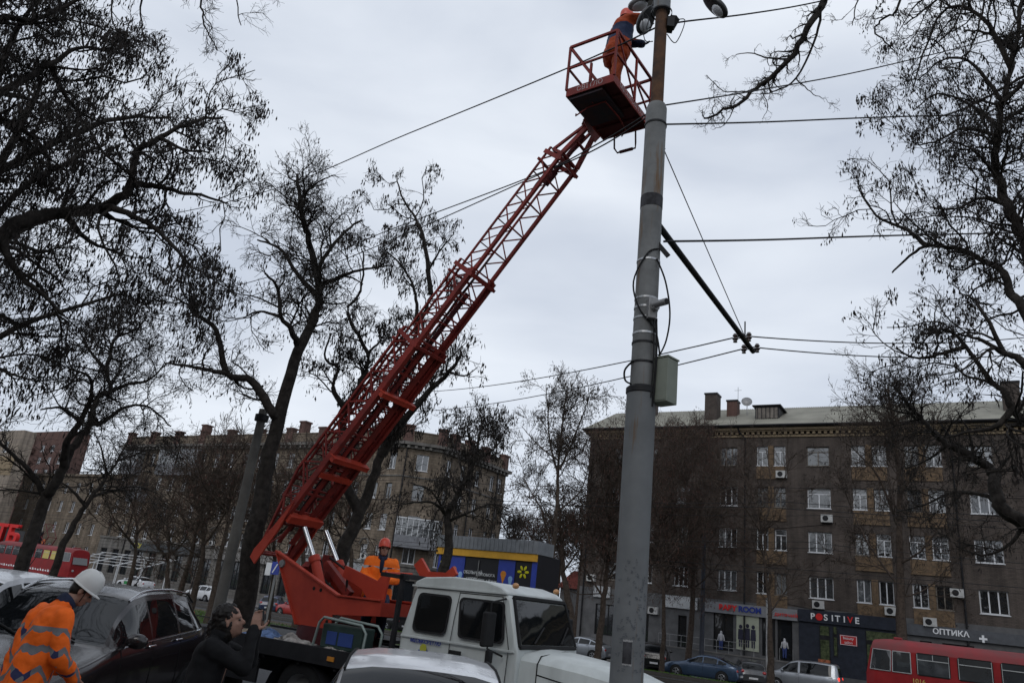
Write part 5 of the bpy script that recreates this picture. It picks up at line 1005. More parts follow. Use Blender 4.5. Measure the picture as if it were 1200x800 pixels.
# lamps at the top
lens_m = mat('lamp_lens', (.6, .62, .65), .15, 0, .08, 4, spec=.8); shell_m = mat('lamp_shell_dark', (.03, .032, .035), .4, .2)
def lamp(c, d, Lh, w, m, tilt=0, nm='lamp_head'):
    c = Vector(c); d = Vector(d).normalized(); R3 = d.to_track_quat('X', 'Z').to_matrix(); f = MB(); f.ell((0, 0, 0), (Lh/2, w/2, .085), n=24); f.v = [(v[0], v[1]*(1-.25*v[0]/Lh), v[2] if v[2] > -.035 else -.035+(v[2]+.035)*.1) for v in f.v]
    f.v = [tuple(R3 @ Vector(v)+c) for v in f.v]; o = f.build(nm, m, PL, smooth=50); f = MB(); f.ell((0, 0, 0), (Lh*.22, w*.34, .05), n=20); f.v = [tuple(R3 @ Vector((v[0]-Lh*.18, v[1], v[2]-.035))+c) for v in f.v]; f.build('lens', lens_m, o, smooth=180); return o
def LP(x, y, D): p = at_dist(x, y, D); return Vector((p[0]-PX, p[1]-PY, p[2]))
l1 = LP(757, 24, 9.0); lamp(l1, LP(767, 4, 8.9)-LP(752, 38, 9.1), .44, .27, shell_m)
l2 = LP(757, 3, 9.6); lamp(l2, (.9, -.2, .25), .6, .30, mat('lamp_shell_pale', (.3, .3, .31), .4))
l3 = LP(838, 7, 8.9); lamp(l3, LP(828, -2, 8.9)-LP(850, 16, 8.95), .50, .27, shell_m)
f = MB(); T_ = Vector((0, 0, 11.45)); f.tube([l1+(LP(767, 4, 8.9)-l1).normalized()*.18, LP(772, -10, 8.9), T_], .025, 8); f.tube([l2, LP(770, -18, 9), T_+Vector((0, 0, .05))], .025, 8); f.tube([l3+(LP(828, -2, 8.9)-l3).normalized()*.22, LP(812, -28, 8.8), T_+Vector((0, 0, .1))], .025, 8); f.build('lamp_arm', darkmetal, PL, smooth=50)
f = MB(); loop([V_(-.10, 0, 10.1), V_(-.2, .05, 9.95), V_(-.18, .05, 10.15), V_(-.26, .06, 10.2), V_(-.22, .02, 9.8), V_(-.1, .03, 9.75)], .007); loop([V_(.1, 0, 10.1), V_(.33, 0, 10.15), V_(.22, 0, 9.75), V_(.09, 0, 9.9)], .007); f.build('loose_wire', wire_m, PL)

def wire(label, pts, r=.012, sag=0.0, grp=None):
    P = [p.copy() if isinstance(p, Vector) else Vector(tuple(at_dist(*p))) for p in pts]; out = []
    if len(P) == 2:
        n = 26; out = [P[0].lerp(P[1], t)-Vector((0, 0, 4*sag*t*(1-t))) for t in np.linspace(0, 1, n)]
    else:
        for i in range(len(P)-1):
            p0, p1, p2, p3 = P[max(i-1, 0)], P[i], P[i+1], P[min(i+2, len(P)-1)]
            for t in np.linspace(0, 1, 9)[:-1]: out.append(.5*((2*p1)+(p2-p0)*t+(2*p0-5*p1+4*p2-p3)*t*t+(3*p1-p0-3*p2+p3)*t**3))
        out.append(P[-1])
    f = MB(); f.tube(out, r, 5); o = f.build('overhead_wire', wire_m, smooth=180); return tag(o, label, 'wire', grp or 'overhead wires')
wire('black cable running left from the lamp head at the pole top across the sky', [(768, 33, 8.7), (670, 78, 10.5), (480, 156, 15), (300, 228, 22), (120, 265, 32), (-60, 290, 45)], .013)
wire('upper of the twin cables crossing behind the boom near the basket', [(770, 126, 8.65), (700, 169, 9.8), (620, 208, 12.0), (450, 272, 17), (330, 320, 22), (169, 361, 30), (-60, 415, 42)], .012)
wire('lower of the twin cables crossing behind the boom near the basket', [(770, 130, 8.65), (700, 174, 9.8), (620, 210, 12.2), (450, 285, 17), (280, 352, 24), (175, 383, 30), (-60, 440, 42)], .012)
wire('cable leaving the pole top for the upper right past the dark lamp head', [(780, 31, 8.7), (798, 26, 8.8), (880, 16, 10), (960, 2, 11.5), (1100, -30, 14)], .013)
wire('cable rising to the right from the foot of the rusty pipe', [(776, 124, 8.7), (900, 104, 10.5), (1030, 79, 13), (1230, 30, 17)], .012)
wire('level cable running right just under the rusty pipe', [(776, 146, 8.6), (900, 143, 10), (1050, 137, 12.5), (1240, 133, 16)], .013)
wire('level cable running right from the bracket arm foot', [(778, 283, 8.75), (900, 281, 10.5), (1050, 276, 13), (1240, 272, 17)], .016)
E1_ = Vector((PX, PY, az_))+dU*4.55; E2_ = Vector((PX, PY, az_))+dU*5.15
for E_, a, b_, nm in ((E1_, (430, 456, 40), (1260, 387, 24), 'inner'), (E2_, (440, 480, 42), (1260, 408, 25), 'outer')):
    wire('thin contact line left of the %s bracket insulators' % nm, [E_, a], .013, .5)
    wire('thin contact line right of the %s bracket insulators' % nm, [E_, b_], .013, .25)
for c, z, sg in ((38.6, 6.0, .1), (38.6, 7.3, .5), (42.2, 6.0, .1), (42.2, 7.4, .5), (35, 8.6, .4), (45, 9.5, .4), (47, 11.4, .3), (30, 7.6, .3)):
    for k in range(5): wire('thin trolley line strung along the street above the tram track', [SW(-25+k*32, c, z-1), SW(7+k*32, c, z-1)], .013, sg, 'trolley lines along the tram track')

# old concrete pole on the left
q = at_dist(258, 705, 16); z = gzw(q); CP = empty('concrete_pole', (q[0], q[1], z), 0, 'short grey concrete pole beside the thick dark trunk', 'pole')
top = at_dist(311, 480, 16); f = MB(); f.tube([(0, 0, 0), (0, 0, top[2]-z)], [.12, .085], 14); f.build('shaft', concrete, CP, smooth=50)
f = MB(); f.tube([(0, 0, top[2]-z-.25), (0, 0, top[2]-z-.12)], .14, 12); f.build('collar', darkmetal, CP)
# street sign
q = at_dist(314, 716, 30); SG = empty('street_sign', (q[0], q[1], gzw(q)), AROT, 'blue and white parking sign on a grey post behind the turret', 'street sign')
f = MB(); f.tube([(0, 0, 0), (0, 0, 2.9)], .045, 8); f.build('post', greymetal, SG); f = MB(); f.box(-.2, .2, -.08, -.05, 2.3, 2.75); f.build('panel', blue_p, SG); f = MB(); f.prism([(-.13, 2.36), (-.07, 2.36), (.13, 2.68), (.07, 2.68)], -.09, -.081); f.box(-.5, -.22, -.08, -.05, 2.25, 2.7); f.build('white_symbol', letter_white, SG)
# traffic light
q = at_dist(48, 633, 96); TLt = empty('traffic_light', (q[0], q[1], gzw(q)), AROT, 'traffic light showing green above the red tram at the left', 'traffic light'); h = q[2]-gzw(q)
f = MB(); f.tube([(0, 0, 0), (0, 0, h+1)], .07, 8); f.build('post', darkmetal, TLt); f = MB(); f.box(-.27, .27, -.4, -.1, h-.8, h+.85); f.build('housing', darkmetal, TLt, bevel=.05)
for k, (m, nm) in enumerate(((mat('signal_green', (.02, .5, .15), .3, emit=(.05, 1, .35), es=2.2), 'green_lens'), (mat('signal_off', (.03, .03, .03), .3), 'amber_lens'), (MATS['signal_off'], 'red_lens'))):
    f = MB(); f.lathe([(0, .03), (.2, .0), (.21, -.02)], (0, -.41, h-.5+k*.5), (0, -1, 0), 16); f.build(nm, m, TLt)
f = MB(); f.lathe([(0, 0), (.33, 0), (.33, .02), (0, .02)], (1.0, -.2, h-.15), (0, -1, 0), 16); f.bar((.3, -.1, h-.1), (1.2, -.1, h-.1), .05); f.build('round_sign', mat('sign_orange', (.45, .12, .03), .5), TLt)
f = MB(); f.lathe([(0, 0), (.33, 0), (.33, .02), (0, .02)], (1.0, -.2, h-.95), (0, -1, 0), 16); f.build('blue_round_sign', blue_p, TLt)
# whitewashed post in front of the brick block
q = at_dist(900, 780, 52); f = MB(); f.tube([(0, 0, 0), (0, 0, 5.2)], [.13, .11], 10); f.build('lamp_post', mat('whitewashed', (.35, .35, .35), .8, var=.3, vs=5)).location = (q[0], q[1], gzw(q)); o_ = bpy.data.objects['lamp_post']; tag(o_, 'slim whitewashed post before the children poster shop window', 'post')
# grey service pole by the white sign board
q = at_dist(822, 770, 57.5); f = MB(); f.tube([(0, 0, 0), (0, 0, 9.5)], [.17, .13], 10); o_ = f.build('steel_pole', mat('pole_dark_slate', (.05, .055, .07), .6, var=.2), smooth=50); o_.location = (q[0], q[1], gzw(q)); tag(o_, 'dark slate steel pole left of the BABY ROOM shop', 'pole')

# ================================================================ PEOPLE
skin = mat('skin', (.27, .155, .115), .55, 0, .08, 9, bump=.08, bs=60); hairm = mat('hair_dark', (.012, .010, .009), .5, 0, .3, 30); eyem = mat('eye_dark', (.02, .02, .02), .2)
black_cl = mat('black_cloth', (.007, .007, .008), .85, 0, .3, 4, bump=.6, bs=9); navy_cl = mat('navy_cloth', (.018, .024, .05), .85, 0, .3, 4, bump=.6, bs=9); boot_m = mat('boot', (.02, .018, .016), .6)
def stripe_cloth(name, base, zs, period, amp, freq, duty, zmax, zmin, c_a=(.16, .16, .17), c_b=(.03, .035, .09)):
    m = mat(name, base, .75, 0, .14, 5, bump=.7, bs=7); t = m.node_tree; n = t.nodes; l = t.links; b = n['Principled BSDF']; src = b.inputs['Base Color'].links[0].from_socket
    tcn = n.new('ShaderNodeTexCoord'); sp = n.new('ShaderNodeSeparateXYZ'); l.new(tcn.outputs['Object'], sp.inputs[0])
    def mth(op, a, b2=None):
        q = n.new('ShaderNodeMath'); q.operation = op
        for i, v in enumerate((a, b2)):
            if v is None: continue
            if isinstance(v, (int, float)): q.inputs[i].default_value = v
            else: l.new(v, q.inputs[i])
        return q.outputs[0]
    u = mth('ADD', sp.outputs[1], mth('MULTIPLY', sp.outputs[0], 1.0)); tri = mth('PINGPONG', mth('MULTIPLY', u, freq), 1.0); zz = mth('ADD', sp.outputs[2], mth('MULTIPLY', tri, amp))
    fr = mth('FRACT', mth('MULTIPLY', zz, 1/period)); band = mth('LESS_THAN', fr, duty); top_ = mth('LESS_THAN', sp.outputs[2], zmax); bot = mth('GREATER_THAN', sp.outputs[2], zmin); msk = mth('MULTIPLY', mth('MULTIPLY', band, top_), bot)
    chk = mth('LESS_THAN', mth('FRACT', mth('ADD', mth('MULTIPLY', u, freq*.5), .30)), .16); mx = n.new('ShaderNodeMix'); mx.data_type = 'RGBA'; l.new(chk, mx.inputs[0]); mx.inputs[6].default_value = (*c_a, 1); mx.inputs[7].default_value = (*c_b, 1)
    m2 = n.new('ShaderNodeMix'); m2.data_type = 'RGBA'; l.new(msk, m2.inputs[0]); l.new(src, m2.inputs[6]); l.new(mx.outputs[2], m2.inputs[7]); l.new(m2.outputs[2], b.inputs['Base Color']); return m
orange = (.80, .13, .012)
def remesh(o, v, sm=4, disp=None):
    r = o.modifiers.new('remesh', 'REMESH'); r.mode = 'VOXEL'; r.voxel_size = v; r.use_smooth_shade = True
    s = o.modifiers.new('smooth', 'SMOOTH'); s.iterations = sm; s.factor = .5
    if disp:
        tx = bpy.data.textures.new('folds', 'CLOUDS'); tx.noise_scale = disp[1]; d = o.modifiers.new('folds', 'DISPLACE'); d.texture = tx; d.strength = disp[0]; d.mid_level = .5
    return o
def hand(mb, W, d, pn, curl, r=.0095, side=1):
    d = Vector(d).normalized(); pn = Vector(pn); pn = (pn-d*pn.dot(d)).normalized(); s = d.cross(pn)*side
    for o_ in (-.028, -.010, .010, .027): mb.cap(W+s*o_*.6, W+d*.085+s*o_, .017, .0135)
    for o_, L in ((-.032, .058), (-.011, .07), (.011, .075), (.031, .066)):
        p = W+d*.088+s*o_; d1 = (d+pn*curl*.5+s*o_*2).normalized(); p1 = p+d1*L*.5; d2 = (d+pn*curl*1.6).normalized(); p2 = p1+d2*L*.32; d3 = (d+pn*curl*2.8).normalized(); mb.cap(p, p1, r*1.05, r); mb.cap(p1, p2, r, r*.92); mb.cap(p2, p2+d3*L*.26, r*.92, r*.8)
    p = W+d*.02+s*.026; d1 = (s*.9+d*.6+pn*.3).normalized(); p1 = p+d1*.045; d2 = (d*.9+s*.3+pn*.4).normalized(); mb.cap(p, p1, .0135, .0115); mb.cap(p1, p1+d2*.035, .0115, .0095)
def person(name, label, loc, rz, J, jacket, trousers, helmet=None, hair='short', gloves=None, hood=False, sc=1.0, group=None, head_rot=(0, 0, 0), hands=True, cuffs=None):
    V3 = lambda k: Vector(J[k]); HR = (Matrix.Rotation(head_rot[2], 3, 'Z') @ Matrix.Rotation(head_rot[1], 3, 'Y') @ Matrix.Rotation(head_rot[0], 3, 'X'))
    b = MB(); pel, ch, nk, hc = V3('pelvis'), V3('chest'), V3('neck'), V3('head')
    b.chain([pel, (pel+ch)/2, ch, nk], [.13, .12, .13, .06]); b.cap(nk, hc-HR @ Vector((.01, 0, .05)), .056, .054); b.cap(V3('shL'), V3('shR'), .06, .06)
    H = lambda x, y, z: hc+HR @ Vector((x, y, z))
    b.ell(H(-.012, 0, .035), (.096, .076, .088), n=20, R=HR); b.ell(H(.018, 0, -.03), (.072, .062, .09), n=20, R=HR); b.ell(H(.05, 0, -.085), (.034, .038, .024), n=14, R=HR)
    b.ell(H(.062, 0, .022), (.03, .056, .016), n=12, R=HR); b.cap(H(.078, 0, .012), H(.102, 0, -.026), .009, .014); b.ell(H(.096, 0, -.032), (.012, .017, .009), n=10, R=HR)
    b.ell(H(.078, 0, -.058), (.013, .024, .0065), n=12, R=HR); b.ell(H(.075, 0, -.070), (.013, .021, .007), n=12, R=HR)
    for s in (-1, 1): b.ell(H(-.005, s*.077, -.012), (.018, .008, .030), n=12, R=HR); b.ell(H(.055, s*.036, -.03), (.022, .02, .022), n=12, R=HR)
    for s in 'LR':
        b.chain([V3('sh'+s), V3('el'+s), V3('wr'+s)], [.05, .04, .027])
        b.chain([V3('hip'+s), V3('kn'+s), V3('an'+s)], [.085, .058, .042]); b.cap(V3('an'+s), V3('an'+s)+Vector((.15, 0, -.04)), .04, .03)
        if hands: hand(b, V3('wr'+s), J.get('hd'+s, V3('wr'+s)-V3('el'+s)), J.get('pn'+s, (0, 0, -1)), J.get('curl', .5), side=1 if s == 'L' else -1, r=.012 if gloves else .0095)
    body = b.build(name, skin, recalc=False); remesh(body, .0075, 3); body.location = loc; body.rotation_euler = (0, 0, rz); body.scale = (sc,)*3; tag(body, label, 'person', group)
    f = MB()
    for s in (-1, 1): f.ell(H(.079, s*.033, .0), (.010, .013, .008), n=10, R=HR)
    f.build('eyes', eyem, body, smooth=180)
    f = MB(); f.tube([H(.091, -.02, -.064), H(.094, 0, -.0635), H(.091, .02, -.064)], .0035, 6); f.build('mouth', mat('lips', (.20, .07, .06), .6) if 'lips' not in MATS else MATS['lips'], body)
    j = MB(); jl = J.get('hem', pel-Vector((0, 0, .10))); Rj = J.get('bulk', 1.0)
    Y = (V3('shL')-V3('shR')).normalized()
    for o_ in (-.07, .07): j.chain([Vector(jl)+Y*o_, (pel+ch)/2+Y*o_, ch+Y*o_*1.2+Vector((0, 0, .02))], [.155*Rj, .14*Rj, .135*Rj])
    j.cap(V3('shL')-Y*.02, V3('shR')+Y*.02, .078*Rj, .078*Rj); j.cap(ch, nk, .12*Rj, .078)
    for s in 'LR':
        w = V3('wr'+s); e = V3('el'+s); j.chain([V3('sh'+s), e, w+(w-e).normalized()*.01], [.078*Rj, .064*Rj, .05*Rj])
    jo = j.build('jacket', jacket, body, recalc=False); remesh(jo, .014, 3, (.035, .11))
    f = MB(); f.lathe([(.075, -.02), (.082, .03), (.078, .06), (.07, .055), (.066, 0)], nk+Vector((0, 0, 0)), (hc-nk), 18); f.build('collar', cuffs or navy_cl, body, smooth=180)
    if J.get('vneck'):
        f = MB(); f.ell(ch+Vector((.125, 0, .05)), (.045, .038, .13), n=14); f.ell(nk+Vector((.04, 0, -.02)), (.07, .085, .04), n=14); f.build('inner_jacket', navy_cl, body, smooth=180)
    t = MB()
    for s in 'LR': t.chain([V3('hip'+s), V3('kn'+s), V3('an'+s)+Vector((0, 0, .02))], [.125, .09, .078])
    t.cap(pel+Y*.06, pel-Y*.06, .14, .14); to = t.build('trousers', trousers, body, recalc=False); remesh(to, .014, 3, (.03, .1))
    for s in 'LR':
        f = MB(); a = V3('an'+s); f.cap(a+Vector((-.02, 0, -.03)), a+Vector((.16, 0, -.045)), .055, .045); f.cap(a+Vector((0, 0, -.03)), a+Vector((0, 0, .1)), .055, .058); bo = f.build('boot', boot_m, body, recalc=False); remesh(bo, .012, 2)
        if gloves:
            g = MB(); hand(g, V3('wr'+s), J.get('hd'+s, V3('wr'+s)-V3('el'+s)), J.get('pn'+s, (0, 0, -1)), J.get('curl', .5), side=1 if s == 'L' else -1, r=.0135); g.cap(V3('wr'+s)-(V3('wr'+s)-V3('el'+s)).normalized()*.05, V3('wr'+s), .038, .034); go = g.build('glove', gloves, body, recalc=False); remesh(go, .006, 2)
    hm = MB()
    if hair == 'long':
        hm.ell(H(-.024, 0, .05), (.099, .086, .088), n=20, R=HR); hm.ell(H(-.035, 0, -.01), (.085, .086, .09), n=18, R=HR); hm.ell(H(-.03, 0, -.07), (.06, .075, .07), n=18, R=HR); hm.cap(H(-.11, 0, .0), H(-.14, 0, -.12), .05, .04); hm.chain([H(-.12, 0, -.06), H(-.15, 0, -.2), H(-.14, 0, -.38)], [.045, .06, .03]); ho = hm.build('hair', hairm, body, recalc=False); remesh(ho, .008, 1, (.03, .022))
    else:
        hm.ell(H(-.02, 0, .03), (.095, .081, .085), n=20, R=HR); hm.ell(H(-.045, 0, -.02), (.058, .076, .06), n=16, R=HR); ho = hm.build('hair', hairm, body, recalc=False); remesh(ho, .01, 2)
    if helmet:
        m, jw = helmet; f = MB(); n = 28; V = []; prof = [(1.0, 0), (1.0, .03), (.97, .07), (.86, .115), (.66, .15), (.36, .168), (0.001, .173)]
        for rr_, zz in prof:
            for k in range(n):
                a = 2*pi*k/n; V.append((.117*rr_*cos(a)-.008, .098*rr_*sin(a), zz*.86+.012))
        f.v = V; f.f = [(i*n+k, i*n+(k+1) % n, (i+1)*n+(k+1) % n, (i+1)*n+k) for i in range(len(prof)-1) for k in range(n)]; f.m = [0]*len(f.f)
        V = []
        for k in range(n):
            a = 2*pi*k/n; ext = .012+.05*max(0, cos(a))**2
            for e_, z_ in ((0, .012), (ext, .004), (ext, -.004), (0, .002)): V.append(((.117+e_*.7)*cos(a)-.008, (.098+e_*.35)*sin(a), z_))
        f.add(V, [(k*4+q, ((k+1) % n)*4+q, ((k+1) % n)*4+q+1, k*4+q+1) for k in range(n) for q in range(3)])
        for y in (-.02, .02): f.tube([(-.095, y, .10), (-.05, y, .145), (.0, y, .162), (.045, y, .148), (.085, y, .108)], .005, 6)
        tl = Matrix.Translation(hc+HR @ Vector((0, 0, .028))) @ HR.to_4x4() @ Matrix.Rotation(J.get('htilt', 0), 4, 'Y'); f.v = [tuple(tl @ Vector(v)) for v in f.v]
        f.build('helmet', m, body, smooth=60)
        f = MB(); f.tube([H(.03, .082, .03), H(.045, .06, -.06), H(.045, 0, -.115), H(.045, -.06, -.06), H(.03, -.082, .03)], .004, 6); f.build('chin_strap', black_rubber, body)
    return body
jk1 = stripe_cloth('orange_jacket_zigzag', orange, 0, .15, .12, 9.0, .33, 1.38, .5)
helm_w = mat('helmet_white', (.62, .62, .60), .4, 0, .08, 5); helm_r = mat('helmet_red', (.55, .06, .03), .35, 0, .08, 5)
# 1 man with the white helmet, head bowed, facing right and slightly away
J1 = dict(pelvis=(0, 0, .98), chest=(.06, 0, 1.36), neck=(.14, 0, 1.54), head=(.27, 0, 1.655), shL=(.08, .19, 1.45), shR=(.08, -.19, 1.45), elL=(.12, .27, 1.17), elR=(.10, -.27, 1.16), wrL=(.32, .20, 1.02), wrR=(.30, -.20, 1.00), hipL=(0, .09, .93), hipR=(0, -.09, .93), knL=(.03, .10, .5), knR=(.03, -.10, .5), anL=(0, .11, .09), anR=(0, -.11, .09), hem=(-.01, 0, .80), bulk=1.12, curl=.6, pnL=(0, -.3, 1), pnR=(0, .3, 1))
def stand(px, py, D, J, rz, z0=0.0):   # feet on z0, head seen at that direction
    h = at_dist(px, py, D); s = (h[2]-z0)/J['head'][2]; hx, hy = J['head'][0]*s, J['head'][1]*s
    return (h[0]-cos(rz)*hx+sin(rz)*hy, h[1]-sin(rz)*hx-cos(rz)*hy, z0), s
p, s_ = stand(97, 692, 8.1, J1, RAD(52)); print('man scale', s_)
person('person', 'worker in white helmet and orange zigzag striped jacket bowing his head', p, RAD(52), J1, jk1, navy_cl, (helm_w, 0), head_rot=(0, .55, -.55), sc=s_)
# 2 woman photographing with a phone, facing right
J2 = dict(pelvis=(0, 0, .93), chest=(.02, 0, 1.27), neck=(.04, 0, 1.42), head=(.09, 0, 1.535), shL=(.03, .165, 1.36), shR=(.03, -.165, 1.36), elL=(.27, .13, 1.26), elR=(.28, -.14, 1.25), wrL=(.29, .045, 1.50), wrR=(.285, -.065, 1.49), hdL=(.0, -.25, 1), hdR=(.05, .25, 1), pnL=(.2, -1, 0), pnR=(.2, 1, 0), curl=.55, hipL=(0, .08, .9), hipR=(0, -.08, .9), knL=(.02, .09, .48), knR=(.02, -.09, .48), anL=(0, .1, .08), anR=(0, -.1, .08), hem=(0, 0, .72), bulk=.93)
p, s_ = stand(269, 728, 6.9, J2, RAD(8)); print('woman scale', s_)
person('person', 'dark haired woman in black coat raising a phone to photograph', p, RAD(8), J2, black_cl, black_cl, hair='long', head_rot=(0, -.30, 0), cuffs=black_cl, sc=s_)
PH = empty('phone', (0, 0, 0), 0, 'black phone held up in the raised hands of the woman', 'phone')
ca, sa = cos(RAD(8)), sin(RAD(8)); pc_ = Vector((p[0]+ca*.33*s_, p[1]+sa*.33*s_, 1.605*s_)); PH.location = pc_; PH.rotation_euler = (0, RAD(-12), RAD(8))
f = MB(); f.box(-.005, .005, -.08, .08, -.04, .04); f.build('case', black_rubber, PH, bevel=.004); f = MB(); f.box(-.0065, -.0055, -.072, .072, -.034, .034); f.build('screen', mat('phone_screen', (.05, .06, .07), .1, emit=(.5, .55, .6), es=.15), PH)
# 3 operator at the turret, facing the viewer
J3 = dict(vneck=1, pelvis=(-.05, 0, .80), chest=(.0, 0, 1.18), neck=(.02, 0, 1.35), head=(.05, 0, 1.475), shL=(.0, .19, 1.27), shR=(.0, -.19, 1.27), elL=(.08, .27, 1.02), elR=(.08, -.27, 1.02), wrL=(.28, .09, .98), wrR=(.28, -.09, .96), hipL=(-.02, .09, .75), hipR=(-.02, -.09, .75), knL=(.34, .12, .62), knR=(.34, -.12, .62), anL=(.34, .12, .14), anR=(.34, -.12, .14), hem=(-.02, 0, .72), bulk=1.15, curl=.7, pnL=(0, 0, -1), pnR=(0, 0, -1))
jk3 = stripe_cloth('orange_jacket_bands', (.85, .16, .015), 0, .30, .05, 6, .22, 1.2, .85, (.35, .36, .36), (.03, .04, .07))
p = at_dist(446, 643, 13.5); 
person('person', 'operator in red helmet and orange jacket sitting behind the red console', (p[0]+.06, p[1], p[2]-1.55), RAD(-80), J3, jk3, navy_cl, (helm_r, 0), gloves=navy_cl, head_rot=(0, -.15, .1), sc=1.05)
# 4 worker in the basket, arms raised to the lamp, facing right
J4 = dict(pelvis=(0, 0, .92), chest=(.05, 0, 1.28), neck=(.09, 0, 1.45), head=(.14, 0, 1.57), shL=(.08, .18, 1.38), shR=(.08, -.18, 1.38), elL=(.28, .2, 1.30), elR=(.27, -.2, 1.46), wrL=(.42, .06, 1.22), wrR=(.45, -.06, 1.60), hipL=(0, .1, .88), hipR=(0, -.1, .88), knL=(.06, .14, .48), knR=(-.02, -.14, .48), anL=(.02, .16, .09), anR=(-.05, -.15, .09), hem=(-.01, 0, .80), bulk=1.3, curl=.5, pnL=(0, -1, .3), pnR=(0, 1, 0))
jk4 = stripe_cloth('orange_jacket_navy_back', (.32, .05, .012), 0, .62, .0, 3, 1.1, 1.27, .98, (.02, .03, .07), (.02, .03, .07)); tr4 = mat('orange_trousers', (.30, .06, .02), .8, 0, .3, 5, bump=.6, bs=8)
p = at_dist(723, 60, 10.0)
person('person', 'worker standing in the raised basket reaching up to the street lamp', (p[0], p[1], 9.90), RAD(12), J4, jk4, tr4, (helm_r, 0), gloves=navy_cl, head_rot=(0, -.1, .1), sc=1.04)
# ================================================================ TREES
def norm(v): return v/np.maximum(np.linalg.norm(v, axis=-1, keepdims=True), 1e-9)
def sweep(P, Rr, n=3):
    """P (N,K,3) polylines, Rr (N,K) radii -> verts, quads"""
    N_, K, _ = P.shape; T = np.empty_like(P); T[:, 1:-1] = P[:, 2:]-P[:, :-2]; T[:, 0] = P[:, 1]-P[:, 0]; T[:, -1] = P[:, -1]-P[:, -2]; T = norm(T)
    ref = np.where(np.abs(T[:, :1, 2:3]) > .9, np.array([[[1., 0, 0]]]), np.array([[[0, 0, 1.]]])); ref = np.broadcast_to(ref, T.shape)
    A_ = norm(np.cross(T, ref)); B2 = np.cross(T, A_); a = np.arange(n)*2*pi/n
    V = P[:, :, None]+(A_[:, :, None]*np.cos(a)[None, None, :, None]+B2[:, :, None]*np.sin(a)[None, None, :, None])*Rr[:, :, None, None]
    i, k, j = np.meshgrid(np.arange(N_), np.arange(K-1), np.arange(n), indexing='ij'); base = (i*K+k)*n; F = np.stack([base+j, base+(j+1) % n, base+n+(j+1) % n, base+n+j], -1).reshape(-1, 4)
    return V.reshape(-1, 3), F
def children(P, Rr, m, Lmin, Lmax, K, spread, wob, up, rr0, rend, g, tmin=.15, lenfall=.6):
    N_, Kp, _ = P.shape; t = np.clip(g.uniform(tmin, 1, (N_, m)), 0, .999)*(Kp-1); i0 = t.astype(int); fr = (t-i0)[..., None]; r_ = np.arange(N_)[:, None]
    S = P[r_, i0]*(1-fr)+P[r_, i0+1]*fr; T = norm(P[r_, i0+1]-P[r_, i0]); S = S.reshape(-1, 3); T = T.reshape(-1, 3); M_ = len(S)
    rad = (Rr[r_, i0]*(1-fr[..., 0])+Rr[r_, i0+1]*fr[..., 0]).reshape(-1)
    rnd = norm(g.normal(size=(M_, 3))); per = norm(rnd-T*(rnd*T).sum(1, keepdims=True)); sp_ = np.radians(g.uniform(*spread, M_))[:, None]; d = norm(T*np.cos(sp_)+per*np.sin(sp_)); d[:, 2] += up; d = norm(d)
    tt = (t/(Kp-1)).reshape(-1); L = g.uniform(Lmin, Lmax, M_)*(1-lenfall*tt); step = (L/(K-1))[:, None]; Q = np.empty((M_, K, 3)); Q[:, 0] = S
    for k in range(1, K): Q[:, k] = Q[:, k-1]+d*step; d = d+g.normal(size=(M_, 3))*wob; d[:, 2] += up*.3; d = norm(d)
    r0 = np.minimum(rad*.6, rr0)[:, None]; Rq = r0+(rend-r0)*np.linspace(0, 1, K)[None]**.8; Rq = np.minimum(Rq, np.maximum(r0, rend)); return Q, Rq
def smooth_limb(pts, rs, g, jit=.0, sub=5):
    P = [np.array(p, float) for p in pts]; out = []; ro = []
    for i in range(len(P)-1):
        p0, p1, p2, p3 = P[max(i-1, 0)], P[i], P[i+1], P[min(i+2, len(P)-1)]
        for t in np.linspace(0, 1, sub+1)[:-1]: out.append(.5*((2*p1)+(p2-p0)*t+(2*p0-5*p1+4*p2-p3)*t*t+(3*p1-p0-3*p2+p3)*t**3)); ro.append(rs[i]*(1-t)+rs[i+1]*t)
    out.append(P[-1]); ro.append(rs[-1]); out = np.array(out); out[1:] += g.normal(size=out[1:].shape)*jit; return out, np.array(ro)
def pods(P, n_per, g, spread, size, hang=.9, frac=1.0):
    ends = P[:, -1]; ends = ends[g.random(len(ends)) < frac]; C = np.repeat(ends, n_per, 0)+g.normal(size=(len(ends)*n_per, 3))*np.array([spread*.55, spread*.55, spread*.75])-np.array([0, 0, spread*.5]); M_ = len(C)
    d = g.normal(size=(M_, 3))*(1-hang); d[:, 2] -= hang; d = norm(d)*(g.uniform(.35, 1.6, M_)*size[0])[:, None]; w = norm(np.cross(d, g.normal(size=(M_, 3))))*(g.uniform(.7, 1.3, M_)*size[1])[:, None]
    V = np.stack([C-w*.3, C+w*.3, C+d*.5+w, C+d, C+d*.5-w], 1).reshape(-1, 3); F = np.arange(M_*5).reshape(-1, 5)[:, [0, 1, 2, 3, 4]]; return V, F
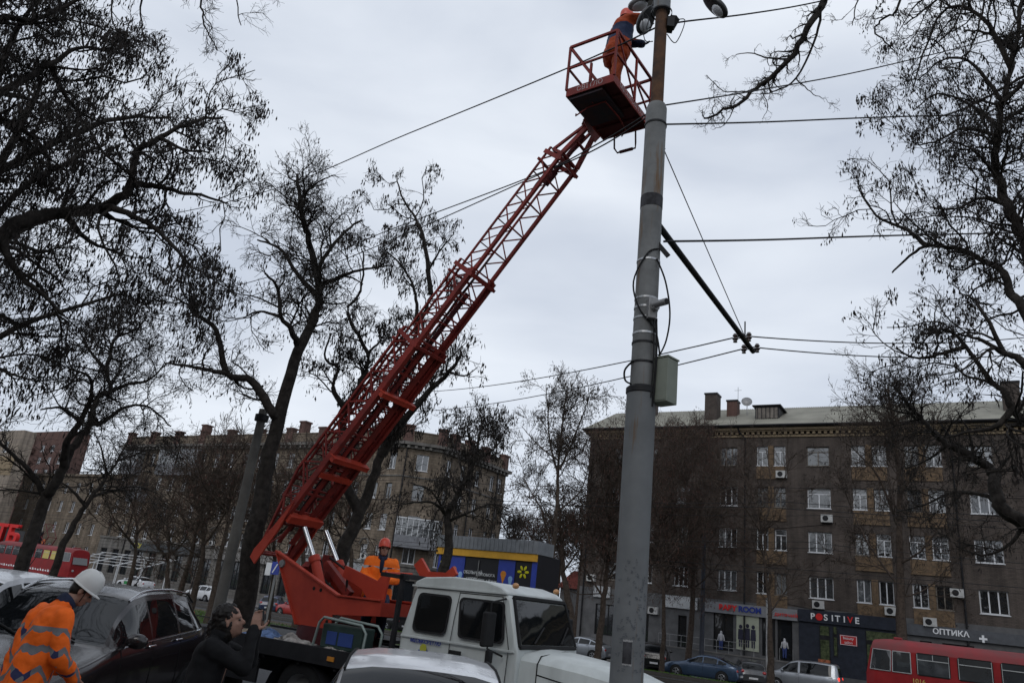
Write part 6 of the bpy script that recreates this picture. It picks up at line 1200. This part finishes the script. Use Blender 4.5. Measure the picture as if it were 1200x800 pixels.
def make_tree(name, label, base, limbs, seed, m=(10, 9, 7), Ls=((1.2, 2.4), (.5, 1.2), (.18, .5)), podn=4, podfrac=.5, podsize=(.09, .012), podspread=.07, bm=None, pm=None, group=None, up=.10, twig=.0035, tubes=(8, 4, 3, 3), wob=.36, hang=.85, cat='tree', tend=.005, l1r=.024):
    """limbs: list of (points Nx3 world, radii). First one is the trunk from the ground."""
    g = np.random.default_rng(seed); base = np.array(base, float); root = empty(name, tuple(base), 0, label, cat, group); V = []; F = []; o = 0; L1 = []
    for pts, rs in limbs:
        P, r = smooth_limb([np.array(p)-base for p in pts], rs, g, jit=.012*np.clip(np.linalg.norm(np.array(pts[-1])-np.array(pts[0]))/4, .5, 1.5), sub=5); v, f = sweep(P[None], r[None], tubes[0]); V.append(v); F.append(f+o); o += len(v); L1.append((P, r))
    np_mesh('trunk', np.concatenate(V), np.concatenate(F), bm or bark, parent=root, smooth=True)
    V = []; F = []; o = 0; PV = []; PF = []; po = 0
    for li, (P, r) in enumerate(L1):
        ln_ = np.linalg.norm(np.diff(P, axis=0), axis=1).sum(); m0 = max(2, int(m[0]*ln_/5)); first = li == 0
        idx = np.linspace(0, len(P)-1, 24).astype(int); Pp = P[idx][None]; rp_ = r[idx][None]
        A1, R1 = children(Pp, rp_, m0, *Ls[0], 7, (35, 75), wob, up, l1r, tend*1.4, g, tmin=.55 if first else .12, lenfall=.35)
        # twigs also straight from the limb tip
        A2, R2 = children(A1, R1, m[1], *Ls[1], 6, (25, 65), wob, up*.6, .016, tend, g); A2b, R2b = children(Pp, rp_, m0, *Ls[1], 6, (30, 80), wob, up, .014, tend, g, tmin=.5 if first else .2)
        A2 = np.concatenate([A2, A2b]); R2 = np.concatenate([R2, R2b]); A3, R3 = children(A2, R2, m[2], *Ls[2], 4, (20, 60), wob, 0, twig*2, twig, g, tmin=.1)
        for Q, Rq, n_ in ((A1, R1, tubes[1]), (A2, R2, tubes[2]), (A3, R3, tubes[3])): v, f = sweep(Q, Rq, n_); V.append(v); F.append(f+o); o += len(v)
        if podn: v, f = pods(A3, podn, g, podspread, podsize, hang, podfrac*.45); PV.append(v); PF.append(f+po); po += len(v); v, f = pods(A2, podn*2, g, podspread*1.25, podsize, hang, podfrac); PV.append(v); PF.append(f+po); po += len(v)
    V = np.concatenate(V); F = np.concatenate(F)
    if podn:      # twigs and pods in one crown mesh (quads and five-sided pods share it)
        tw = V; PVc = np.concatenate(PV); PFc = np.concatenate(PF); allV = np.concatenate([tw, PVc]); me = bpy.data.meshes.new('crown'); me.vertices.add(len(allV)); me.vertices.foreach_set('co', allV.astype(np.float32).ravel())
        li_ = np.concatenate([F.ravel(), (PFc+len(tw)).ravel()]).astype(np.int32); me.loops.add(len(li_)); me.loops.foreach_set('vertex_index', li_); ls = np.concatenate([np.arange(len(F))*4, len(F)*4+np.arange(len(PFc))*5]).astype(np.int32)
        me.polygons.add(len(ls)); me.polygons.foreach_set('loop_start', ls); me.materials.append(bm or bark); me.materials.append(pm or pod_m); mi = np.zeros(len(ls), np.int32); mi[len(F):] = 1; me.polygons.foreach_set('material_index', mi); me.update(calc_edges=True)
        c = bpy.data.objects.new('crown', me); COL.objects.link(c); c.parent = root
    else: np_mesh('crown', V, F, bm or bark, parent=root)
    return root
def pxl(pts, D, g, drift=0.0, d0=None):
    """picture-traced limb standing at distance D; it leans towards or away from the viewer by drift metres along its length"""
    n = len(pts); off = (d0 or 0)+drift*np.linspace(0, 1, n)**1.2+np.cumsum(g.normal(0, .10, n)); off[0] = d0 or 0
    return [at_dist(x, y, D+o) for (x, y), o in zip(pts, off)], off
def traced(name, label, D, trunk, limbs, seed, r0, group=None, **k):
    g = np.random.default_rng(seed+50); tp, off = pxl(trunk, D, g, 0); b = np.array(tp[0]); gz_ = gzw(b); base = np.array([b[0], b[1], gz_-.05])
    n = len(tp); rs = list(r0*(1-(1-traced.end)*np.linspace(0, 1, n)**.75)); L = [([base]+tp, [r0*1.35]+rs)] if b[2]-gz_ > .3 else ([[base]+tp[1:], rs],)[0:1] and [([base]+tp[1:], rs)]
    for i, (pts, ra, rb) in enumerate(limbs):
        # the limb starts at the distance its parent has there
        j = int(np.argmin([(pts[0][0]-q[0])**2+(pts[0][1]-q[1])**2 for q in trunk])); d0 = off[j] if (pts[0][0]-trunk[j][0])**2+(pts[0][1]-trunk[j][1])**2 < 900 else 0
        for pj, oj in traced.lim:
            jj = int(np.argmin([(pts[0][0]-q[0])**2+(pts[0][1]-q[1])**2 for q in pj]))
            if (pts[0][0]-pj[jj][0])**2+(pts[0][1]-pj[jj][1])**2 < 80: d0 = oj[jj]
        q, o_ = pxl(pts, D, g, drift=(g.random()-.5)*2.2*D/15, d0=d0); traced.lim.append((pts, o_)); L.append((q, list(ra*traced.lf*(1-(1-rb/ra)*np.linspace(0, 1, len(pts))**.7))))
    traced.lim = []
    return make_tree(name, label, base, L, seed, group=group, **k)
traced.lim = []; traced.lf = .92; traced.end = .14
GT = 'bare locust trees along the near side of the street'
# T1 thick trunk left of the turret
traced('locust_tree', 'tall bare locust with a thick dark trunk left of the red turret', 15.3,
 [(286, 705), (300, 620), (313, 545), (329, 480), (349, 412), (370, 367), (373, 330), (359, 274), (351, 236), (349, 205)],
 [([(373, 330), (375, 311), (392, 285), (411, 266), (425, 258)], .07, .02), ([(375, 335), (404, 322), (430, 315), (456, 311)], .06, .015), ([(370, 345), (347, 319), (329, 292), (302, 281)], .07, .02),
  ([(349, 405), (340, 384), (329, 371), (325, 337), (310, 320)], .08, .02), ([(327, 490), (317, 480), (295, 446), (266, 437), (253, 386), (231, 370), (221, 350)], .13, .03), ([(266, 437), (240, 433), (215, 428), (192, 425)], .06, .015), ([(351, 236), (370, 215), (392, 205)], .03, .012), ([(329, 371), (305, 365), (285, 372)], .04, .012)], 11, .21, GT, up=.05, m=(15, 9, 8), Ls=((.8, 1.8), (.35, 1.0), (.15, .45)), podn=3, podfrac=.22, podsize=(.07, .012), twig=.0032)
# T2 behind the boom
traced('locust_tree', 'forked bare locust whose crooked limbs show on both sides of the boom', 17.5,
 [(394, 700), (398, 660), (416, 610), (430, 580), (447, 533), (458, 500), (468, 450), (485, 395), (505, 345)],
 [([(447, 533), (478, 487), (505, 456), (527, 436), (541, 414)], .13, .03), ([(420, 600), (400, 540), (404, 479), (411, 472), (426, 439), (430, 412), (407, 367), (422, 341), (426, 296)], .14, .02), ([(404, 479), (390, 454), (396, 431), (381, 420), (388, 390)], .08, .02), ([(430, 414), (445, 400), (452, 384)], .04, .015),
  ([(505, 345), (497, 281), (486, 255), (471, 229), (464, 205)], .07, .015), ([(488, 390), (488, 356), (482, 330), (467, 307), (449, 292)], .06, .015), ([(500, 320), (515, 295), (530, 275)], .04, .012), ([(527, 436), (545, 440), (560, 430)], .03, .01)], 12, .2, GT, m=(11, 8, 7), Ls=((.8, 2.0), (.35, 1.0), (.15, .45)), podn=5, podfrac=.45, podsize=(.10, .016), twig=.0032)
# T3 left forked
traced('locust_tree', 'forked bare locust leaning right over the white crossover', 18.5,
 [(24, 668), (50, 590), (62, 570), (75, 545), (88, 520), (104, 500), (115, 465), (130, 458), (125, 435), (130, 409), (140, 383), (143, 360)],
 [([(75, 548), (78, 520), (94, 494), (107, 464), (104, 441), (81, 432)], .11, .02), ([(62, 572), (52, 580), (42, 560), (20, 537), (0, 520), (-20, 515)], .10, .02), ([(112, 492), (117, 497), (147, 477), (175, 477), (200, 500)], .07, .015), ([(130, 458), (150, 450), (175, 445), (195, 425)], .06, .015), ([(125, 435), (105, 410), (92, 385)], .05, .015), ([(135, 395), (160, 385), (172, 370)], .04, .012), ([(94, 494), (70, 478), (48, 480)], .05, .015)], 13, .14, GT, m=(15, 10, 8), Ls=((.9, 2.2), (.4, 1.1), (.15, .5)), podn=3, podfrac=.22, podsize=(.06, .012), twig=.0034, up=.04)
traced('locust_tree', 'slender dark locust between the leaning trunk and the taxi', 25,
 [(66, 660), (88, 612), (107, 582), (125, 560), (137, 540), (150, 515)], [([(107, 582), (130, 575), (160, 570), (185, 578)], .06, .015), ([(100, 592), (80, 570), (60, 560)], .06, .015), ([(137, 540), (165, 530), (190, 520)], .04, .015), ([(125, 560), (120, 530), (110, 505)], .05, .015)], 14, .11, GT, m=(13, 9, 6), podn=3, podfrac=.3, podsize=(.07, .014), twig=.004)
# T5 near tree over the upper left corner (trunk outside the picture)
traced('locust_tree', 'big locust hung with dark seed pods filling the upper left corner', 9.5,
 [(-150, 690), (-120, 560), (-90, 440), (-60, 340), (-45, 270), (-75, 180), (-85, 90), (-80, 0), (-70, -90)],
 [([(-40, 290), (0, 277), (30, 259), (75, 249), (120, 244), (150, 221), (161, 180), (187, 161), (225, 144), (262, 137)], .13, .015), ([(155, 216), (185, 218), (210, 225), (240, 230), (266, 238)], .05, .012), ([(120, 244), (142, 247), (180, 266), (210, 296), (225, 315)], .06, .012), ([(-45, 230), (-20, 150), (0, 139), (30, 154), (52, 176), (60, 200)], .07, .015), ([(-40, 150), (0, 109), (60, 75), (97, 56), (150, 64)], .07, .012), ([(-25, 60), (0, 22), (37, 24), (75, 9), (101, -5)], .06, .012),
  ([(0, 277), (20, 320), (50, 345), (75, 370)], .06, .012), ([(-60, 345), (-20, 360), (10, 375), (40, 385)], .06, .012), ([(75, 249), (95, 275), (120, 290), (150, 300)], .05, .012), ([(-70, 380), (-40, 410), (-5, 430), (20, 440)], .05, .012), ([(-20, 20), (30, -20), (90, -40)], .05, .012), ([(187, 161), (215, 175), (245, 178)], .03, .01), ([(60, 75), (75, 110), (100, 135), (135, 150)], .045, .01), ([(0, 109), (30, 115), (60, 130), (85, 160)], .04, .01)], 15, .2, GT, m=(20, 11, 7), Ls=((.7, 1.7), (.3, .8), (.10, .32)), podn=9, podfrac=.50, podsize=(.062, .0095), podspread=.065, twig=.0026, up=-.05, hang=.92, tend=.004)
# fine bare twigs hanging in from the top left
traced('birch_tree', 'fine drooping bare twigs hanging in from the top left edge', 10.5,
 [(-330, 800), (-300, 500), (-260, 250), (-180, 0), (-60, -150), (80, -190), (180, -180), (260, -150)], [([(180, -180), (190, -100), (170, -20), (165, 25), (172, 55)], .03, .008), ([(200, -175), (225, -70), (235, 0), (240, 30), (255, 60)], .03, .008), ([(230, -160), (265, -60), (275, -10), (282, 30)], .025, .008), ([(250, -150), (290, -70), (310, -40), (320, -10)], .025, .008), ([(100, -190), (150, -100), (140, -40), (130, 10), (138, 40)], .03, .008)], 16, .09, GT, m=(10, 8, 5), Ls=((.4, 1.0), (.2, .6), (.1, .3)), podn=0, twig=.002, up=-.18, tend=.003)
# T6 right edge
traced('locust_tree', 'big spreading locust whose pod laden limbs enter from the right edge', 12.5,
 [(1300, 800), (1285, 700), (1262, 600), (1240, 500), (1225, 420), (1215, 340), (1205, 290), (1197, 270), (1181, 241), (1166, 200), (1170, 150), (1185, 80), (1200, 0)],
 [([(1228, 440), (1200, 361), (1185, 346), (1177, 320), (1155, 307), (1125, 292), (1087, 288), (1065, 301), (1045, 320)], .10, .015), ([(1087, 288), (1065, 271), (1027, 252), (1005, 219)], .05, .012), ([(1190, 258), (1169, 210), (1150, 185), (1134, 172), (1115, 165)], .04, .012), ([(1172, 160), (1130, 150), (1100, 165), (1075, 170)], .04, .012), ([(1235, 480), (1200, 425), (1177, 414), (1151, 399), (1125, 392)], .09, .015), ([(1177, 414), (1147, 357), (1130, 345)], .04, .012), ([(1181, 241), (1150, 232), (1120, 245), (1090, 243)], .04, .012),
  ([(1240, 520), (1210, 500), (1187, 480), (1177, 459), (1162, 447), (1132, 406), (1110, 387), (1080, 392)], .09, .015), ([(1132, 406), (1100, 415), (1075, 420), (1050, 408)], .045, .012), ([(1175, 120), (1210, 86), (1160, 112), (1130, 127), (1095, 140)], .04, .012), ([(1190, 60), (1160, 40), (1130, 35)], .05, .012), ([(1187, 480), (1165, 500), (1140, 505), (1110, 512)], .06, .015), ([(1205, 300), (1180, 285), (1160, 270)], .04, .012), ([(1185, 80), (1150, 20), (1110, 10), (1085, 55), (1070, 105)], .05, .012), ([(1200, 0), (1160, -20), (1120, -15), (1085, 10), (1060, 30)], .05, .012), ([(1175, 120), (1140, 75), (1105, 70), (1075, 95)], .04, .01), ([(1170, 150), (1140, 125), (1100, 110), (1070, 130)], .04, .01)], 17, .21, GT, m=(13, 9, 7), Ls=((.9, 2.3), (.35, 1.0), (.12, .4)), podn=7, podfrac=.32, podsize=(.07, .012), twig=.0028, up=.02)
# bare limb reaching in at the top
traced.end = .09; traced.lf = .8
traced('plane_tree', 'bare knobbly branch reaching in from the top edge near the lamp', 10.5,
 [(1420, 900), (1360, 500), (1350, 200), (1320, -20), (1190, -140), (1080, -140), (985, -60), (970, -5), (950, 26), (924, 71), (886, 105), (856, 127), (826, 137)],
 [([(926, 70), (900, 68), (880, 62), (862, 64)], .025, .008), ([(962, 5), (957, 41), (933, 92), (905, 108), (890, 110)], .035, .01), ([(933, 92), (950, 108), (965, 116)], .015, .006), ([(886, 105), (865, 108), (845, 105), (828, 88)], .02, .007), ([(1070, -135), (1055, 0), (1035, 22), (1025, 36), (1040, 52), (1050, 62)], .035, .01), ([(893, 108), (900, 125), (893, 140)], .012, .005), ([(1150, -140), (1130, 0), (1110, 40), (1085, 60)], .03, .01), ([(1190, -140), (1155, 0), (1140, 50), (1115, 95)], .03, .01), ([(1040, -105), (1020, -50), (1005, 0), (1000, 30)], .03, .008), ([(1100, -140), (1090, -20), (1070, 10), (1052, 40)], .03, .008), ([(1200, 10), (1180, 50), (1170, 90)], .02, .006), ([(860, 127), (850, 145), (835, 152)], .012, .005)], 18, .17, GT, m=(8, 5, 4), Ls=((.25, .75), (.12, .4), (.05, .18)), podn=0, twig=.0025, up=.0, wob=.45, tend=.003)
traced.end = .14; traced.lf = .9
# T7 lower right trunk
traced('locust_tree', 'crooked locust crossing the brick facade at the right edge', 16.5,
 [(1330, 800), (1290, 720), (1240, 650), (1200, 613), (1172, 592), (1166, 560), (1160, 550), (1141, 535), (1110, 521), (1096, 508), (1078, 488), (1058, 467)],
 [([(1172, 592), (1153, 580), (1118, 577), (1083, 591), (1050, 600)], .06, .012), ([(1164, 556), (1182, 537), (1205, 515)], .05, .012), ([(1110, 521), (1085, 540), (1060, 548)], .04, .01), ([(1141, 535), (1135, 505), (1120, 480)], .04, .01), ([(1200, 613), (1180, 640), (1150, 650), (1120, 640)], .05, .012), ([(1240, 650), (1215, 600), (1200, 560), (1195, 530)], .06, .015)], 19, .2, GT, m=(12, 8, 6), Ls=((.8, 1.6), (.35, .8), (.15, .35)), podn=2, podfrac=.3, podsize=(.07, .012), twig=.0034)
GM = 'bare trees between the tram track and the buildings'
def mid(label, D, trunk, limbs, seed, r0, **k): return traced('street_tree', label, D, trunk, limbs, seed, r0, GM, **k)
K1 = dict(m=(13, 8, 6), Ls=((2.2, 4.8), (.9, 2.2), (.35, .9)), wob=.22, l1r=.035, twig=.007, bm=bark2, tubes=(7, 3, 3, 3), tend=.011)
mid('straight trunked bare tree behind the roof of the right hand tram', 46, [(1057, 745), (1055, 690), (1054, 620), (1054, 560), (1050, 520), (1045, 480), (1040, 450)], [([(1054, 620), (1030, 560), (1005, 530), (985, 515)], .10, .02), ([(1054, 580), (1080, 540), (1095, 500), (1105, 475)], .09, .02), ([(1056, 690), (1020, 640), (1000, 600), (985, 560)], .08, .02), ([(1050, 520), (1020, 490), (1000, 465)], .07, .02), ([(1055, 660), (1085, 640), (1110, 600), (1130, 570)], .07, .02), ([(1056, 700), (1085, 690), (1110, 665), (1130, 640)], .05, .02)], 21, .27, podn=4, podfrac=.25, podsize=(.13, .02), podspread=.2, **K1)
K2 = dict(K1); K2.update(m=(12, 6, 4), Ls=((1.6, 4.2), (.7, 1.8), (.3, .8)))
mid('thin forked bare tree in front of the BABY ROOM shop', 47, [(903, 775), (902, 720), (897, 670), (890, 622)], [([(890, 622), (886, 594), (880, 575), (869, 549), (862, 530)], .09, .02), ([(897, 650), (897, 612), (904, 587), (902, 555), (898, 525)], .09, .02), ([(900, 720), (915, 700), (930, 680), (950, 660)], .07, .02), ([(890, 622), (870, 590), (855, 570)], .06, .02), ([(904, 587), (920, 560), (925, 540)], .05, .02)], 22, .19, podn=0, **K2)
K3 = dict(K1); K3.update(m=(20, 9, 6), Ls=((2.2, 5.2), (.9, 2.2), (.3, .9)))
mid('dense reddish brown crowned tree right of the pole', 57, [(806, 775), (812, 700), (808, 640), (806, 590), (800, 550), (795, 520)], [([(810, 650), (830, 610), (845, 570), (850, 540)], .09, .02), ([(808, 640), (785, 600), (775, 560), (772, 530)], .09, .02), ([(811, 690), (835, 670), (855, 640)], .06, .02), ([(811, 690), (790, 665), (775, 640)], .06, .02), ([(800, 550), (820, 530), (835, 515)], .05, .02)], 23, .24, podn=5, podfrac=.30, podsize=(.12, .02), podspread=.3, pm=leaf_brown, **K3)
mid('dense brown crowned tree left of the pole before the brick gable', 40, [(700, 770), (708, 700), (712, 650), (716, 600), (718, 560)], [([(712, 650), (695, 600), (690, 560), (695, 530)], .09, .02), ([(712, 640), (735, 600), (745, 560), (742, 530)], .09, .02), ([(708, 700), (685, 665), (672, 630)], .07, .02), ([(710, 680), (735, 660), (750, 630)], .06, .02), ([(716, 600), (725, 560), (722, 530)], .05, .02)], 24, .2, podn=5, podfrac=.28, podsize=(.11, .018), podspread=.3, pm=leaf_brown, **K3)
mid('wide bare tree just right of the cabinet on the pole, before the facade', 50, [(776, 775), (778, 720), (776, 660), (772, 610), (770, 570)], [([(777, 690), (800, 640), (822, 600), (838, 570)], .09, .02), ([(776, 670), (757, 630), (745, 595)], .07, .02), ([(773, 620), (790, 575), (800, 540), (806, 515)], .07, .02), ([(770, 580), (758, 545), (756, 520)], .05, .02)], 51, .17, podn=4, podfrac=.25, podsize=(.12, .02), podspread=.3, pm=leaf_brown, **K3)
K4 = dict(K1); K4.update(m=(9, 7, 6), Ls=((1.0, 2.6), (.6, 1.4), (.25, .6)))
mid('slender pinnate leaved tree against the sky between the two buildings', 36, [(644, 700), (648, 650), (652, 600), (654, 555), (656, 525), (660, 490), (664, 455)], [([(654, 555), (645, 520), (642, 480), (640, 450)], .07, .02), ([(656, 550), (672, 515), (685, 480), (692, 460)], .07, .02), ([(648, 650), (635, 600), (622, 575), (612, 560)], .06, .02), ([(652, 600), (680, 575), (690, 545)], .06, .02), ([(655, 540), (630, 520), (612, 500)], .05, .02)], 25, .15, podn=6, podfrac=.4, podsize=(.13, .018), podspread=.2, hang=.75, **K4)
mid('second dark trunk beside the slender tree left of the pole', 38, [(668, 720), (660, 670), (657, 620), (655, 585)], [([(660, 670), (680, 640), (690, 610)], .06, .02), ([(657, 620), (640, 600), (630, 580)], .05, .02)], 26, .2, podn=5, podfrac=.4, podsize=(.12, .02), podspread=.2, pm=leaf_brown, **K4)
mid('crooked tree in front of the corner building right of the operator', 27, [(518, 680), (526, 640), (524, 605), (530, 590), (545, 565), (556, 540), (562, 510), (568, 490)], [([(524, 605), (510, 590), (490, 588), (465, 592)], .08, .02), ([(526, 610), (550, 600), (575, 590), (595, 595)], .07, .02), ([(545, 565), (535, 530), (525, 505)], .06, .015), ([(556, 540), (580, 525), (592, 505)], .05, .015), ([(524, 605), (505, 575), (480, 565)], .06, .015), ([(556, 530), (548, 505), (552, 482)], .05, .015)], 27, .19, m=(12, 8, 6), Ls=((.9, 2.0), (.45, 1.1), (.2, .5)), podn=4, podfrac=.5, podsize=(.12, .022), podspread=.12, twig=.0045, bm=bark, tend=.008)
for i, (lb, D, tr, lm, sd) in enumerate((
 ('brown crowned street tree before the tan facade left of the concrete pole', 40, [(229, 690), (238, 650), (236, 610), (228, 575), (222, 545)], [([(236, 630), (210, 600), (195, 575)], .08, .02), ([(238, 640), (262, 605), (275, 570)], .08, .02), ([(236, 610), (250, 570), (255, 540)], .07, .02), ([(238, 655), (215, 640), (195, 635)], .05, .02)], 31),
 ('small dark street tree beside the white canopy frame', 46, [(196, 690), (196, 665), (198, 640), (196, 610)], [([(197, 655), (180, 635), (168, 615)], .06, .02), ([(198, 650), (215, 635), (222, 615)], .06, .02), ([(196, 640), (205, 610), (210, 590)], .05, .02)], 32),
 ('pale trunked street tree right beside the brown crowned tree', 42, [(212, 690), (224, 650), (230, 620), (240, 590), (250, 560), (262, 535)], [([(230, 620), (215, 600), (205, 580)], .05, .02), ([(240, 590), (262, 575), (280, 560)], .05, .02)], 33),
 ('dark street tree close to the thick trunk at the left', 38, [(252, 690), (258, 650), (268, 610), (262, 570), (268, 530)], [([(258, 640), (280, 620), (290, 600)], .06, .02), ([(266, 600), (240, 570), (232, 545)], .06, .02), ([(264, 560), (280, 535), (290, 520)], .05, .02)], 34),
 ('wide brown crowned tree between the white canopy and the traffic light', 52, [(150, 690), (158, 655), (160, 625), (158, 590), (162, 560)], [([(159, 640), (138, 615), (125, 590)], .08, .02), ([(160, 625), (180, 600), (192, 570)], .08, .02), ([(158, 595), (145, 570), (140, 545)], .06, .02)], 37),
 ('bare tree before the tan facade just right of the thick trunk', 43, [(318, 700), (322, 660), (320, 620), (326, 580), (322, 545)], [([(321, 650), (300, 625), (290, 600)], .07, .02), ([(321, 630), (345, 605), (352, 575)], .07, .02), ([(325, 585), (308, 560), (302, 530)], .05, .02)], 38),
 ('bare tree before the tan facade left of the operator', 41, [(408, 700), (412, 655), (408, 620), (412, 585), (418, 555)], [([(410, 645), (392, 615), (385, 590)], .07, .02), ([(410, 630), (432, 605), (445, 575)], .07, .02), ([(412, 585), (400, 560), (398, 535)], .05, .02)], 39),
 ('bare tree right in front of the tan facade under the boom', 40, [(352, 700), (356, 650), (352, 610), (358, 570), (364, 540)], [([(354, 640), (335, 605), (330, 575)], .07, .02), ([(353, 620), (375, 590), (382, 560)], .07, .02), ([(358, 570), (345, 545), (340, 525)], .05, .02)], 35))):
    mid(lb, D, tr, lm, sd, .15, m=(12, 8, 5), Ls=((2.0, 4.6), (.9, 2.0), (.3, .8)), wob=.24, l1r=.035, twig=.007, bm=bark2, tubes=(7, 3, 3, 3), podn=4, podfrac=.25, podsize=(.11, .018), podspread=.25, pm=leaf_brown, tend=.011)
# unseen tree added behind the viewer to give shade and branches in reflections
make_tree('locust_tree', 'bare locust standing on the pavement behind the viewer', (-6.5, -1.5, 0), [([(-6.5, -1.5, 0), (-6.4, -1.4, 3), (-6.3, -1.3, 5.5), (-6.2, -1.1, 8), (-6.0, -1.0, 10)], [.2, .17, .13, .08, .03])]+[([(-6.4, -1.4, 3.5+k*.6), (-6.4+1.6*cos(k*1.9), -1.4+1.6*sin(k*1.9), 5+k*.7), (-6.4+3.0*cos(k*1.9+.2), -1.4+3.0*sin(k*1.9+.2), 6.2+k*.7)], [.09, .06, .02]) for k in range(8)], 77, group=GT, m=(14, 8, 5), podn=5, podfrac=.4)
make_tree('locust_tree', 'second pod laden locust whose crown thickens the far left edge', (-10.2, 12.4, 0), [([(-10.2, 12.4, 0), (-10.1, 12.4, 3), (-9.9, 12.3, 5.5), (-9.8, 12.2, 8), (-9.6, 12.2, 10.5)], [.19, .16, .12, .08, .03])]+[([(-10, 12.3, 4.2+k*.6), (-10+1.5*cos(k*1.9), 12.3+1.5*sin(k*1.9), 5.6+k*.7), (-9.9+2.8*cos(k*1.9+.2), 12.2+2.8*sin(k*1.9+.2), 6.6+k*.7)], [.08, .05, .018]) for k in range(8)], 78, group=GT, m=(12, 9, 6), podn=7, podfrac=.4, podsize=(.065, .011), podspread=.07, twig=.0028)
# far bushy tree tops behind the kiosk
for i, (x, y, D) in enumerate(((600, 640, 88), (628, 645, 95), (655, 645, 84), (680, 640, 78))):
    mid(('far bare tree behind the kiosk, %s' % ('left of the gap', 'in the middle of the gap', 'right of the slender tree', 'next to the brick gable')[i]), D, [(x, y+30), (x+2, y), (x+4, y-25)], [([(x+1, y-5), (x-10, y-25), (x-16, y-40)], .1, .03), ([(x+2, y-8), (x+14, y-28), (x+18, y-42)], .1, .03)], 40+i, .2, m=(16, 9, 5), Ls=((1.5, 3.5), (.8, 1.6), (.3, .8)), twig=.012, bm=bark2, tubes=(6, 3, 3, 3), podn=0, tend=.02)

# lettering becomes real mesh
dg_ = bpy.context.evaluated_depsgraph_get()
for o in [o for o in bpy.data.objects if o.type == 'FONT']:
    me = bpy.data.meshes.new_from_object(o.evaluated_get(dg_)); nm = o.name; q = bpy.data.objects.new('temp', me); COL.objects.link(q); q.parent = o.parent; q.matrix_local = o.matrix_local.copy()
    for k in ('label', 'category', 'group', 'kind'):
        if k in o: q[k] = o[k]
    bpy.data.objects.remove(o); q.name = nm
